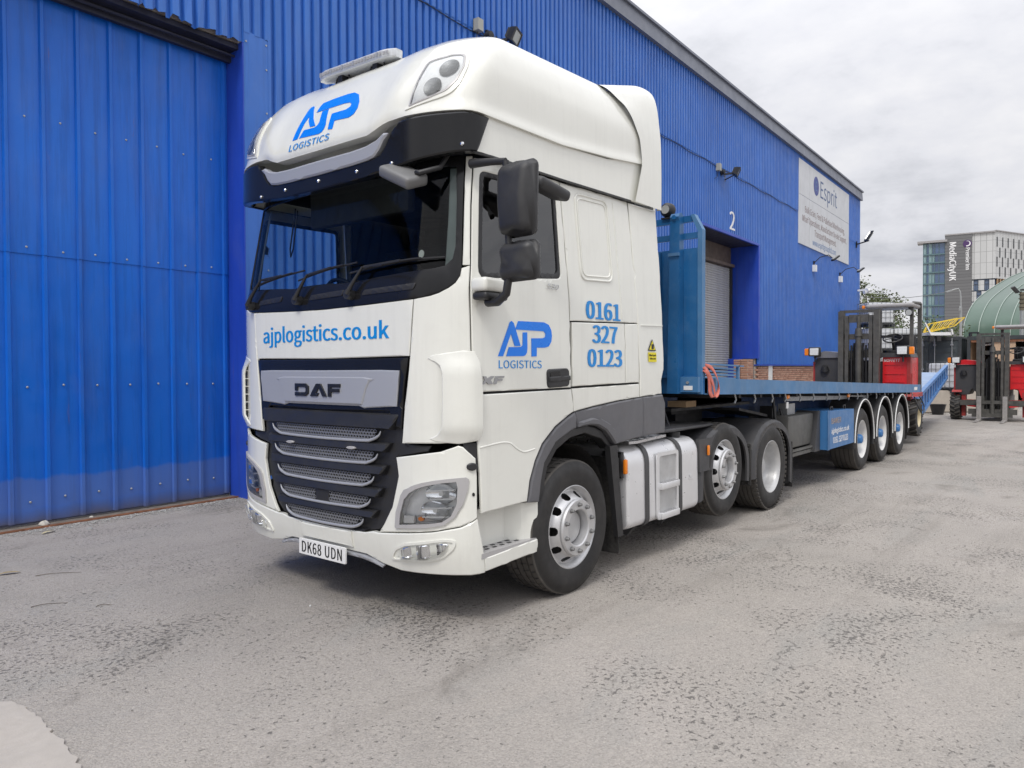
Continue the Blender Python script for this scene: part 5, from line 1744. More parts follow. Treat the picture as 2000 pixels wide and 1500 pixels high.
for sg in (-1,):
    mi = obj('door_mirror', housing(.33, sg * 1.562, 2.618, .268, .440, .125, .040, sg * R(6), .08), M['mirror'], tr, 55)
    obj('lower_shell', housing(.335, sg * 1.570, 2.258, .285, .235, .115, .040, sg * R(6), -.04), M['mirror'], mi, 55)
    g_ = MB().box((.385, sg * 1.562 - .10, 2.44), (.393, sg * 1.562 + .10, 2.79)); g_.box((.388, sg * 1.57 - .10, 2.18), (.394, sg * 1.57 + .10, 2.34))
    obj('mirror_glass', g_, M['mirrorglass'], mi, 0)
    m = MB()
    m.tube([(.36, sg * 1.31, 2.035), (.345, sg * 1.40, 2.03), (.335, sg * 1.475, 2.075), (.335, sg * 1.49, 2.15), (.34, sg * 1.495, 2.25), (.34, sg * 1.49, 2.42), (.34, sg * 1.485, 2.70), (.34, sg * 1.47, 2.855)], [.030, .027, .026, .025, .022, .022, .022, .022], 10)
    m.tube([(.34, sg * 1.47, 2.855), (.34, sg * 1.36, 2.87), (.335, sg * 1.20, 2.885)], [.020, .022, .030], 8)
    obj('mirror_arm', m, M['blackp'], mi, 55)
    m = MB().bbox((.265, sg * 1.30 - .075, 2.095), (.505, sg * 1.30 + .055, 2.180), .025, 3)
    obj('bracket_cover', m, M['white'], mi, 50)
    m = MB().bbox((.275, sg * 1.30 - .07, 2.045), (.49, sg * 1.30 + .05, 2.094), .02, 3)
    obj('bracket_base', m, M['blackp'], mi, 50)
    # kerb mirror over the window
    bm = bmesh.new(); bmesh.ops.create_cube(bm, size=1)
    for v in bm.verts:
        v.co = Vector((v.co.x * .33, v.co.y * .16, v.co.z * .075))
    bmesh.ops.bevel(bm, geom=bm.edges[:], offset=.033, segments=4, affect='EDGES', profile=.55)
    mm = Matrix.Translation((.80, sg * 1.44, 2.785)) @ Matrix.Rotation(R(8), 4, 'Y') @ Matrix.Rotation(sg * R(-14), 4, 'X')
    for v in bm.verts:
        v.co = mm @ v.co
    m = MB(); m.from_bm(bm)
    m.tube([(.62, sg * 1.25, 2.91), (.64, sg * 1.34, 2.89), (.70, sg * 1.42, 2.82)], .026, 8)
    m.tube([(.60, sg * 1.26, 2.62), (.63, sg * 1.33, 2.68), (.70, sg * 1.42, 2.76)], .020, 8)
    obj('kerb_mirror', m, M['mirror'], mi, 55)

# ---- beacon bar on the roof
bb = MB()
def rb(u, v):
    return u
c1_, c2_ = Vector((.50, .46, 3.852)), Vector((.50, -.385, 3.828))
e_ = (c2_ - c1_).normalized()
prof_b = rounded([(-.068, -.030), (.068, -.030), (.072, .026), (-.072, .026)], .012, 3)
pts_ = []
for t_, k_ in ((0, .45), (.07, .85), (.13, 1), (.87, 1), (.93, .85), (1, .45)):
    pts_.append((c1_ + (c2_ - c1_) * t_, k_))
nrm = Vector((0, -e_.z, e_.y)); nrm = nrm if nrm.z > 0 else -nrm
vs = []
for c, k_ in pts_:
    for a, b in prof_b:
        vs.append(c + Vector((a * k_, 0, 0)) + nrm * b)
n = len(prof_b)
fs = [(i * n + j, i * n + (j + 1) % n, (i + 1) * n + (j + 1) % n, (i + 1) * n + j) for i in range(len(pts_) - 1) for j in range(n)] + [tuple(range(n))[::-1], tuple((len(pts_) - 1) * n + j for j in range(n))]
M['beacon'] = mat('clear_beacon_shell', (.62, .64, .66), .12, .1, var=.12, vscale=50, coat=.6)
lb = obj('light_bar', MB().add(vs, fs), M['beacon'], tr, 40)
for i in range(24):
    t_ = .06 + .88 * i / 23
    c = c1_ + (c2_ - c1_) * t_ + Vector((-.072 if .13 < t_ < .87 else -.064, 0, 0))
    mb = MB(); mb.bar(c - e_ * .011 - Vector((.003, 0, 0)), c + e_ * .011 - Vector((.003, 0, 0)), .004, .020 if i % 4 else .030, up=tuple(nrm))
    obj('led', mb, M['bezel'] if i % 4 else M['silver'], lb, 0)
for t_ in (.28, .74):
    c = c1_ + (c2_ - c1_) * t_
    m = MB()
    m.bar(c - nrm * .02, c - nrm * .13, .05, .06, up=(1, 0, 0))
    m.tube([c - nrm * .02 + e_ * .06, c - nrm * .08 + e_ * .09, c - nrm * .15 + e_ * .13], .007, 6)
    m.tube([c - nrm * .02 - e_ * .06, c - nrm * .08 - e_ * .09, c - nrm * .15 - e_ * .12], .007, 6)
    obj('bar_foot', m, M['blackp'], lb, 40)

# ---- wheels
def tyre_profile(R_, rr_, wid):
    """closed (radius, y) outline; y grows inward from the outer sidewall at 0"""
    h = R_ - rr_
    pr = [(rr_ - .012, .022), (rr_, .008), (rr_ + .012, .001), (rr_ + .05, -.004), (rr_ + h * .45, -.010), (rr_ + h * .62, -.009), (rr_ + h * .80, .0), (R_ - .030, .010), (R_ - .012, .018)]
    # tread with four grooves
    t0, t1 = .026, wid - .026
    pr.append((R_ - .002, t0))
    for i in range(4):
        c = t0 + (t1 - t0) * (i + 1) / 5
        pr += [(R_ + .001, c - .0075), (R_ - .013, c - .005), (R_ - .013, c + .005), (R_ + .001, c + .0075)]
    pr.append((R_ - .002, t1))
    pr += [(R_ - .012, wid - .018), (R_ - .03, wid - .010), (rr_ + h * .62, wid + .009), (rr_ + .05, wid), (rr_, wid - .01), (rr_ - .012, wid - .022)]
    return pr
def split_tyre(R_, rr_, wid, c, n=72):
    pr = tyre_profile(R_, rr_, wid)
    i0 = 8; i1 = len(pr) - 7
    side_ = MB().lathe(pr[:i0 + 1], c, 'y', n)
    side_.lathe(pr[i1 + 0:] , c, 'y', n)
    tread = MB().lathe(pr[i0:i1 + 1], c, 'y', n)
    return side_, tread
def sipes(mb, R_, wid, c, n=64):
    return mb
def disc_with_holes(c, r0, r1, y_of, nh, hr, hw, hh, na=240, nr=30, ph=0.0):
    """annulus r0..r1 with nh oval hand holes centred on radius hr"""
    mb = MB()
    vs = []
    for j in range(nr + 1):
        r = r0 + (r1 - r0) * j / nr
        for i in range(na):
            a = 2 * math.pi * i / na
            vs.append((c[0] + r * math.cos(a), c[1] + y_of(r), c[2] + r * math.sin(a)))
    fs = []
    for j in range(nr):
        r = r0 + (r1 - r0) * (j + .5) / nr
        for i in range(na):
            a = 2 * math.pi * (i + .5) / na
            d = (a - ph) % (2 * math.pi / nh)
            d = min(d, 2 * math.pi / nh - d) * r
            if nh and (d / hw) ** 2 + ((r - hr) / hh) ** 2 < 1:
                continue
            k = (i + 1) % na
            fs.append((j * na + i, j * na + k, (j + 1) * na + k, (j + 1) * na + i))
    return mb.add(vs, fs)
def steer_wheel(x, y, z, sg, parent, rad=.485):
    """convex alloy wheel; sg = -1 for the near side (outer face toward -y)"""
    wid = .315
    s = -sg
    def F(mb):
        mb.v = [(px, y + (py - y) * s, pz) for px, py, pz in mb.v]
        return mb
    c = (x, y, z)
    a, b = split_tyre(rad, .298, wid, c)
    w_ = obj('wheel', F(a), M['rubber'], parent, 50, loc=c)
    obj('tread', F(b), M['tread'], w_, 30, loc=c)
    lugs = MB()
    for k in range(48):
        an = 2 * math.pi * k / 48
        for q, (u0, u1) in enumerate(((.030, .072), (.088, .140), (.150, .165), (.176, .228), (.243, .285))):
            if q == 2: continue
            ca, sa = math.cos(an), math.sin(an)
            r = rad + .0015
            p0 = Vector((x + r * ca, y + u0, z + r * sa)); p1 = Vector((x + r * math.cos(an + .03), y + u1, z + r * math.sin(an + .03)))
            lugs.bar(p0, p1, .004, .003, up=(ca, 0, sa))
    obj('tread_sipe', F(lugs), M['ink'], w_, 0, loc=c, kind='stuff')
    rim = MB().lathe([(.300, .018), (.303, .006), (.296, .004), (.288, .018), (.272, .030), (.262, .060), (.262, .12), (.27, .2), (.29, .29)], c, 'y', 72)
    obj('rim', F(rim), M['alloy'], w_, 40, loc=c)
    yo = lambda r: .048 - .068 * (1 - sm(.200, .262, r))
    d = disc_with_holes(c, .198, .266, yo, 10, .236, .031, .023)
    obj('wheel_disc', F(d), M['alloy'], w_, 50, loc=c)
    drum = MB().lathe([(0, .14), (.25, .14), (.25, .2)], c, 'y', 40)
    obj('brake_drum', F(drum), M['chassis'], w_, 40, loc=c)
    fl_ = MB().lathe([(.203, -.022), (.206, -.034), (.198, -.046), (.136, -.046), (.128, -.038), (.126, -.010), (.124, .050), (.0, .050)], c, 'y', 60)
    fo_ = obj('hub_flange', F(fl_), M['alloy'], w_, 35, loc=c)
    cap = MB().lathe([(0, .010), (.095, .010), (.114, .020), (.118, .048)], c, 'y', 40)
    obj('hub_cap', F(cap), M['rimsilver'], w_, 35, loc=c)
    nut = MB().lathe([(0, -.062), (.010, -.062), (.012, -.058), (.014, -.040), (.019, -.038), (.019, -.034)], (0, 0, 0), 'y', 6)
    nm = F(MB().add([(px + x, py + y, pz + z) for px, py, pz in nut.v], nut.f))
    nme = MB().add([(a_ - x, b_ - y, c_ - z) for a_, b_, c_ in nm.v], nm.f).mesh('wheel_nut', 30)
    for k in range(10):
        an = 2 * math.pi * (k + .5) / 10
        n_ = obj('wheel_nut', nme, M['nut'] if 'nut' in M else M['galv'], w_)
        n_.location = (.167 * math.cos(an), -.010 * s, .167 * math.sin(an))
    # raised sidewall marks
    return w_
def drive_wheel(x, y, z, sg, parent, rad=.490, dual=True):
    s = -sg
    wid = .30
    def F(mb):
        mb.v = [(px, y + (py - y) * s, pz) for px, py, pz in mb.v]
        return mb
    c = (x, y, z)
    a, b = split_tyre(rad, .298, wid, c)
    if dual:
        c2 = (x, y + .34, z)
        a2, b2 = split_tyre(rad, .298, wid, c2)
        a.add(a2.v, a2.f); b.add(b2.v, b2.f)
    w_ = obj('wheel', F(a), M['rubber'], parent, 50, loc=c)
    obj('tread', F(b), M['tread'], w_, 30, loc=c)
    blocks = MB()
    for k in range(56):
        an = 2 * math.pi * k / 56
        for u0, u1, sh in ((-.002, .06, 0), (.24, .302, .5)):
            q = an + sh * 2 * math.pi / 56
            ca, sa = math.cos(q), math.sin(q)
            r = rad - .004
            blocks.bar((x + r * ca, y + u0, z + r * sa), (x + r * ca, y + u1, z + r * sa), .030, .016, up=(ca, 0, sa))
    obj('tread_block', F(blocks), M['tread'], w_, 0, loc=c, kind='stuff')
    rim = MB().lathe([(.300, .018), (.304, .006), (.296, .003), (.287, .016), (.276, .030), (.268, .06), (.262, .12), (.250, .155), (.235, .175), (.20, .185), (.17, .188)], c, 'y', 72)
    obj('rim', F(rim), M['rimsilver'], w_, 40, loc=c)
    hub = MB().lathe([(0, .10), (.06, .10), (.085, .108), (.092, .12), (.095, .165), (.135, .172), (.165, .175), (.17, .19)], c, 'y', 48)
    obj('hub', F(hub), M['rimsilver'], w_, 40, loc=c)
    return w_
M['nut'] = mat('dull_wheel_nut', (.20, .20, .20), .5, .6, var=.2)
steer_wheel(1.38, -1.245, .482, -1, tr)
steer_wheel(1.38, 1.245, .482, 1, tr)
lift = .112
steer_wheel(4.12, -1.235, .49 + lift, -1, tr, .472)
steer_wheel(4.12, 1.235, .49 + lift, 1, tr, .472)
drive_wheel(5.46, -1.235, .490, -1, tr)
drive_wheel(5.46, 1.235, .490, 1, tr)
# axles and chassis
m = MB()
for x, z in ((1.38, .46), (4.12, .56), (5.46, .49)):
    m.bar((x, -1.0, z), (x, 1.0, z), .16, .16)
obj('axle', m, M['chassis'], tr, 0)
m = MB()
for y in (-.43, .43):
    m.bar((.6, y, .86), (6.35, y, .86), .09, .27)
for x in (1.0, 2.4, 3.4, 4.8, 6.3):
    m.bar((x, -.43, .86), (x, .43, .86), .10, .2)
m.box((.7, -.55, .62), (2.3, .55, 1.14)); m.box((.3, -1.0, .42), (.95, 1.0, .60)); m.box((.45, -.98, .60), (.80, .98, 1.15))
obj('chassis', m, M['chassis'], tr, 0)
# wheel housing behind the front wheel
for sg in (-1, 1):
    m = MB()
    def hs(u, v, sg=sg):
        a = math.pi * (1.08 - 1.16 * u)
        r = .575
        return (1.42 + r * 1.0 * math.cos(a), sg * (1.14 - .42 * v), .50 + r * math.sin(a))
    m.grid(hs, 20, 3)
    obj('wheel_housing', m, M['flap'], tr, 40)
# front mudflap
M['flap2'] = M['flap']
for sg in (-1, 1):
    m = MB(); m.bbox((2.02, min(sg * .80, sg * 1.235), .155), (2.040, max(sg * .80, sg * 1.235), .92), .006, 1)
    obj('mudflap', m, M['flap'], tr, 40)
    m = MB(); m.hexa([(1.98, sg * 1.24 - .02, .30), (2.06, sg * 1.24 - .02, .30), (2.06, sg * 1.24 + .02, .30), (1.98, sg * 1.24 + .02, .30), (1.84, sg * 1.24 - .03, 1.03), (1.95, sg * 1.24 - .03, 1.03), (1.95, sg * 1.24 + .02, 1.03), (1.84, sg * 1.24 + .02, 1.03)])
    obj('flap_bracket', m, M['blackp'], tr, 0)
# cab steps
for sg in (1, -1):
    q = (lambda p_: p_) if sg == 1 else mir
    sk = [(1.362, .366), (sX(.945), .388), (sX(.95), .475), (sX(.80), .470), (1.356, .452)]
    st = pobj('cab_step', patch(q(sk), cab, .05, off=.008, thick=.03), M['white'], tr)
    m = MB(); yy = -sg
    m.prism([(.37, -1.245), (.945, -1.245), (.945, -.97), (.80, -.95), (.55, -.95), (.36, -1.02)], lambda a, b, d, sg=sg: (a, b * sg, d), .448, .482)
    obj('step_tread', m, M['bezel'], st, 0)
    for i in range(5):
        for j in range(4):
            mb = MB(); x0 = .47 + i * .075 + (j % 2) * .037; y0 = (-1.185 + j * .048)
            mb.box((x0, sg * y0 - .010, .4822), (x0 + .032, sg * y0 + .010, .4850))
            obj('grip_slot', mb, M['ink'], st, 0)
    m = MB()
    m.prism([(.345, -1.115), (.55, -1.11), (.74, -1.115), (.83, -1.195), (.955, -1.238), (.955, -1.20), (.85, -1.16), (.74, -1.07), (.55, -1.06), (.345, -1.08)], lambda a, b, d, sg=sg: (a, b * -sg * -1, d), .47, .728)
    obj('step_back', m, M['white'], st, 0)
    m = MB(); m.box((.34, min(sg * -.8, sg * -1.05), .70), (1.0, max(sg * -.8, sg * -1.05), .735))
    obj('step_top', m, M['blackp'], st, 0)
M['recess'] = mat('step_recess_shade', (.50, .50, .50), .5, .3, var=.12, vscale=6, dirt=.2)  # darker grey stands for shade inside the tank step frame, with some dirt
# ---- fuel tank on the near side, its twin on the off side
def tank(sg):
    x0, x1 = 2.17, 3.50
    prof_ = rounded([(-.52, .99), (-1.235, .99), (-1.245, .33), (-1.14, .295), (-.56, .31)], [.06, .16, .14, .08, .06], 7)
    m = MB()
    n = len(prof_)
    cx_, cz_ = -.9, .65
    rings = []
    for x, k in ((x0, .93), (x0 + .008, .965), (x0 + .03, .99), (x0 + .06, 1.0), (x1 - .06, 1.0), (x1 - .03, .99), (x1 - .008, .965), (x1, .93)):
        rings.append([(x, sg * -1 * -1 * (cx_ + (a - cx_) * k) * -sg * (1 if sg == -1 else 1) if False else (cx_ + (a - cx_) * k) * (-sg), cz_ + (b - cz_) * k) for a, b in prof_])
    vs = [v for r_ in rings for v in r_]
    fs = [(i * n + j, i * n + (j + 1) % n, (i + 1) * n + (j + 1) % n, (i + 1) * n + j) for i in range(len(rings) - 1) for j in range(n)] + [tuple(range(n))[::-1], tuple((len(rings) - 1) * n + j for j in range(n))]
    m.add(vs, fs)
    return m, prof_
for sg in (-1, 1):
    m, pf_ = tank(sg)
    tk = obj('fuel_tank', m, M['tank'], tr, 35)
    ysn = -sg
    # straps
    for xs in (2.475, 3.09):
        mb = MB()
        arc = [p_ for p_ in pf_ if p_[0] < -.60 or p_[1] > .5]
        line = [(-.62, .998)] + [(a - .006 * (1 if a < -.9 else 0), b + (.008 if b > .8 else 0)) for a, b in pf_ if a < -.62] 
        pts3 = []
        lo_ = [p_ for p_ in pf_ if p_[0] <= -.6]
        lo_ = sorted(lo_, key=lambda p_: math.atan2(p_[1] - .65, p_[0] + .9) % (2 * math.pi))
        ring_ = []
        for a, b in lo_:
            d_ = Vector((a + .9, b - .65)).normalized() * .006
            ring_.append((a + d_.x, b + d_.y))
        vs = []
        for a, b in ring_:
            d_ = Vector((a + .9, b - .65)).normalized() * .008
            for (xx, e_) in ((xs - .034, 0), (xs + .034, 0), (xs + .030, 1), (xs - .030, 1)):
                vs.append((xx, (a + d_.x * e_) * (-sg), b + d_.y * e_))
        n4 = len(ring_)
        mb.add(vs, [(i * 4 + j, i * 4 + (j + 1) % 4, (i + 1) * 4 + (j + 1) % 4, (i + 1) * 4 + j) for i in range(n4 - 1) for j in range(4)])
        mb.hexa([(xs - .02, ysn * -1.06, .205), (xs + .02, ysn * -1.06, .205), (xs + .02, ysn * -.75, .235), (xs - .02, ysn * -.75, .235), (xs - .03, ysn * -1.15, .30), (xs + .03, ysn * -1.15, .30), (xs + .03, ysn * -.7, .30), (xs - .03, ysn * -.7, .30)])
        mb.bar((xs + .01, ysn * -1.13, .30), (xs - .0, ysn * -1.05, .205), .05, .018)
        obj('tank_strap', mb, M['strapd'], tk, 40)
    # framed ladder of two treads; recess shade painted as a flat darker sheet
    fr_o = rounded([(2.625, .905), (3.025, .905), (3.035, .325), (2.635, .325)], .04, 4)
    fr_i = rounded([(2.665, .872), (2.99, .872), (2.998, .372), (2.672, .372)], .03, 4)
    pm = lambda a, b, o: (a, ysn * (-1.2475 - o), b)
    pobj('step_frame', patch(fr_o, pm, .02, off=.014, thick=.014, holes=[fr_i], chamfer=0), M['tank'], tk)
    pobj('recess_shade_sheet', patch(fr_i, pm, .1, off=.0015, thick=.001, chamfer=0), M['recess'], tk)
    for z in (.640, .385):
        mb = MB().bbox((2.668, min(ysn * -1.25, ysn * -1.292), z - .055), (2.998, max(ysn * -1.25, ysn * -1.292), z), .006, 2)
        sp_ = obj('tank_step', mb, M['tank'], tk, 40)
        for i in range(7):
            mb = MB().box((2.69 + i * .043, min(ysn * -1.255, ysn * -1.288), z - .001), (2.712 + i * .043, max(ysn * -1.255, ysn * -1.288), z + .006))
            obj('grip', mb, M['treadplate'], sp_, 0)
    # treadplate top
    mb = MB(); mb.prism([(2.17, -.62), (2.20, -1.23), (2.30, -1.25), (2.98, -1.16), (3.02, -.98), (2.80, -.62)], lambda a, b, d: (a, -b * sg if sg == 1 else b, d), 1.012, 1.034)
    tp_ = obj('tread_plate', mb, M['treadplate'], tk, 0)
    for i in range(11):
        for j in range(7):
            x_ = 2.25 + i * .062 + (j % 2) * .03; y_ = -1.18 + j * .078
            if y_ > -.66 or (x_ > 2.9 and y_ < -1.12): continue
            mb = MB(); an = .7 if (i + j) % 2 else -.7
            mb.bar((x_ - .02 * math.cos(an), (y_ - .02 * math.sin(an)) * (-sg), 1.036), (x_ + .02 * math.cos(an), (y_ + .02 * math.sin(an)) * (-sg), 1.036), .010, .006)
            obj('tread_stud', mb, M['treadplate'], tp_, 0)
    mb = MB(); mb.cyl((3.28, ysn * -1.08, .985), (3.28, ysn * -1.08, 1.035), .065, 18); mb.bar((3.22, ysn * -1.08, 1.04), (3.34, ysn * -1.08, 1.04), .03, .02)
    mb.tube([(3.30, ysn * -1.05, 1.03), (3.36, ysn * -1.0, 1.08), (3.45, ysn * -.9, 1.22)], .008, 6)
    obj('filler_cap', mb, M['blackp'], tk, 40)
    mb = MB(); mb.box((2.13, min(ysn * -1.20, ysn * -1.02), .74), (2.168, max(ysn * -1.20, ysn * -1.02), .95))
    mb.tube([(2.125, ysn * -1.19, .93), (2.12, ysn * -1.03, .93), (2.12, ysn * -1.03, .76), (2.125, ysn * -1.19, .76)], .008, 6, closed=True)
    obj('lamp_bracket', mb, M['blackp'], tk, 40)
    mb = MB(); mb.bbox((2.125, min(ysn * -1.215, ysn * -1.245), .775), (2.165, max(ysn * -1.215, ysn * -1.245), .895), .012, 2)
    obj('side_marker', mb, M['orange'], tk, 40)
    pobj('embossed_mark', patch([(3.27, .605), (3.36, .605), (3.36, .612), (3.27, .612)], pm, .2, off=.002, thick=.004, chamfer=0), M['tank'], tk)
    pobj('embossed_mark', patch(rounded([(3.285, .622), (3.345, .622), (3.345, .648), (3.285, .648)], .01, 3), pm, .2, off=.002, thick=.004, chamfer=0), M['tank'], tk)
# ---- rear mudguards
def guard(cx, cz, sg, front=True):
    """deep plastic wing over one wheel: top skin, outer lip"""
    r = .565
    out_, top = [], 1.055 if front else 1.035
    pts = []
    for i in range(25):
        a = math.pi * (1.0 - i / 24)
        x = cx + .655 * math.cos(a)
        z = cz + r * abs(math.sin(a)) ** .72
        pts.append((x, min(top, z)))
    z_l, z_r = (.34, .40) if front else (.40, .20)
    pts = [(cx - .655, z_l)] + pts + [(cx + .645, z_r)]
    m = MB()
    w_in, w_out = .58, 1.235
    rows = [(w_in, .0), (w_out - .10, .0), (w_out - .03, -.010), (w_out, -.040), (w_out, -.105), (w_out - .02, -.105)]
    vs = []
    for (x, z) in pts:
        for y, d in rows:
            v = Vector((x - cx, z - cz))
            u = v.normalized() if v.length > 0 else Vector((0, 1))
            vs.append((x + u.x * d, sg * y, z + u.y * d))
    n = len(rows)
    m.add(vs, [(i * n + j, i * n + j + 1, (i + 1) * n + j + 1, (i + 1) * n + j) for i in range(len(pts) - 1) for j in range(n - 1)])
    return m
for sg in (-1, 1):
    g1 = obj('mudguard', guard(4.16, .50, sg, True), M['dkgrey'], tr, 32)
    g2 = obj('mudguard', guard(5.54, .47, sg, False), M['dkgrey'], tr, 32)
    # flat decks between cab and guards
    m = MB(); m.bbox((2.95, min(sg * .45, sg * 1.16), 1.045), (4.0, max(sg * .45, sg * 1.16), 1.075), .01, 1)
    obj('guard_deck', m, M['dkgrey'], tr, 40)
    # corner plate with marker lamp
    m = MB(); m.hexa([(3.51, sg * 1.20, .64), (3.80, sg * 1.20, .64), (3.80, sg * 1.245, .64), (3.51, sg * 1.245, .64), (3.51, sg * 1.20, .95), (3.90, sg * 1.20, .95), (3.90, sg * 1.235, .95), (3.51, sg * 1.235, .95)])
    obj('guard_corner', m, M['dkgrey'], g1, 0)
    m = MB(); m.bbox((3.67, min(sg * 1.24, sg * 1.262), .785), (3.705, max(sg * 1.24, sg * 1.262), .885), .012, 2)
    obj('side_marker', m, M['orange'], g1, 40)
    # spray flaps
    for x, zb_, zt_ in ((4.86, .34, .80), (6.22, .16, .72)):
        m = MB(); m.bbox((x - .012, min(sg * .62, sg * 1.22), zb_), (x + .012, max(sg * .62, sg * 1.22), zt_), .005, 1)
        fo = obj('spray_flap', m, M['flap'], tr, 40)
        st_ = MB()
        for i in range(9):
            for j in range(14):
                c = (x - .014, sg * (.65 + i * .068), zb_ + .03 + j * .034 * (zt_ - zb_) / .5)
                st_.add([(c[0], c[1] - .012, c[2] - .010), (c[0], c[1] + .012, c[2] - .010), (c[0], c[1] + .012, c[2] + .010), (c[0], c[1] - .012, c[2] + .010), (c[0] - .014, c[1], c[2])], [(0, 1, 4), (1, 2, 4), (2, 3, 4), (3, 0, 4)])
        obj('flap_bristle', st_, M['flap'], fo, 0, kind='stuff')
# fifth wheel, ramps, suzies, catwalk clutter
m = MB()
m.prism([(4.5, -.45), (4.75, -.5), (5.6, -.45), (5.6, -.12), (5.2, 0), (5.6, .12), (5.6, .45), (4.75, .5), (4.5, .45)], lambda a, b, d: (a, b, d), 1.11, 1.17)
m.box((4.6, -.45, .98), (5.3, .45, 1.11))
obj('fifth_wheel', m, M['chassis'], tr, 0)
m = MB()
for y in (-.28, -.10, .10, .30):
    m.tube([(2.78, y, 2.05), (2.95, y, 1.75), (3.1, y * 1.05, 1.55), (3.25, y, 1.62), (3.5, y, 1.85)], .016, 8)
obj('air_lines', m, M['ink'], tr, 50)
m = MB(); m.cyl((2.92, .75, .6), (2.92, .75, 2.4), .10, 20)
obj('exhaust_stack', m, M['chassis'], tr, 40)
m = MB(); m.box((2.76, -1.15, 1.10), (2.80, 1.15, 3.1))
obj('cab_rear_wall', m, M['white2'], tr, 0)

# ================================================================== semi-trailer
tl = thing('semi_trailer', (11.0, 0, 0), 'blue flatbed semi-trailer with a tall headboard coupled behind the white tractor', 'trailer')
ZS0, ZS1 = 1.535, 1.275          # deck height at the headboard and at the tail
def zd(x):
    t = (x - 3.55) / (14.0 - 3.55)
    return ZS0 + (ZS1 - ZS0) * t
YB = 1.25
def slab(mb, x0, x1, y0, y1, a, b, n=1):
    """bar along the deck: a, b are heights relative to the sloping deck"""
    for i in range(n):
        p, q = x0 + (x1 - x0) * i / n, x0 + (x1 - x0) * (i + 1) / n
        mb.hexa([(p, y0, zd(p) + a), (q, y0, zd(q) + a), (q, y1, zd(q) + a), (p, y1, zd(p) + a), (p, y0, zd(p) + b), (q, y0, zd(q) + b), (q, y1, zd(q) + b), (p, y1, zd(p) + b)])
    return mb
for sg in (-1, 1):
    y0, y1 = (sg * YB, sg * (YB - .05)) if sg < 0 else (sg * (YB - .05), sg * YB)
    ra = obj('side_rail', slab(MB(), 3.60, 14.0, y0, y1, -.155, .0), M['trail2'], tl, 0)
    m = slab(MB(), 3.60, 14.0, sg * YB - .006, sg * YB + .006, -.158, -.148)
    obj('rail_flange', m, M['trail2'], ra, 0)
# deck boards (planks run along the trailer)
pw = (2 * YB - .10) / 16
for i in range(16):
    y = -YB + .05 + i * pw
    obj('deck_board', slab(MB(), 3.62, 13.98, y + .004, y + pw - .004, -.04, -.012 + random.uniform(-.003, .003)), M['deck'], tl, 0)
m = slab(MB(), 3.58, 3.66, -YB, YB, -.155, -.001)
slab(m, 13.93, 14.0, -YB + .05, YB - .05, -.155, -.001)
obj('end_beam', m, M['trail'], tl, 0)
# chassis: neck, main rails, cross members
m = MB()
for y in (-.55, .55):
    for x0, x1, a, b in ((3.65, 5.9, -.16, -.34), (5.9, 6.5, -.16, -.50), (6.5, 13.9, -.16, -.56)):
        slab(m, x0, x1, y - .07, y + .07, b, a)
obj('chassis_rail', m, M['traild'] if 'traild' in M else mat('trailer_chassis_blue', (0.010, 0.045, 0.15), .55, var=.25, dirt=.4, dirtcol=(.05, .05, .055)), tl, 0)
x = 4.0
cm = None
while x < 13.9:
    o = obj('cross_member', slab(MB(), x - .03, x + .03, -1.19, 1.19, -.20, -.10), M['chassis'], tl, 0)
    x += .62
for i, x in enumerate([4.45, 5.0, 5.55, 6.0, 6.55, 7.1, 7.7, 8.3, 8.8, 9.3, 9.9, 10.5, 11.1, 11.7, 12.3, 12.9, 13.4]):
    m = MB(); z = zd(x) - .155
    m.tube([(x, -1.20, z), (x + .02, -1.205, z - .06), (x - .03, -1.21, z - .10)], .010, 6)
    obj('rope_hook', m, M['galv'], tl, 40)
m = slab(MB(), 4.3, 6.1, -.62, -.58, -.30, -.19); slab(m, 6.6, 12.0, -1.02, -.98, -.26, -.19)
obj('grey_conduit', m, M['galv'], tl, 0)
m = MB(); m.box((6.62, -1.02, .98), (6.92, -.90, 1.16))
obj('valve_box', m, M['galv'], tl, 0)
# kingpin plate and ramps sitting on the fifth wheel
m = MB(); m.box((3.8, -.8, 1.185), (5.9, .8, 1.215))
m.hexa([(5.2, -.95, 1.14), (6.1, -.95, 1.02), (6.1, -.45, 1.02), (5.2, -.45, 1.14), (5.2, -.95, 1.17), (6.1, -.95, 1.05), (6.1, -.45, 1.05), (5.2, -.45, 1.17)])
obj('skid_plate', m, M['chassis'], tl, 0)
m = MB(); m.box((3.72, -1.0, 1.24), (3.95, -.80, 1.30))
obj('timber_packer', m, mat('old_timber', (.30, .20, .11), .8, var=.2), tl, 0)

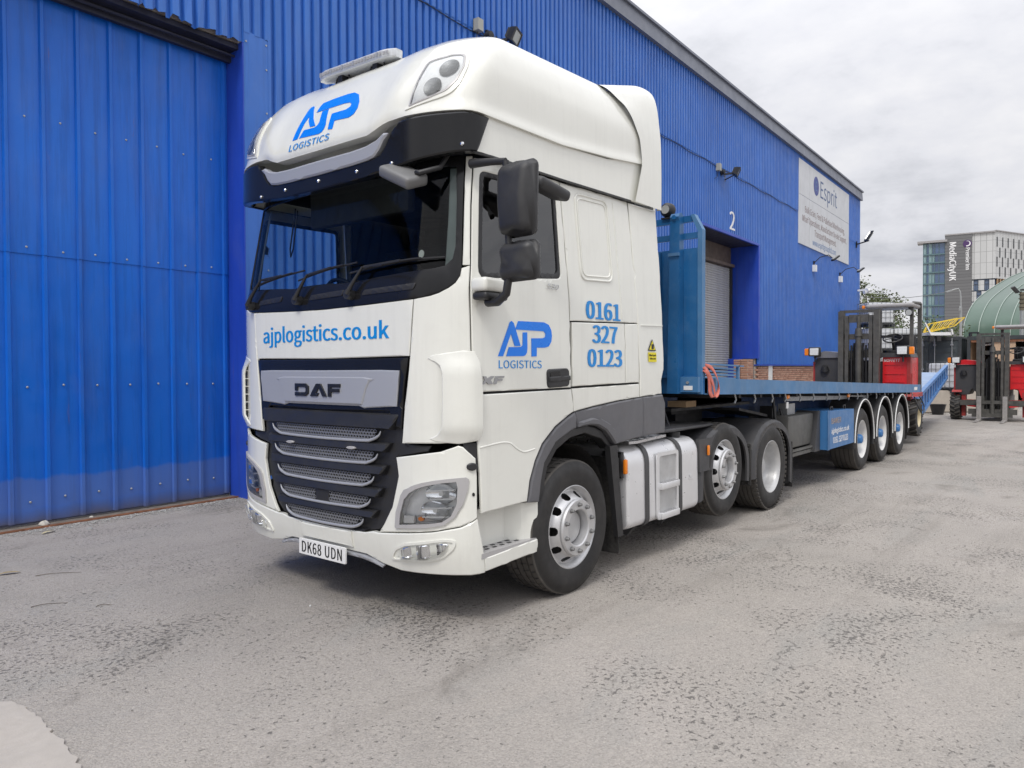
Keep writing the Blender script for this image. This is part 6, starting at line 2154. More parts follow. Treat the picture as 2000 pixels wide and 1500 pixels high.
# ---- headboard
XH = 3.56
def hbx(mb, y0, y1, z0, z1, x0=XH, x1=XH + .05):
    return mb.box((x0, y0, z0), (x1, y1, z1))
hb = obj('headboard', hbx(MB(), -1.235, 1.235, 1.38, 2.775), M['trail'], tl, 0, loc=(XH, 0, 1.4))
for sg in (-1, 1):
    m = MB()
    out_ = [(-1.245, 1.38), (-1.245, 2.945), (-1.165, 3.095), (-1.125, 3.095), (-1.20, 2.93), (-1.20, 1.38)]
    m.prism(out_, lambda a, b, d, sg=sg: (XH + d, a * (1 if sg < 0 else -1), b), -.012, .06)
    obj('edge_frame', m, M['trail2'], hb, 0)
    # stout post with a rolled head
    m = MB(); yp = sg * 1.0
    m.hexa([(XH - .14, yp - .055, 1.385), (XH - .001, yp - .055, 1.385), (XH - .001, yp + .055, 1.385), (XH - .14, yp + .055, 1.385), (XH - .085, yp - .05, 3.04), (XH - .001, yp - .05, 3.04), (XH - .001, yp + .05, 3.04), (XH - .085, yp + .05, 3.04)])
    m.prism([(-.085, 3.04), (.0, 3.04), (.0, 3.10), (-.03, 3.12), (-.07, 3.11), (-.10, 3.075)], lambda a, b, d, yp=yp: (XH + a - .001, yp + d, b), -.045, .045)
    m.cyl((XH - .11, yp, 3.07), (XH + .02, yp, 3.07), .022, 12)
    obj('post', m, M['trail'], hb, 0)
    m = MB(); m.box((XH - .12, yp - .056, 2.70), (XH - .087, yp + .056, 2.73))
    obj('post_band', m, M['trail2'], hb, 0)
    m = MB(); m.box((XH - .075, sg * 1.215 - .02 if sg < 0 else .95, 1.40), (XH - .002, -.95 if sg < 0 else sg * 1.215 + .02, 1.545))
    bx_ = obj('lamp_box', m, M['trail2'], hb, 0)
    m = MB(); m.cyl((XH - .076, sg * 1.13, 1.49), (XH - .085, sg * 1.13, 1.49), .014, 12)
    obj('bolt', m, M['galv'], bx_, 40)
    m = MB(); m.box((XH - .080, min(sg * 1.09, sg * 1.18), 1.42), (XH - .0755, max(sg * 1.09, sg * 1.18), 1.46))
    obj('reflector', m, M['platew'], bx_, 0)
for z0, z1 in ((3.03, 3.09), (2.868, 2.925)):
    obj('top_bar', hbx(MB(), -1.16 if z0 > 3 else -1.20, 1.16 if z0 > 3 else 1.20, z0, z1, XH + .005, XH + .04), M['trail'], hb, 0)
for y in (-.80, -.40, 0, .40, .80):
    obj('stiffener', hbx(MB(), y - .02, y + .02, 1.42, 2.76, XH - .035, XH - .001), M['trail'], hb, 0)
m = MB(); m.box((XH - .05, -1.2, 1.535), (XH - .001, 1.2, 1.555))
obj('lower_ledge', m, M['trail'], hb, 0)
m = MB(); yl, zl = -.87, 3.175
m.lathe([(0, -.05), (.045, -.05), (.07, -.02), (.072, .03), (.0, .03)], (XH + .02, yl, zl), 'x', 24)
m.cyl((XH + .02, yl, zl - .05), (XH + .02, yl, 3.08), .012, 8); m.box((XH - .02, yl - .05, 3.085), (XH + .06, yl + .05, 3.10))
m.tube([(XH + .05, yl, zl), (XH + .08, yl - .05, zl - .08), (XH + .03, yl - .09, 3.06), (XH + .0, yl - .12, 3.10)], .006, 6)
wl_ = obj('work_lamp', m, M['blackp'], hb, 40)
m = MB(); m.lathe([(0, -.052), (.042, -.052), (.042, -.050)], (XH + .02, yl, zl), 'x', 24)
obj('lamp_glass', m, M['lampglass'], wl_, 30)
# loose equipment lying just behind the headboard
ra_ = thing('ramp_stack', (6.4, .6, zd(6.4)), 'low stack of pale blue slatted ramps lying on the trailer deck behind the headboard', 'ramps')
for i in range(4):
    m = slab(MB(), 5.0, 7.2, -.1, 1.0, .02 + i * .045, .045 + i * .045)
    obj('ramp_panel', m, M['trail2'], ra_, 0)
m = slab(MB(), 4.95, 7.45, -.12, -.08, .205, .225); slab(m, 7.25, 7.29, -.12, -.08, -.01, .22)
obj('ramp_frame', m, M['trail2'], ra_, 0)

# ---- landing legs, boxes, underrun gear
for sg in (-1, 1):
    m = MB(); m.box((6.30, min(sg * .78, sg * .94), .42), (6.46, max(sg * .78, sg * .94), 1.14)); m.box((6.27, min(sg * .74, sg * .98), .40), (6.49, max(sg * .74, sg * .98), .43))
    obj('landing_leg', m, M['chassis'], tl, 0)
    m = MB(); m.bar((6.38, sg * .85, 1.0), (6.9, sg * .55, .70), .05)
    obj('leg_brace', m, M['chassis'], tl, 0)
m = MB(); m.bbox((6.35, -1.13, .60), (7.36, -.55, 1.02), .03, 2); m.box((6.28, -1.15, .50), (7.40, -.60, .545)); m.box((6.28, -1.16, .56), (7.40, -1.12, .585))
obj('locker', m, mat('weathered_grey_box', (.105, .105, .10), .55, var=.15, dirt=.3), tl, 40)
m = MB(); m.hexa([(7.20, -1.19, .50), (7.44, -1.19, .50), (7.44, -.9, .50), (7.20, -.9, .50), (7.36, -1.19, 1.04), (7.44, -1.19, 1.04), (7.44, -.9, 1.04), (7.36, -.9, 1.04)])
obj('guard_plate', m, M['dkgrey'], tl, 0)
tb = obj('toolbox', MB().hexa([(7.48, -1.275, .505), (8.82, -1.275, .505), (8.82, -.65, .505), (7.48, -.65, .505), (7.48, -1.275, 1.035), (8.82, -1.275, 1.01), (8.82, -.65, 1.01), (7.48, -.65, 1.035)]), M['trailbox'] if 'trailbox' in M else mat('toolbox_blue', (.045, .17, .40), .42, var=.06, dirt=.08), tl, 0, loc=(8.1, -1.27, .8))
m = MB(); m.box((7.47, -1.283, .50), (7.56, -1.276, 1.04))
obj('toolbox_edge', m, M['trail'], tb, 0)
for x in (7.85, 8.5):
    m = MB(); m.tube([(x - .05, -1.22, 1.03), (x - .05, -1.22, 1.075), (x + .05, -1.22, 1.075), (x + .05, -1.22, 1.02)], .010, 6)
    obj('latch', m, M['blackp'], tb, 40)
TB = lambda x, z: (lambda u, v, d: (x + u, -1.2765 - d, z + v))
lettering('toolbox_lettering', 'BAWER', TB(7.90, .850), .078, mat('tan_lettering', (.40, .30, .22), .5), tb, width=.46)
lettering('toolbox_lettering', 'ajplogistics.co.uk', TB(8.11, .715), .075, M['whiteink'], tb, width=.88, bold=.01)
lettering('toolbox_lettering', '0161 327 0123', TB(8.12, .575), .085, M['whiteink'], tb, width=.74, bold=.01)
m = MB()
m.tube([(6.15, -1.0, 1.25), (6.16, -1.03, .95), (6.10, -1.05, .72), (5.98, -1.0, .66), (5.9, -.9, .75)], .018, 8)
m.tube([(6.55, -.95, 1.1), (6.56, -1.0, .9), (6.50, -1.05, .72), (6.42, -1.05, .66)], .014, 8)
obj('air_hose', m, M['ink'], tl, 50)
for x in (6.05, 8.75):
    m = MB(); m.bbox((x, -1.215, zd(x) - .225), (x + .09, -1.185, zd(x) - .175), .01, 1)
    obj('side_marker', m, M['orange'], tl, 40)
    m = MB(); m.box((x + .01, -1.20, zd(x) - .34), (x + .08, -1.19, zd(x) - .265))
    if x < 7: obj('reflector', m, M['platew'], tl, 0)
m = MB(); m.box((13.35, -1.258, zd(13.4) - .115), (13.62, -1.2515, zd(13.4) - .055))
obj('reflector', m, M['platew'], tl, 0)

# ---- trailer wheels: super singles with white dished rims and blue hub caps
M['hubblue'] = mat('blue_hub_cap', (0.04, 0.17, 0.42), .4, var=.1)
def trailer_wheel(x, sg):
    y, z, rad, wid = sg * 1.205, .49, .49, .385
    s = -sg
    c = (x, y, z)
    def F(mb):
        mb.v = [(px, y + (py - y) * s, pz) for px, py, pz in mb.v]
        return mb
    a, b = split_tyre(rad, .298, wid, c)
    w_ = obj('wheel', F(a), M['rubber'], tl, 50, loc=c)
    obj('tread', F(b), M['tread'], w_, 30, loc=c)
    rim = MB().lathe([(.300, .018), (.304, .006), (.296, .003), (.287, .018), (.276, .035), (.268, .07), (.262, .13), (.225, .165), (.17, .170), (.13, .168), (.12, .16)], c, 'y', 72)
    obj('rim', F(rim), M['rimwhite'], w_, 40, loc=c)
    hub = MB().lathe([(0, .0), (.05, .0), (.068, .012), (.075, .05), (.085, .10), (.12, .13), (.125, .165)], c, 'y', 40)
    obj('hub_cap', F(hub), M['hubblue'], w_, 40, loc=c)
    nut = MB().lathe([(0, .140), (.016, .140), (.017, .168)], (0, 0, 0), 'y', 6)
    nv = [(px, py * s, pz) for px, py, pz in nut.v]
    nme = MB().add(nv, nut.f).mesh('wheel_nut', 30)
    for k in range(10):
        an = 2 * math.pi * k / 10
        n_ = obj('wheel_nut', nme, M['nut'], w_)
        n_.location = (.165 * math.cos(an), 0, .165 * math.sin(an))
    return w_
first = {}
for x in (9.62, 10.97, 12.32):
    for sg in (-1, 1):
        if sg not in first:
            first[sg] = trailer_wheel(x, sg)
        else:
            c = copy_tree(first[sg], None)
            c.parent = tl
            c.location = Vector((x, sg * 1.205, .49)) - world_loc(tl)
        m = MB(); n = 24
        pts = []
        for i in range(n + 1):
            a = math.pi * (1.06 - 1.13 * i / n)
            pts.append((x + .62 * math.cos(a), .50 + .66 * math.sin(a)))
        vs = []
        for px, pz in pts:
            u = Vector((px - x, pz - .5)).normalized()
            for y, d in ((.80, 0), (1.19, 0), (1.222, -.012), (1.236, -.04), (1.236, -.075), (1.215, -.075)):
                vs.append((px + u.x * d, sg * y, pz + u.y * d))
        m.add(vs, [(i * 6 + j, i * 6 + j + 1, (i + 1) * 6 + j + 1, (i + 1) * 6 + j) for i in range(n) for j in range(5)])
        gd = obj('mudguard', m, M['chassis'], tl, 32)
        m = MB()
        m.tube([(px + (x - px) * .055, sg * 1.240, pz + (.5 - pz) * .055) for px, pz in pts[1:-1]], .010, 6)
        obj('guard_stripe', m, M['platew'], gd, 40)
    m = MB(); m.bar((x, -1.0, .49), (x, 1.0, .49), .14, .14); m.box((x - .25, -.62, .55), (x + .25, -.48, .8)); m.box((x - .25, .48, .55), (x + .25, .62, .8))
    obj('axle', m, M['chassis'], tl, 0)
m = MB(); m.bbox((12.93, -1.20, .24), (12.955, -.85, .80), .006, 1)
obj('mudflap', m, M['flap'], tl, 40)
m = MB(); m.bbox((12.93, .85, .24), (12.955, 1.20, .80), .006, 1)
obj('mudflap', m, M['flap'], tl, 40)

# ---- orange load strap looped over the side rail behind the headboard
M['strap'] = mat('faded_orange_webbing', (0.56, 0.16, 0.12), .75, var=.15, vscale=12, bump=.2, bscale=300)
st = thing('load_strap', (3.7, -1.27, 1.5), 'faded orange load strap looped over the trailer rail beside the headboard', 'strap')
def ribbon(pts, wv, material, name):
    pts = spline2(pts, 8)
    mb = MB(); vs = []
    for i, (x, y, z) in enumerate(pts):
        t = i / (len(pts) - 1)
        wd = Vector(wv(t))
        p = Vector((x, y, z))
        vs += [p - wd / 2, p + wd / 2]
    k = len(pts)
    mb.add(vs, [(2 * i, 2 * i + 1, 2 * i + 3, 2 * i + 2) for i in range(k - 1)])
    me = mb.mesh(name, 60, fix=False)
    o = obj(name, me, material, st)
    o.location = -world_loc(st)
    so_ = o.modifiers.new('thickness', 'SOLIDIFY'); so_.thickness = .004
    return o
ribbon([(3.58, -1.20, 1.63), (3.60, -1.262, 1.60), (3.645, -1.275, 1.54), (3.66, -1.275, 1.46), (3.665, -1.278, 1.39), (3.70, -1.285, 1.345)], lambda t: (.055, -.01, .025 - .02 * t), M['strap'], 'strap_tail')
ribbon([(3.575, -1.23, 1.655), (3.63, -1.26, 1.60), (3.70, -1.28, 1.50), (3.735, -1.285, 1.42), (3.745, -1.29, 1.36)], lambda t: (.05, .01, .03), M['strap'], 'strap_tail')
ribbon([(3.745, -1.29, 1.355), (3.80, -1.29, 1.375), (3.85, -1.285, 1.44), (3.83, -1.275, 1.54), (3.74, -1.25, 1.635), (3.62, -1.20, 1.665)], lambda t: (.03, .045 * math.cos(t * 2), .03), M['strap'], 'strap_loop')

# ================================================================== truck-mounted forklifts
def forklift(ox, oy, oz, label, hood_mat, parts_extra=True, mast_h=2.72, forks=False, lettered=True):
    t = thing('forklift', (ox, oy, oz), label, 'forklift', 'red truck-mounted forklifts')
    def B(a, b):
        return (ox + a[0], oy + a[1], oz + a[2]), (ox + b[0], oy + b[1], oz + b[2])
    def V(x, y, z):
        return (ox + x, oy + y, oz + z)
    # mast (front is -x)
    for sg in (-1, 1):
        m = MB(); a, b = B((-.46, sg * .36 - .055, .12), (-.30, sg * .36 + .055, mast_h)); m.box(a, b)
        obj('mast_rail', m, M['mast'], t, 0)
        m = MB(); a, b = B((-.44, sg * .245 - .035, .16), (-.33, sg * .245 + .035, mast_h - .10)); m.box(a, b)
        obj('inner_mast_rail', m, M['mast'], t, 0)
        m = MB(); m.tube([V(-.40, sg * .15, .3), V(-.40, sg * .15, mast_h - .75)], .022, 8)
        obj('lift_chain', m, M['ink'], t, 40)
    for z0, z1, y in ((mast_h - .03, mast_h + .03, .42), (mast_h - .62, mast_h - .50, .36), (mast_h - 1.02, mast_h - .86, .30), (.62, .74, .42), (.20, .36, .42)):
        a, b = B((-.34, -y, z0), (-.27, y, z1))
        obj('mast_crossbar', MB().box(a, b), M['mast'], t, 0)
    m = MB(); a, b = B((-.42, -.20, mast_h - .25), (-.33, .20, mast_h - .08)); m.box(a, b)
    obj('chain_yoke', m, M['mast'], t, 0)
    m = MB(); m.cyl(V(-.43, 0.0, .22), V(-.43, 0.0, mast_h - .55), .062, 18); m.cyl(V(-.43, 0, mast_h - .55), V(-.43, 0, mast_h - .38), .085, 18, .06); m.cyl(V(-.43, 0, mast_h - .38), V(-.43, 0, mast_h - .12), .038, 14)
    obj('lift_ram', m, M['mastl'] if 'mastl' in M else M['mast'], t, 40)
    m = MB()
    for y in (-.07, -.095, .08, .105):
        m.tube([V(-.36, y, .4 + i * (mast_h - 1.1) / 14) if i % 2 == 0 else V(-.38, y + .012, .4 + i * (mast_h - 1.1) / 14) for i in range(15)], .014, 6)
    obj('hoses', m, M['ink'], t, 50)
    # body: engine box to the off side, operator to the near side
    body = rounded([(-.98, .62), (-.98, 1.72), (-.15, 1.72), (-.15, .62)], .05, 3)
    m = MB(); m.prism([(-.92, .70), (-.92, 1.70), (-.42, 1.70), (-.42, .95), (-.62, .95), (-.70, .70)], lambda a, b, d: V(d, a, b), -.10, .95)
    bd = obj('body', m, M['red'], t, 0)
    for z in (1.54, 1.34, 1.16, .98):
        m = MB(); m.bar(V(-.108, -.86, z), V(-.108, -.46, z), .016, .012)
        obj('pressed_rib', m, M['red'], bd, 0)
    m = MB(); m.hexa([V(-.12, -.97, .70), V(.05, -.97, .70), V(.05, -.90, .70), V(-.12, -.90, .70), V(-.12, -.97, 1.72), V(.05, -.97, 1.72), V(.05, -.90, 1.72), V(-.12, -.90, 1.72)])
    m.box(*B((-.05, -.985, .9), (.02, -.97, 1.35)))
    obj('corner_post', m, M['redd'], bd, 0)
    m = MB(); m.box(*B((-.08, -.42, .75), (.9, .42, 1.64)))
    obj('tunnel', m, M['chassis'], t, 0)
    # bonnet side
    m = MB(); m.prism([(.40, .80), (.40, 1.70), (.97, 1.70), (1.0, 1.55), (1.0, .78), (.66, .78), (.56, .98)], lambda a, b, d: V(d, a, b), -.13, .95)
    obj('engine_cover', m, M['dkgrey'], t, 0)
    m = MB(); m.prism([(.30, 1.705), (.34, 1.80), (.78, 1.86), (.99, 1.80), (1.03, 1.705)], lambda a, b, d: V(d, a, b), -.17, .98)
    obj('bonnet', m, hood_mat, t, 0)
    m = MB(); m.prism([(-.98, 1.705), (-.95, 1.80), (.28, 1.80), (.28, 1.705)], lambda a, b, d: V(d, a, b), -.16, .60)
    obj('dash_shelf', m, M['dkgrey'], t, 0)
    m = MB(); m.box(*B((-.11, .99, .62), (.2, 1.05, 1.62))); m.box(*B((-.13, .90, .62), (.05, 1.04, .82)))
    obj('side_guard', m, M['redd'], t, 0)
    m = MB(); m.cyl(V(-.14, .78, 1.42), V(-.18, .78, 1.52), .10, 14, .06)
    obj('filter_bowl', m, M['blackp'], t, 40)
    # headlamps with amber repeaters
    for y in (.98, -.84):
        m = MB(); m.bbox(*B((-.30, y - .13, 1.74), (-.18, y + .13, 1.95)), .025, 2); m.cyl(V(-.2, y, 1.6), V(-.2, y, 1.76), .02, 8)
        hl = obj('headlamp', m, M['blackp'], t, 40)
        m = MB(); m.bbox(*B((-.312, y - .09 if y < 0 else y - .10, 1.765), (-.296, y + .10 if y < 0 else y + .09, 1.925)), .006, 1)
        obj('lamp_glass', m, M['lampglass2'] if 'lampglass2' in M else mat('bright_lamp_glass', (.72, .73, .72), .15, var=.1, vscale=30, coat=.6), hl, 40)
        yy = y - .17 if y < 0 else y + .17
        m = MB(); m.bbox(*B((-.28, yy - .05, 1.76), (-.20, yy + .05, 1.92)), .012, 1)
        obj('indicator', m, M['orange'], hl, 40)
    # seat, wheel, guard
    m = MB(); m.bbox(*B((.42, -.86, 1.72), (.95, -.42, 1.88)), .05, 3); m.bbox(*B((.86, -.88, 1.82), (1.02, -.42, 2.24)), .07, 3)
    obj('seat', m, M['seatv'], t, 50)
    m = MB(); c = Vector(V(.34, -.52, 2.13)); ax = Vector((-.5, 0, .86)).normalized(); e1 = Vector((0, 1, 0)); e2 = ax.cross(e1)
    m.tube([c + e1 * .19 * math.cos(a * math.pi / 12) + e2 * .19 * math.sin(a * math.pi / 12) for a in range(24)], .016, 6, closed=True)
    for a in (.5, 2.64, 4.71):
        m.bar(c, c + (e1 * math.cos(a) + e2 * math.sin(a)) * .18, .04, .015)
    m.cyl(c, c - ax * .5, .032, 10)
    obj('steering_wheel', m, M['seatv'], t, 50)
    m = MB()
    for y in (-.26, -.16, -.06):
        m.tube([V(.2, y, 1.75), V(.22, y, 1.98)], .012, 6)
        m.cyl(V(.22, y, 1.98), V(.22, y, 2.03), .022, 8)
    obj('levers', m, M['ink'], t, 50)
    m = MB()
    m.bar(V(.30, -.90, 1.75), V(.36, -.90, 2.80), .07, .06); m.bar(V(1.05, -.93, .9), V(1.05, -.93, 2.92), .08, .07); m.bar(V(1.05, -.10, 1.7), V(1.05, -.10, 2.92), .08, .07)
    m.bar(V(1.05, -.95, 2.20), V(1.05, -.05, 2.20), .06); m.bar(V(1.06, -.93, 1.5), V(1.06, -.93, 2.7), .05)
    m.tube([V(.36, -.90, 2.78), V(.40, -.92, 2.90), V(1.05, -.93, 2.93)], .035, 8)
    obj('guard_post', m, M['mast'], t, 40)
    m = MB()
    def roofc(u, v):
        a = u * math.pi
        return V(.22 + .0 + .085 * (1 - math.cos(a)) * 0 + .03 + v * .85, -.93 + .92 * (u), 2.80 + .085 * math.sin(math.pi * min(1, max(0, v * 1.0))) ** .5 + .10 * sm(0, .25, v))
    m.bbox(*B((.20, -.95, 2.80), (1.10, .02, 2.90)), .045, 3)
    obj('canopy', m, M['plgrey'], t, 50)
    m = MB(); m.cyl(V(.30, -.86, 2.68), V(.22, -.86, 2.68), .075, 18); m.bar(V(.28, -.86, 2.74), V(.28, -.86, 2.82), .03)
    wl2 = obj('work_lamp', m, M['blackp'], t, 40)
    m = MB(); m.cyl(V(.219, -.86, 2.68), V(.214, -.86, 2.68), .062, 18)
    obj('lamp_glass', m, M['lampglass'], wl2, 40)
    m = MB(); m.bbox(*B((.20, .03, 2.80), (.30, .09, 2.88)), .02, 2)
    obj('indicator', m, M['orange'], t, 40)
    # front axle arms and wheels, single rear wheel
    for sg in (-1, 1):
        m = MB(); m.bar(V(-.18, sg * .10, .55), V(-.12, sg * .80, .55), .14, .16); m.hexa([V(-.12, sg * .78 - .05, .12), V(.12, sg * .78 - .05, .12), V(.12, sg * .78 + .05, .12), V(-.12, sg * .78 + .05, .12), V(-.10, sg * .78 - .06, .86), V(.10, sg * .78 - .06, .86), V(.10, sg * .78 + .06, .86), V(-.10, sg * .78 + .06, .86)])
        obj('axle_arm', m, M['redd'], t, 0)
        m = MB(); m.bar(V(-.28, sg * .35, .42), V(-.24, sg * .66, .46), .07, .05)
        obj('stabiliser', m, M['red'], t, 0)
        big_wheel(t, V(0, sg * .99, .405), sg)
        m = MB(); m.hexa([V(-.28, sg * .98 - .16, .86), V(.25, sg * .98 - .16, .86), V(.25, sg * .98 + .10, .86), V(-.28, sg * .98 + .10, .86), V(-.22, sg * .98 - .16, .92), V(.25, sg * .98 - .16, .95), V(.25, sg * .98 + .10, .95), V(-.22, sg * .98 + .10, .92)])
        obj('wheel_wing', m, M['redd'], t, 0)
    big_wheel(t, V(1.35, 0, .405), 1)
    m = MB(); m.box(*B((-.30, -1.0, .46), (-.16, 1.0, .62))); m.box(*B((-.42, -.62, .20), (-.30, .62, .36))); m.box(*B((.1, -.4, .3), (1.5, .4, .75)))
    obj('chassis', m, M['mast'], t, 0)
    if forks:
        for sg in (-1, 1):
            m = MB(); y0 = sg * .33
            m.hexa([V(-1.45, y0 - .045, .010), V(-.50, y0 - .06, .010), V(-.50, y0 + .06, .010), V(-1.45, y0 + .045, .010), V(-1.45, y0 - .045, .022), V(-.50, y0 - .06, .060), V(-.50, y0 + .06, .060), V(-1.45, y0 + .045, .022)])
            m.box(*B((-.54, y0 - .06, .061), (-.48, y0 + .06, .75)))
            obj('fork', m, M['steel'], t, 0)
        m = MB()
        m.box(*B((-.48, -.52, .12), (-.462, .52, .24))); m.box(*B((-.48, -.52, .52), (-.462, .52, .62)))
        obj('fork_carriage', m, M['mast'], t, 0)
        m = MB(); m.bar(V(-.40, .36, mast_h + .05), V(-.40, .62, mast_h + .05), .05); m.cyl(V(-.40, .58, mast_h + .03), V(-.40, .58, mast_h - .06), .05, 10)
        obj('mast_lamp', m, M['blackp'], t, 40)
    if lettered:
        lettering('body_lettering', 'MOFFETT', lambda u, v, d: V(-.101 - d, -.60 - u, 1.605 + v), .062, M['whiteink'], bd, width=.32, bold=.02, shear=.2)
        obj('body_logo', MB().prism([(-.42, 1.64), (-.405, 1.605), (-.39, 1.63), (-.375, 1.605), (-.36, 1.64), (-.36, 1.655), (-.42, 1.655)], lambda a, b, d: V(d, a, b), -.105, -.1005), M['whiteink'], bd, 0)
    return t
def big_wheel(t, c, sg):
    """lug-tread forklift wheel"""
    x, y, z = c
    rad, wid = .395, .27
    m = MB().lathe([(.20, .125), (.215, .135), (.30, .14), (.36, .125), (.372, .10), (.375, 0), (.372, -.10), (.36, -.125), (.30, -.14), (.215, -.135), (.20, -.125)], c, 'y', 40)
    w_ = obj('wheel', m, M['rubber'], t, 45, loc=c)
    lug = MB()
    for k in range(18):
        for s2 in (-1, 1):
            an = 2 * math.pi * (k + (.5 if s2 > 0 else 0)) / 18
            an2 = an + .16
            r = .385
            p0 = Vector((x + r * math.cos(an), y + s2 * .135, z + r * math.sin(an)))
            p1 = Vector((x + r * math.cos(an2), y + s2 * .0, z + r * math.sin(an2)))
            lug.bar(p0, p1, .038, .030, up=(math.cos(an), 0, math.sin(an)))
    obj('tread_lug', lug, M['tread'], w_, 0, loc=c, kind='stuff')
    m = MB().lathe([(.205, sg * .12), (.20, sg * .128), (.185, sg * .115), (.17, sg * .06), (.10, sg * .05), (.085, sg * .09), (.0, sg * .095)], c, 'y', 36)
    rm_ = obj('rim', m, M['cream'], w_, 40, loc=c)
    nut = MB()
    for k in range(6):
        an = k * math.pi / 3
        n_ = MB().cyl((x + .13 * math.cos(an), y + sg * .05, z + .13 * math.sin(an)), (x + .13 * math.cos(an), y + sg * .075, z + .13 * math.sin(an)), .013, 6)
        obj('wheel_nut', n_, M['nut'], rm_, 0)
    return w_
forklift(14.78, .03, .145, 'red forklift with a grey bonnet hung on the tail of the blue trailer', M['bonnetg'] if 'bonnetg' in M else mat('grey_bonnet', (.17, .17, .185), .4, var=.08, coat=.2), forks=False)
forklift(23.75, -1.52, 0.0, 'red forklift with lowered forks standing at the right edge of the yard', M['red'], forks=True, lettered=False, mast_h=2.62)
# cable looped over the rear of the trailer-mounted forklift wheel
m = MB(); m.tube(spline2([(14.55, -1.02, 1.05), (14.5, -1.12, .80), (14.6, -1.16, .66), (14.9, -1.15, .62), (15.1, -1.12, .80), (15.0, -1.05, 1.0)], 6), .012, 6)
tag(obj('light_cable', m, M['ink'], None, 50, loc=(14.8, -1.1, .8)), 'black light cable looped round the wheel of the forklift on the trailer', 'cable')

# ================================================================== far side of the yard
E1 = Vector((0.6267, -0.7793, 0))      # across the yard, to the right
E2 = Vector((0.7793, 0.6267, 0))       # down the yard
O0 = Vector((-3.08, -4.26, 0))
def PT(a, d, z):
    p = O0 + E1 * a + E2 * d
    return (p.x, p.y, z)
def PB(mb, a0, a1, d0, d1, z0, z1):
    return mb.hexa([PT(a0, d0, z0), PT(a1, d0, z0), PT(a1, d1, z0), PT(a0, d1, z0), PT(a0, d0, z1), PT(a1, d0, z1), PT(a1, d1, z1), PT(a0, d1, z1)])

# ---- shipping containers (long axis down the yard, doors toward the lorry)
M['cont'] = mat('dark_grey_container', (0.050, 0.062, 0.068), .5, var=.15, vscale=1.5, dirt=.25, dirtcol=(.10, .09, .08))
M['contd'] = mat('dark_container_frame', (0.040, 0.046, 0.050), .5, var=.2, dirt=.3, dirtcol=(.12, .09, .07))
M['ply'] = mat('raw_plywood', (0.52, 0.36, 0.24), .7, var=.12, vscale=4)
def XB(mb, a, b):
    return mb.box(a, b)
def container(x, y0, label, open_=False, name='shipping_container', zt_=2.92):
    y1 = y0 + 2.44
    t = thing(name, (x, (y0 + y1) / 2, 0), label, 'container', 'dark shipping containers')
    m = MB()
    for y in (y0, y1 - .12):
        m.box((x, y, .02), (x + .12, y + .12, zt_)); m.box((x + 5.9, y, .02), (x + 6.02, y + .12, zt_))
    m.box((x, y0 + .12, zt_ - .16), (x + .10, y1 - .12, zt_)); m.box((x, y0 + .12, .02), (x + .10, y1 - .12, .18))
    m.box((x + .12, y0, zt_ - .10), (x + 5.9, y0 + .06, zt_)); m.box((x + .12, y1 - .06, zt_ - .10), (x + 5.9, y1, zt_))
    obj('frame', m, M['contd'], t, 0)
    for y in (y0 + .02, y1 - .05):
        vs = []
        k = 42
        for i in range(k + 1):
            d = .03 if (i // 2) % 2 else 0
            vs += [(x + .12 + 5.78 * i / k, y + d, .1), (x + .12 + 5.78 * i / k, y + d, zt_ - .1)]
        obj('side_wall', MB().add(vs, [(2 * i, 2 * i + 2, 2 * i + 3, 2 * i + 1) for i in range(k)]), M['cont'], t, 0, fix=False)
    obj('roof', MB().box((x + .05, y0 + .05, zt_ - .06), (x + 5.95, y1 - .05, zt_ - .02)), M['cont'], t, 0)
    obj('floor', MB().box((x + .05, y0 + .05, .12), (x + 5.95, y1 - .05, .16)), M['ply'], t, 0)
    obj('end_wall', MB().box((x + 5.85, y0 + .05, .12), (x + 5.9, y1 - .05, zt_ - .1)), M['contd'], t, 0)
    if not open_:
        for q in (0, 1):
            a = y0 + .125 + q * 1.10
            b = a + 1.085
            dr = obj('door', MB().box((x + .03, a, .19), (x + .07, b, zt_ - .17)), M['cont'], t, 0)
            for z in (.55, 1.12, 1.70, 2.28):
                obj('door_rib', MB().hexa([(x + .012, a + .10, z), (x + .012, b - .10, z), (x + .03, b - .06, z - .07), (x + .03, a + .06, z - .07), (x + .012, a + .10, z + .12), (x + .012, b - .10, z + .12), (x + .03, b - .06, z + .19), (x + .03, a + .06, z + .19)]), M['cont'], dr, 0)
            for y in (a + .22, b - .22):
                m = MB(); m.cyl((x - .025, y, .12), (x - .025, y, zt_ - .06), .020, 10)
                for z in (.3, 1.2, 1.5, zt_ - .38):
                    m.box((x - .05, y - .05, z), (x + .02, y + .05, z + .07))
                m.box((x - .06, y - .03, zt_ - .30), (x - .02, y + .03, zt_ - .20))
                obj('locking_bar', m, M['galv'], dr, 40)
    return t
c1t = container(33.2, .62, 'closed dark grey shipping container with white stencils behind the red forklifts')
lettering('stencil', 'UNIT  4', lambda u, v, d: (33.2 + .010 - d, 2.40 - u, 2.08 + v), .14, M['whiteink'], c1t, width=.55) if False else None
m = MB()
for z, w_ in ((2.10, .52), (1.88, .34)):
    m.box((33.205, 2.42 - w_ / 2, z), (33.212, 2.42 + w_ / 2 , z + .13))
c2t = container(33.4, -2.0, 'open dark grey shipping container with plywood lining behind the forklift on the right', True)
obj('lining', MB().box((33.6, -1.93, .17), (38.9, -1.90, 2.8)), M['ply'], c2t, 0)
obj('lining', MB().box((33.6, .33, .17), (38.9, .36, 2.8)), M['ply'], c2t, 0)
obj('lining', MB().box((38.9, -1.9, .17), (38.95, .33, 2.8)), M['interior'], c2t, 0)
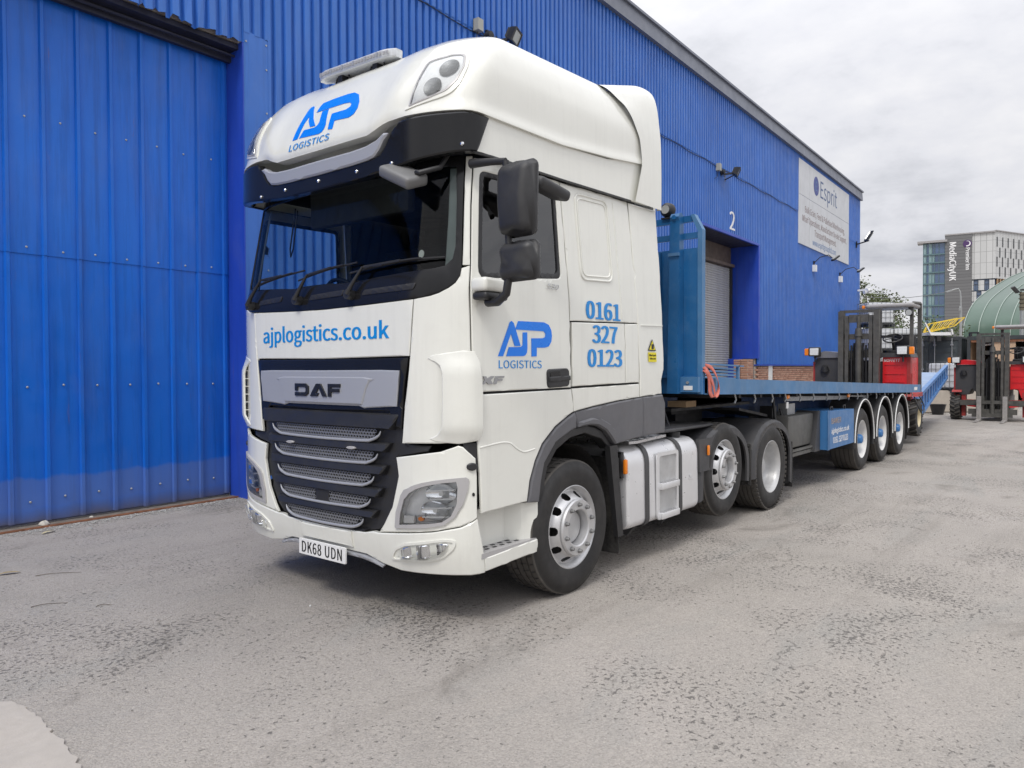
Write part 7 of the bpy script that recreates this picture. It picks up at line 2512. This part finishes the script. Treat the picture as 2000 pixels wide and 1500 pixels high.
for y in (-.62, -1.06):
    obj('plywood_sheet', MB().box((33.42, y - .20, .6), (33.45, y + .18, 2.72)), M['ply'], c2t, 0)
obj('head_rail', MB().box((33.36, -1.85, 2.66), (33.42, .30, 2.74)), M['rust'], c2t, 0)
m = MB(); m.cyl((33.9, .10, 2.55), (33.9, -.75, 2.62), .045, 12)
obj('strip_lamp', m, M['platew'], c2t, 40)
for (y, z0, w_, h_) in ((.05, .17, .5, .9), (-.35, .17, .35, .6), (.15, 1.07, .4, .35)):
    obj('stored_box', MB().bbox((36.4, y - w_ / 2, z0), (37.0, y + w_ / 2, z0 + h_), .03, 1), M['redd'], c2t, 0)

# ---- stacked intermediate bulk containers
M['ibc'] = mat('milky_tank_plastic', (0.66, 0.68, 0.70), .4, var=.06, vscale=2, dirt=.1)
M['cage'] = mat('cage_tube', (0.17, 0.175, 0.18), .5, .4, var=.1)
IB = {}
def ibc_mesh(hue='ibc'):
    tank_ = MB().bbox((-.56, -.46, .16), (.56, .46, 1.06), .06, 3)
    tank_.cyl((0, 0, 1.05), (0, 0, 1.10), .10, 14)
    cage = MB()
    for i in range(7):
        x = -.585 + 1.17 * i / 6
        for y in (-.49, .49):
            cage.cyl((x, y, .14), (x, y, 1.08), .009, 5)
    for i in range(1, 6):
        y = -.49 + .98 * i / 6
        for x in (-.585, .585):
            cage.cyl((x, y, .14), (x, y, 1.08), .009, 5)
    for z in (.20, .42, .64, .86, 1.07):
        cage.tube([(-.585, -.49, z), (.585, -.49, z), (.585, .49, z), (-.585, .49, z)], .010, 5, closed=True)
    pal = MB()
    for x in (-.52, 0, .52):
        for y in (-.42, 0, .42):
            pal.box((x - .07, y - .07, .0), (x + .07, y + .07, .10))
    for y in (-.42, 0, .42):
        pal.box((-.59, y - .07, -.0 + .10), (.59, y + .07, .125))
    pal.box((-.60, -.50, .125), (.60, .50, .145))
    return tank_, cage, pal
tk_, cg_, pa_ = ibc_mesh()
tkm, cgm, pam = tk_.mesh('tank', 40), cg_.mesh('cage', 40), pa_.mesh('pallet', 0)
def ibc(x, y, z, rz, label):
    t = thing('bulk_container', (x, y, z), label, 'bulk container', 'white caged bulk containers')
    t.rotation_euler = (0, 0, rz)
    obj('tank', tkm, M['ibc'], t); obj('cage', cgm, M['cage'], t); obj('pallet', pam, M['contd'], t)
    for o in t.children:
        o.location = (0, 0, 0)
    return t
ws = ['lowest', 'second', 'third', 'top']
for i in range(4):
    p = PT(15.55 * 33 / 32 + .1, 33.0, 0)
    ibc(p[0], p[1], .02 + i * 1.125, R(-50), f'white caged bulk container, {["at the bottom", "second from the ground", "third from the ground", "topmost"][i]} of the taller stack behind the trailer forklift')
for i in range(3):
    p = PT(16.95 * 33 / 32 - .1, 33.3, 0)
    ibc(p[0], p[1], .02 + i * 1.125, R(-48), f'white caged bulk container, {["at the bottom", "in the middle", "on top"][i]} of the shorter stack beside the dark container')
o = ibc(*PT(16.0, 27.2, .70), R(-20), 'white caged bulk container standing alone on a frame behind the blue yard ramp')
fr = thing('steel_stand', PT(16.0, 27.2, 0), 'low steel stand carrying the lone bulk container behind the blue ramp', 'stand')
m = MB()
for a in (-.55, .55):
    for b in (-.42, .42):
        p = Vector(PT(16.0 + a, 27.2 + b, 0)); m.bar(p, p + Vector((0, 0, .68)), .05)
m.bar(Vector(PT(15.45, 26.78, .66)), Vector(PT(16.55, 26.78, .66)), .05); m.bar(Vector(PT(15.45, 27.62, .66)), Vector(PT(16.55, 27.62, .66)), .05); m.bar(Vector(PT(15.45, 26.78, .3)), Vector(PT(16.55, 26.78, .3)), .04)
obj('frame', m, M['cage'], fr, 0)
sk = thing('sack', PT(15.85, 26.9, .0), 'brown and pink sack leaning under the lone bulk container', 'sack')
m = MB()
def sackf(u, v):
    a = u * 2 * math.pi; b = (v - .5) * math.pi
    k = .20 * (1 + .12 * math.sin(3 * a + 2 * v) + .1 * math.sin(5 * a))
    p = Vector(PT(15.9, 26.72, .50))
    return (p.x + k * math.cos(a) * math.cos(b), p.y + k * math.sin(a) * math.cos(b), p.z + .33 * math.sin(b) + .05 * math.sin(2 * a))
m.grid(sackf, 18, 12, True)
obj('bag', m, mat('pinkish_sack', (.30, .20, .19), .9, var=.3, vscale=8), sk, 60)

# ---- blue yard ramp behind the trailer
M['rampb'] = mat('ramp_blue', (0.075, 0.21, 0.47), .42, var=.12, dirt=.2, dirtcol=(.2, .26, .36), streak=.15)
M['rampw'] = mat('dark_ramp_web', (0.010, 0.06, 0.24), .5, var=.15)
M['rampd'] = mat('ramp_deck', (0.30, 0.40, 0.56), .5, .2, var=.12, vscale=3, dirt=.2)
yr = thing('yard_ramp', (18.2, -.4, 0), 'bright blue sloping yard ramp with lattice sides rising behind the trailer', 'ramp')
ra0, ra1 = Vector((16.55, -.84, 0)), Vector((22.6, -.42, 0))
def rmp(t_, s_, z_):
    p = ra0 + (ra1 - ra0) * t_
    d = (ra1 - ra0).normalized()
    n_ = Vector((-d.y, d.x, 0))
    top_ = 1.10 + (1.70 - 1.10) * t_
    return p + n_ * s_ + Vector((0, 0, top_ + z_))
def rh(t_):
    return .52 - .14 * t_
for s_ in (0, 2.0):
    m = MB()
    m.bar(rmp(-.22, s_, -.04), rmp(1, s_, -.04), .09, .08); m.bar(rmp(-.22, s_, -rh(0) - .02), rmp(1, s_, -rh(1)), .09, .07)
    gi = obj('side_girder', m, M['rampb'], yr, 0)
    m = MB(); m.hexa([rmp(-.2, s_ + .015, -rh(-.2)), rmp(1, s_ + .015, -rh(1)), rmp(1, s_ + .03, -rh(1)), rmp(-.2, s_ + .03, -rh(-.2)), rmp(-.2, s_ + .015, -.05), rmp(1, s_ + .015, -.05), rmp(1, s_ + .03, -.05), rmp(-.2, s_ + .03, -.05)])
    obj('web_plate', m, M['rampw'], gi, 0)
    for i in range(13):
        t_ = -.20 + 1.19 * i / 12
        m = MB(); m.bar(rmp(t_, s_ - .02, -.06), rmp(t_, s_ - .02, -rh(t_)), .025, .11)
        obj('lattice_bar', m, M['rampb'], gi, 0)
        if i in (2, 5, 9):
            m = MB(); m.bar(rmp(t_, s_, -.06), rmp(t_ + .09, s_, -rh(t_)), .025, .05)
            obj('lattice_bar', m, M['rampb'], gi, 0)
m = MB(); m.hexa([rmp(-.2, .05, -.34), rmp(1, .05, -.26), rmp(1, 1.95, -.26), rmp(-.2, 1.95, -.34), rmp(-.2, .05, -.31), rmp(1, .05, -.23), rmp(1, 1.95, -.23), rmp(-.2, 1.95, -.31)])
obj('ramp_deck', m, M['rampd'], yr, 0)
m = MB()
for t_, s_ in ((.55, 2.0), (.0, 2.0)):
    p = rmp(t_, s_, -.5); m.bar((p.x, p.y, 0), p, .09)
obj('ramp_leg', m, M['rampb'], yr, 0)

# ---- concrete blocks and bucket
M['cblock'] = mat('cast_concrete', (0.47, 0.42, 0.36), .9, var=.08, vscale=3, bump=.3, bscale=60, dirt=.15)
for i, (a, d, w_, lab) in enumerate(((14.35, 26.6, 1.5, 'leftmost large beige concrete block behind the black bucket'), (16.05, 27.0, 1.7, 'large beige concrete block between the bucket and the right forklift'), (17.62, 27.2, 1.35, 'beige concrete block partly hidden by the wheel of the right forklift'))):
    if i == 0:
        a, w_ = 14.45, 1.45
    m = MB()
    bm = bmesh.new(); bmesh.ops.create_cube(bm, size=1)
    for v in bm.verts:
        q = PT(a + v.co.x * w_, d + v.co.y * .75, .40 + v.co.z * .78)
        v.co = Vector(q)
    bmesh.ops.bevel(bm, geom=bm.edges[:], offset=.03, segments=2, affect='EDGES')
    m.from_bm(bm)
    tag(obj('concrete_block', m, M['cblock'], None, 40, loc=PT(a, d, 0)), lab, 'concrete block', 'beige concrete blocks')
bk_ = obj('bucket', MB().lathe([(0, .0), (.17, .0), (.25, .33), (.262, .335), (.262, .355), (.24, .35), (.165, .03), (0, .03)], PT(14.62, 25.5, 0), 'z', 28), M['blackp'], None, 40, loc=PT(14.62, 25.5, 0))
tag(bk_, 'black plastic bucket standing on the ground below the blue ramp', 'bucket')

# ---- yellow lattice boom on its white carriage, on top of the closed container
M['yel'] = mat('yellow_boom_paint', (0.80, 0.56, 0.05), .45, var=.08, dirt=.1)
yb = thing('lattice_boom', PT(17.5, 31.5, 2.95), 'yellow lattice boom resting on a white carriage on top of the closed container', 'boom')
A0, A1 = Vector(PT(17.55, 31.3, 3.10)), Vector(PT(19.05, 31.3, 3.55))
ax_ = (A1 - A0); dn = E2.copy()
def bo(t_, s_, z_): return A0 + ax_ * t_ + dn * s_ + Vector((0, 0, z_))
m = MB()
for s_ in (0, .5):
    m.bar(bo(0.02, s_, 0), bo(.72, s_, -.06), .032); m.bar(bo(.15, s_, .30), bo(1, s_, .17), .032); m.bar(bo(.72, s_, -.06), bo(1, s_, .17), .032); m.bar(bo(0.02, s_, 0), bo(.15, s_, .30), .032)
obj('chord', m, M['yel'], yb, 0)
for s_ in (0, .5):
    for i in range(5):
        t_ = .05 + i * .15
        m = MB(); m.bar(bo(t_, s_, -.01), bo(t_ + .16, s_, .27 - .02 * i), .022)
        obj('lattice_bar', m, M['yel'], yb, 0)
for i in range(4):
    m = MB(); m.bar(bo(.1 + .22 * i, 0, -.02), bo(.1 + .22 * i, .5, .0), .025)
    obj('cross_bar', m, M['yel'], yb, 0)
m = MB(); PB(m, 17.5, 18.45, 31.2, 31.8, 2.96, 3.09); m.bar(PT(17.55, 31.15, 2.98), PT(17.30, 31.15, 3.48), .05); m.bar(PT(18.45, 31.15, 3.0), PT(18.40, 31.15, 3.22), .05)
obj('carriage', m, M['platew'], yb, 0)
m = MB(); PB(m, 17.35, 18.35, 31.1, 31.9, 2.93, 2.955); PB(m, 17.45, 17.62, 31.05, 31.2, 2.70, 2.93); PB(m, 17.75, 17.92, 31.05, 31.2, 2.72, 2.93)
obj('base', m, M['chassis'], yb, 0)

# ---- green fabric hall
def fab_mat():
    t = NT('green_fabric')
    v = t.co()
    n = t.noise(v, .25, 4, .6)
    t.l(t.ramp(n, [(.3, (.045, .088, .062)), (.7, (.062, .115, .082))]), t.b.inputs["Base Color"])
    t.b.inputs["Roughness"].default_value = .38
    t.b.inputs["Coat Weight"].default_value = .2
    t.b.inputs["Coat Roughness"].default_value = .3
    t.bump(t.noise(v, .7, 3, .5), .3, .06)
    return t.m
M['fabric'] = fab_mat()
gh = thing('fabric_hall', PT(46, 72, 0), 'pale green fabric hall with curved ribs behind the right forklift', 'hall')
prof_h = spline2([(0, 0), (0, 2.5), (.05, 4.6), (.9, 6.2), (4.6, 8.2), (13.5, 10.5), (24, 12.6), (36, 14.0)], 6)
AD = (E1 * .707 + E2 * .707)
BD = (E1 * .707 - E2 * .707)
def hall(u, h, z, o=0):
    p = O0 + E1 * 42.45 + E2 * 70 + BD * u + AD * h
    return (p.x, p.y, z)
LH = 11
m = MB()
k = len(prof_h)
fs = []
vs = []
for i in range(LH * 4 + 1):
    u = i / 4 * 1.25
    sagv = .06 * math.sin(math.pi * (i % 4) / 4)
    vs += [hall(u, h + sagv * .7, z - sagv * .7) for h, z in prof_h]
for i in range(LH * 4):
    for j in range(k - 1):
        fs.append((i * k + j, (i + 1) * k + j, (i + 1) * k + j + 1, i * k + j + 1))
m.add(vs, fs)
obj('skin', m, M['fabric'], gh, 50, fix=False)
for i in range(LH + 1):
    m = MB(); m.tube([hall(i * 1.25, h - .03, z + .03) for h, z in prof_h], .035, 6)
    obj('rib', m, mat('pale_rib', (.34, .40, .36), .5, var=.05) if i == 0 else bpy.data.materials['pale_rib'], gh, 50)
m = MB(); m.add([hall(0, h, z) for h, z in prof_h] + [hall(0, 36, 0)], [tuple(range(k)) + (k,)])
obj('end_wall', m, M['fabric'], gh, 0, fix=False)

# ---- hotel block on the skyline
DH = 215.0
hs = thing('hotel_building', tuple(O0 + E1 * 130 + E2 * DH), 'grey and white hotel with glazed corner tower and vertical white lettering on the skyline', 'hotel')
# its street face is square to the line of sight, its flank runs back along it
HU = (E1 * .8558 - E2 * .5173)
HV = (E1 * .5173 + E2 * .8558)
HB = O0 + E1 * 125.0 + E2 * DH
def PT(a, d, z):
    p = HB + HU * a + HV * (d - DH)
    return (p.x, p.y, z)
def lat(px_):
    k = (px_ - 1000) / 1451.8
    # 125 + .8558 u = k (DH - .5173 u)
    return (k * DH - 125.0) / (.8558 + .5173 * k)
def hz(y): return 1.63 + (717 - y) / 1451.8 * DH
def panelled(name, a, b, sx, sz, rough=.5):
    t = NT(name)
    v = t.co()
    br = t.n("ShaderNodeTexBrick")
    br.offset = 0.0
    br.inputs["Scale"].default_value = 1
    br.inputs["Brick Width"].default_value = sx
    br.inputs["Row Height"].default_value = sz
    br.inputs["Mortar Size"].default_value = .06
    br.inputs["Color1"].default_value = (*a, 1); br.inputs["Color2"].default_value = (*b, 1)
    br.inputs["Mortar"].default_value = (*[k_ * .62 for k_ in a], 1)
    sp = t.n("ShaderNodeSeparateXYZ"); t.l(v, sp.inputs[0])
    cb = t.n("ShaderNodeCombineXYZ")
    t.l(t.math('ADD', t.math('MULTIPLY', sp.outputs[0], .6267), t.math('MULTIPLY', sp.outputs[1], -.7793)), cb.inputs[0])
    t.l(sp.outputs[2], cb.inputs[1])
    t.l(cb.outputs[0], br.inputs["Vector"])
    t.l(br.outputs[0], t.b.inputs["Base Color"])
    t.b.inputs["Roughness"].default_value = rough
    return t.m
M['hdark'] = panelled('dark_ribbed_cladding', (.135, .135, .138), (.155, .155, .158), 60, .85)
M['hwhite'] = panelled('white_facade_panel', (.50, .505, .50), (.55, .555, .55), 1.25, 3.1)
M['hglass'] = mat('blue_tower_glass', (.05, .10, .20), .06, .0, var=.3, vscale=.15, coat=1.0, rvar=.02, spec=1.0)
M['hglass2'] = mat('pale_green_glass', (.22, .34, .35), .08, .0, var=.2, vscale=.2, coat=1.0, rvar=.02, spec=.8)
M['hblue'] = mat('dark_blue_window', (.03, .07, .16), .1, var=.3, vscale=.3, coat=.8, rvar=.03)
M['wood'] = mat('timber_fin', (.36, .24, .14), .7, var=.15)
m = MB(); PB(m, lat(1801.5), lat(1843.5), DH + .35, DH + 14, 0, hz(474))
obj('tower_core', m, mat('tower_interior', (.16, .19, .21), .7), hs, 0)
m = MB(); PB(m, lat(1844), lat(1896), DH - .5, DH + 16, 0, hz(462))
obj('dark_wall', m, M['hdark'], hs, 0)
m = MB(); PB(m, lat(1896.3), lat(1941), DH, DH + 16, hz(549), hz(460))
obj('white_wall', m, M['hwhite'], hs, 0)
m = MB()
B0, B1 = (lat(1941), DH), (lat(1941) + 21.0, DH + 34)
def BF(t_, o): # face B, receding
    a = B0[0] + (B1[0] - B0[0]) * t_; d = B0[1] + (B1[1] - B0[1]) * t_
    return a + o * .6, d - o * .8
def BQ(mb, t0, t1, o0, o1, z0, z1):
    a = [BF(t0, o1), BF(t1, o1), BF(t1, o0), BF(t0, o0)]
    return mb.hexa([PT(q[0], q[1], z0) for q in a] + [PT(q[0], q[1], z1) for q in a])
BQ(m, 0, 1, -8, 0, hz(549), hz(460))
obj('white_wall', m, M['hwhite'], hs, 0)
m = MB(); PB(m, lat(1790), lat(1848), DH - 1.2, DH + 3, hz(474), hz(470)); PB(m, lat(1843), lat(1942), DH - .6, DH + 16, hz(462), hz(459.6))
BQ(m, 0, 1, -8, .4, hz(460), hz(458.4))
obj('roof_edge', m, M['plgrey'], hs, 0)
m = MB(); PB(m, lat(1896.3), lat(1941), DH + .9, DH + 16, 0, hz(549)); BQ(m, 0, 1, -8, -.6, 0, hz(549))
obj('lower_block', m, M['hblue'], hs, 0)
# glazed tower: floors of panes between mullions
fl_y = [474, 496.5, 512.7, 531.6, 554, 574.8, 596.4, 617, 640, 662, 690]
cols = [1801.5, 1807.5, 1813, 1818.5, 1823.5, 1832, 1843.5]
for i in range(len(fl_y) - 1):
    for j in range(len(cols) - 1):
        m = MB(); PB(m, lat(cols[j]) + .10, lat(cols[j + 1]) - .10, DH + .05, DH + .2, hz(fl_y[i + 1]) + .22, hz(fl_y[i]) - .22)
        obj('pane', m, M['hglass2'] if j in (0, 2) or (j == 3 and i % 2) else M['hglass'], hs, 0)
    m = MB(); PB(m, lat(1801), lat(1844), DH - .35, DH + .3, hz(fl_y[i + 1]) - .18, hz(fl_y[i + 1]) + .18)
    obj('floor_edge', m, mat('teal_floor_edge', (.10, .17, .19), .5) if i == 0 else bpy.data.materials['teal_floor_edge'], hs, 0)
for c_ in cols:
    m = MB(); PB(m, lat(c_) - .08, lat(c_) + .08, DH - .2, DH + .3, 0, hz(474))
    obj('mullion', m, bpy.data.materials['teal_floor_edge'] if c_ != 1813 else M['hglass2'], hs, 0)
# windows under the white block: staggered blue bays and white panels
for r_, y in enumerate((551, 572, 593, 614, 635, 656)):
    for c_ in range(4):
        x0 = 1896.5 + (r_ % 2) * 6 + c_ * 21 - 8
        a0, a1 = max(x0, 1896.5), min(x0 + 11, 1941)
        if a1 - a0 > 2:
            m = MB(); PB(m, lat(a0), lat(a1), DH + .1, DH + .85, hz(y + 19.5), hz(y + .6))
            obj('facade_panel', m, M['hwhite'], hs, 0)
        b0, b1 = max(x0 + 11.5, 1896.5), min(x0 + 20.5, 1941)
        if b1 - b0 > 2:
            m = MB()
            for (p0, p1, z0, z1) in ((b0, b1, hz(y + 20), hz(y + 18.8)), (b0, b1, hz(y + 1.2), hz(y)), (b0, b0 + .8, hz(y + 19), hz(y + 1)), (b1 - .8, b1, hz(y + 19), hz(y + 1)), ((b0 + b1) / 2 - .3, (b0 + b1) / 2 + .3, hz(y + 19), hz(y + 7)), (b0, b1, hz(y + 7.5), hz(y + 6.8))):
                PB(m, lat(p0), lat(p1), DH + .4, DH + .7, z0, z1)
            wn = obj('window', m, mat('window_frame_blue', (.05, .08, .13), .5) if 'window_frame_blue' not in bpy.data.materials else bpy.data.materials['window_frame_blue'], hs, 0)
            m = MB(); PB(m, lat(b0), lat(b1), DH + .72, DH + .8, hz(y + 19), hz(y + 1))
            obj('pane', m, M['hglass'], wn, 0)
for i in range(5):
    m = MB(); BQ(m, .03 + i * .035, .045 + i * .035, -.5, -.05, hz(575), hz(549.5))
    obj('timber_fin', m, M['wood'], hs, 0)
# slot windows of the receding face
for r_, y in enumerate((471, 491, 508.5, 527)):
    for c_ in range(9):
        t_ = .018 + c_ * .066 + (.033 if r_ % 2 else 0)
        m = MB(); BQ(m, t_, t_ + .011, .02, .10, hz(y + 18), hz(y))
        obj('window', m, mat('slot_window', (.045, .048, .052), .3) if 'slot_window' not in bpy.data.materials else bpy.data.materials['slot_window'], hs, 0)
# vertical lettering and round emblem
HL = lambda xc, yc: (lambda u, v, d: PT(lat(xc) + v, DH - .55 - d, hz(yc) - u))
lettering('hotel_lettering', 'MediaCityUK', HL(1852.5, 513), 1.75, M['whiteink'], hs, width=10.9, thick=.05, bold=.04)
lettering('hotel_lettering', 'Premier Inn', HL(1884.0, 509.5), 1.05, M['whiteink'], hs, width=6.2, thick=.05, bold=.04)
ci = [(1.08 * math.cos(a * math.pi / 14), 1.08 * math.sin(a * math.pi / 14)) for a in range(28)]
em = obj('emblem', MB().prism(ci, lambda u, v, d: PT(lat(1887) + u, DH - .5 - d, hz(480.5) + v), .02, .12), mat('purple_disc', (.07, .03, .12), .5), hs, 0)
cr_ = [(.80 * math.cos(a), .80 * math.sin(a)) for a in [math.pi * (-.62 + 1.24 * i / 14) for i in range(15)]] + [(-.10 + .62 * math.cos(a), .10 + .62 * math.sin(a)) for a in [math.pi * (.60 - 1.2 * i / 14) for i in range(15)]]
obj('emblem_moon', MB().prism(cr_, lambda u, v, d: PT(lat(1887) + u, DH - .63 - d, hz(480.5) + v), .0, .03), M['whiteink'], em, 0)

def PT(a, d, z):
    p = O0 + E1 * a + E2 * d
    return (p.x, p.y, z)
# ---- lamp posts, yellow sign, overhead cable
M['post'] = mat('galvanised_post', (.36, .37, .37), .5, .4, var=.1)
D2 = 46.0
def L2(px_): return (px_ - 1000) / 1451.8 * D2
def Z2(y): return 1.63 + (717 - y) / 1451.8 * D2
lp = thing('street_lamp', PT(L2(1876), D2, 0), 'tall curved street lamp standing in front of the grey hotel wall', 'street lamp')
m = MB(); m.tube([PT(L2(1876), D2, 0), PT(L2(1875.5), D2, Z2(600))], [.085, .07], 10); m.tube([PT(L2(1875.5), D2, Z2(602)), PT(L2(1875), D2, Z2(580)), PT(L2(1873.5), D2, Z2(570)), PT(L2(1870), D2, Z2(564.5)), PT(L2(1864), D2, Z2(565.5)), PT(L2(1856), D2, Z2(568))], .045, 8)
obj('post', m, M['post'], lp, 50)
m = MB(); m.bar(PT(L2(1857), D2, Z2(567.5)), PT(L2(1846), D2, Z2(571)), .16, .08)
obj('lamp_head', m, M['post'], lp, 0)
m = MB(); m.cyl(PT(L2(1871.5), D2 - .1, Z2(607)), PT(L2(1871.5), D2 - .1, Z2(602)), .06, 8); m.tube([PT(L2(1871.5), D2 - .1, Z2(602)), PT(L2(1873), D2 - .05, Z2(599)), PT(L2(1875), D2, Z2(601))], .025, 6)
obj('bracket', m, M['post'], lp, 40)
D3 = 36.0
def L3(px_): return (px_ - 1000) / 1451.8 * D3
def Z3(y): return 1.63 + (717 - y) / 1451.8 * D3
pp = thing('lamp_post', PT(L3(1994.5), D3, 0), 'straight grey lamp post with twin floodlights at the right edge of the yard', 'lamp post')
m = MB(); m.tube([PT(L3(1994.5), D3, 0), PT(L3(1994.5), D3, Z3(606))], .085, 12)
obj('post', m, M['post'], pp, 50)
m = MB(); m.tube([PT(L3(1994.5), D3, Z3(607)), PT(L3(1994.5), D3, Z3(572))], .10, 12)
for y in (600, 592, 584, 576):
    m.tube([PT(L3(1994.5) + .125 * math.cos(a * .524), D3 + .125 * math.sin(a * .524), Z3(y)) for a in range(12)], .022, 6, closed=True)
obj('collar', m, mat('weathered_collar', (.15, .13, .09), .8, var=.3), pp, 50)
m = MB(); m.bar(PT(L3(1994), D3, Z3(571)), PT(L3(1986), D3, Z3(571.5)), .05); m.bar(PT(L3(1986), D3, Z3(572.5)), PT(L3(1976), D3, Z3(561.5)), .22, .09)
m.bar(PT(L3(1993), D3, Z3(567)), PT(L3(2004), D3, Z3(567)), .18, .08)
obj('lamp_head', m, M['blackp'], pp, 0)
ysg = thing('warning_sign', PT(L3(1996.5), D3 - .15, Z3(702)), 'small yellow warning sign fixed on the grey lamp post', 'sign')
m = MB(); PB(m, L3(1991.5), L3(2001.5), D3 - .14, D3 - .12, Z3(701), Z3(690.5))
obj('plate', m, M['yellow'], ysg, 0)
m = MB(); m.add([PT(L3(1994.3), D3 - .145, Z3(696.6)), PT(L3(1998.3), D3 - .145, Z3(696.6)), PT(L3(1996.3), D3 - .145, Z3(692.2))], [(0, 1, 2)])
obj('symbol', m, M['ink'], ysg, 0, fix=False)
m = MB(); m.tube([PT(L2(1846), D2, Z2(571)), PT(L2(1820), D2 + .5, Z2(575.5)), PT(L2(1790), D2 + 1, Z2(578.5)), PT(L2(1765), D2 + 1.5, Z2(578)), PT(L2(1735), D2 + 2, Z2(575)), PT(L2(1670), D2 + 3, Z2(568))], .018, 5)
tag(obj('overhead_cable', m, M['cage'], None, 50, loc=PT(L2(1790), D2, 5)), 'thin overhead cable strung from the curved street lamp toward the tree', 'cable')

# ---- trees
def leaf_mat(name, a, b):
    t = NT(name)
    v = t.co()
    n = t.noise(v, 1.2, 4, .7)
    wn_ = t.n("ShaderNodeTexWhiteNoise")
    t.l(v, wn_.inputs["Vector"])
    c = t.ramp(n, [(.3, a), (.7, b)])
    t.l(c, t.b.inputs["Base Color"])
    t.b.inputs["Roughness"].default_value = .55
    return t.m
def tree(base, h, rad, seed, label, group, lmat, n=2600, leaf=.16, trunk=.12, zc=.62, squash=.8, gap=.0):
    rr = random.Random(seed)
    b = Vector(base)
    t = thing('tree', base, label, 'tree', group)
    tips = []
    m = MB()
    m.tube([b, b + Vector((.05 * h * rr.uniform(-.3, .3), 0, h * .3)), b + Vector((rr.uniform(-.2, .2), rr.uniform(-.2, .2), h * .62))], [trunk, trunk * .8, trunk * .45], 8)
    for i in range(16):
        z0 = h * rr.uniform(.25, .65)
        an = rr.uniform(0, 6.28)
        l = rad * rr.uniform(.5, 1.0)
        p0 = b + Vector((0, 0, z0)); p2 = p0 + Vector((l * math.cos(an), l * math.sin(an), h * rr.uniform(.08, .34)))
        p1 = (p0 + p2) / 2 + Vector((0, 0, .06 * h))
        m.tube([p0, p1, p2], [trunk * .35, trunk * .22, .012], 5)
        tips += [p2, p1 * .4 + p2 * .6]
        for _ in range(3):
            q = p1 + (p2 - p1) * rr.uniform(.2, .9)
            e = q + Vector((rr.uniform(-1, 1), rr.uniform(-1, 1), rr.uniform(-.1, .9))) * rad * .32
            m.tube([q, e], [.02, .006], 4)
            tips.append(e)
    obj('trunk', m, twm, t, 50, fix=False)
    cl = MB()
    cen = b + Vector((0, 0, h * zc))
    cl_c = tips + [cen + Vector((rr.gauss(0, rad * .42), rr.gauss(0, rad * .42), rr.gauss(0, rad * .35 * squash))) for _ in range(18)]
    for i in range(n):
        c = rr.choice(cl_c)
        s_ = rad * .17
        p = c + Vector((rr.gauss(0, s_), rr.gauss(0, s_), rr.gauss(0, s_ * .8)))
        a = Vector((rr.gauss(0, 1), rr.gauss(0, 1), rr.gauss(0, .6))).normalized()
        q = a.cross(Vector((rr.gauss(0, 1), rr.gauss(0, 1), rr.gauss(0, 1)))).normalized()
        l = leaf * rr.uniform(.6, 1.3)
        cl.add([p - a * l / 2, p + q * l * .28, p + a * l / 2, p - q * l * .28], [(0, 1, 2, 3)])
    obj('crown', cl, lmat, t, 0, fix=False, kind='stuff')
    return t
lfa = leaf_mat('green_leaves', (.045, .075, .024), (.10, .135, .045))
lfb = leaf_mat('olive_leaves', (.055, .080, .028), (.125, .140, .055))
Z6 = lambda y, d: 1.63 + (717 - y) / 1451.8 * d
def A6(px_, d): return (px_ - 1000) / 1451.8 * d
tree(PT(A6(1697, 62), 62, 0), 8.9, 2.4, 11, 'loose olive green tree behind the corner of the blue warehouse', 'trees behind the yard', lfb, 4600, .24, .16, .72)
tree(PT(A6(1728, 60), 60, 0), 8.0, 1.6, 17, 'thin airy tree just right of the one behind the warehouse corner', 'trees behind the yard', lfb, 520, .22, .10, .78)
tree(PT(A6(1775, 52), 52, 0), 5.6, 1.7, 12, 'sparse tree showing over the stacked bulk containers', 'trees behind the yard', lfa, 700, .20, .10, .68)
tree(PT(A6(1829, 58), 58, 0), 5.3, 1.9, 13, 'round green bush behind the yellow boom in front of the glass tower', 'trees behind the yard', lfa, 2600, .22, .10, .62)
# distant wall that closes the far side of the yard
fw = thing('boundary_wall', PT(28, 66, 0), 'low grey boundary wall at the far end of the yard', 'wall')
m = MB(); PB(m, 8, 80, 68, 68.3, 0, 2.2)
obj('wall', m, M['plgrey'], fw, 0)
m = MB(); PB(m, 7.95, 80.05, 67.93, 68.37, 2.2, 2.3)
obj('coping', m, M['galv'], fw, 0)
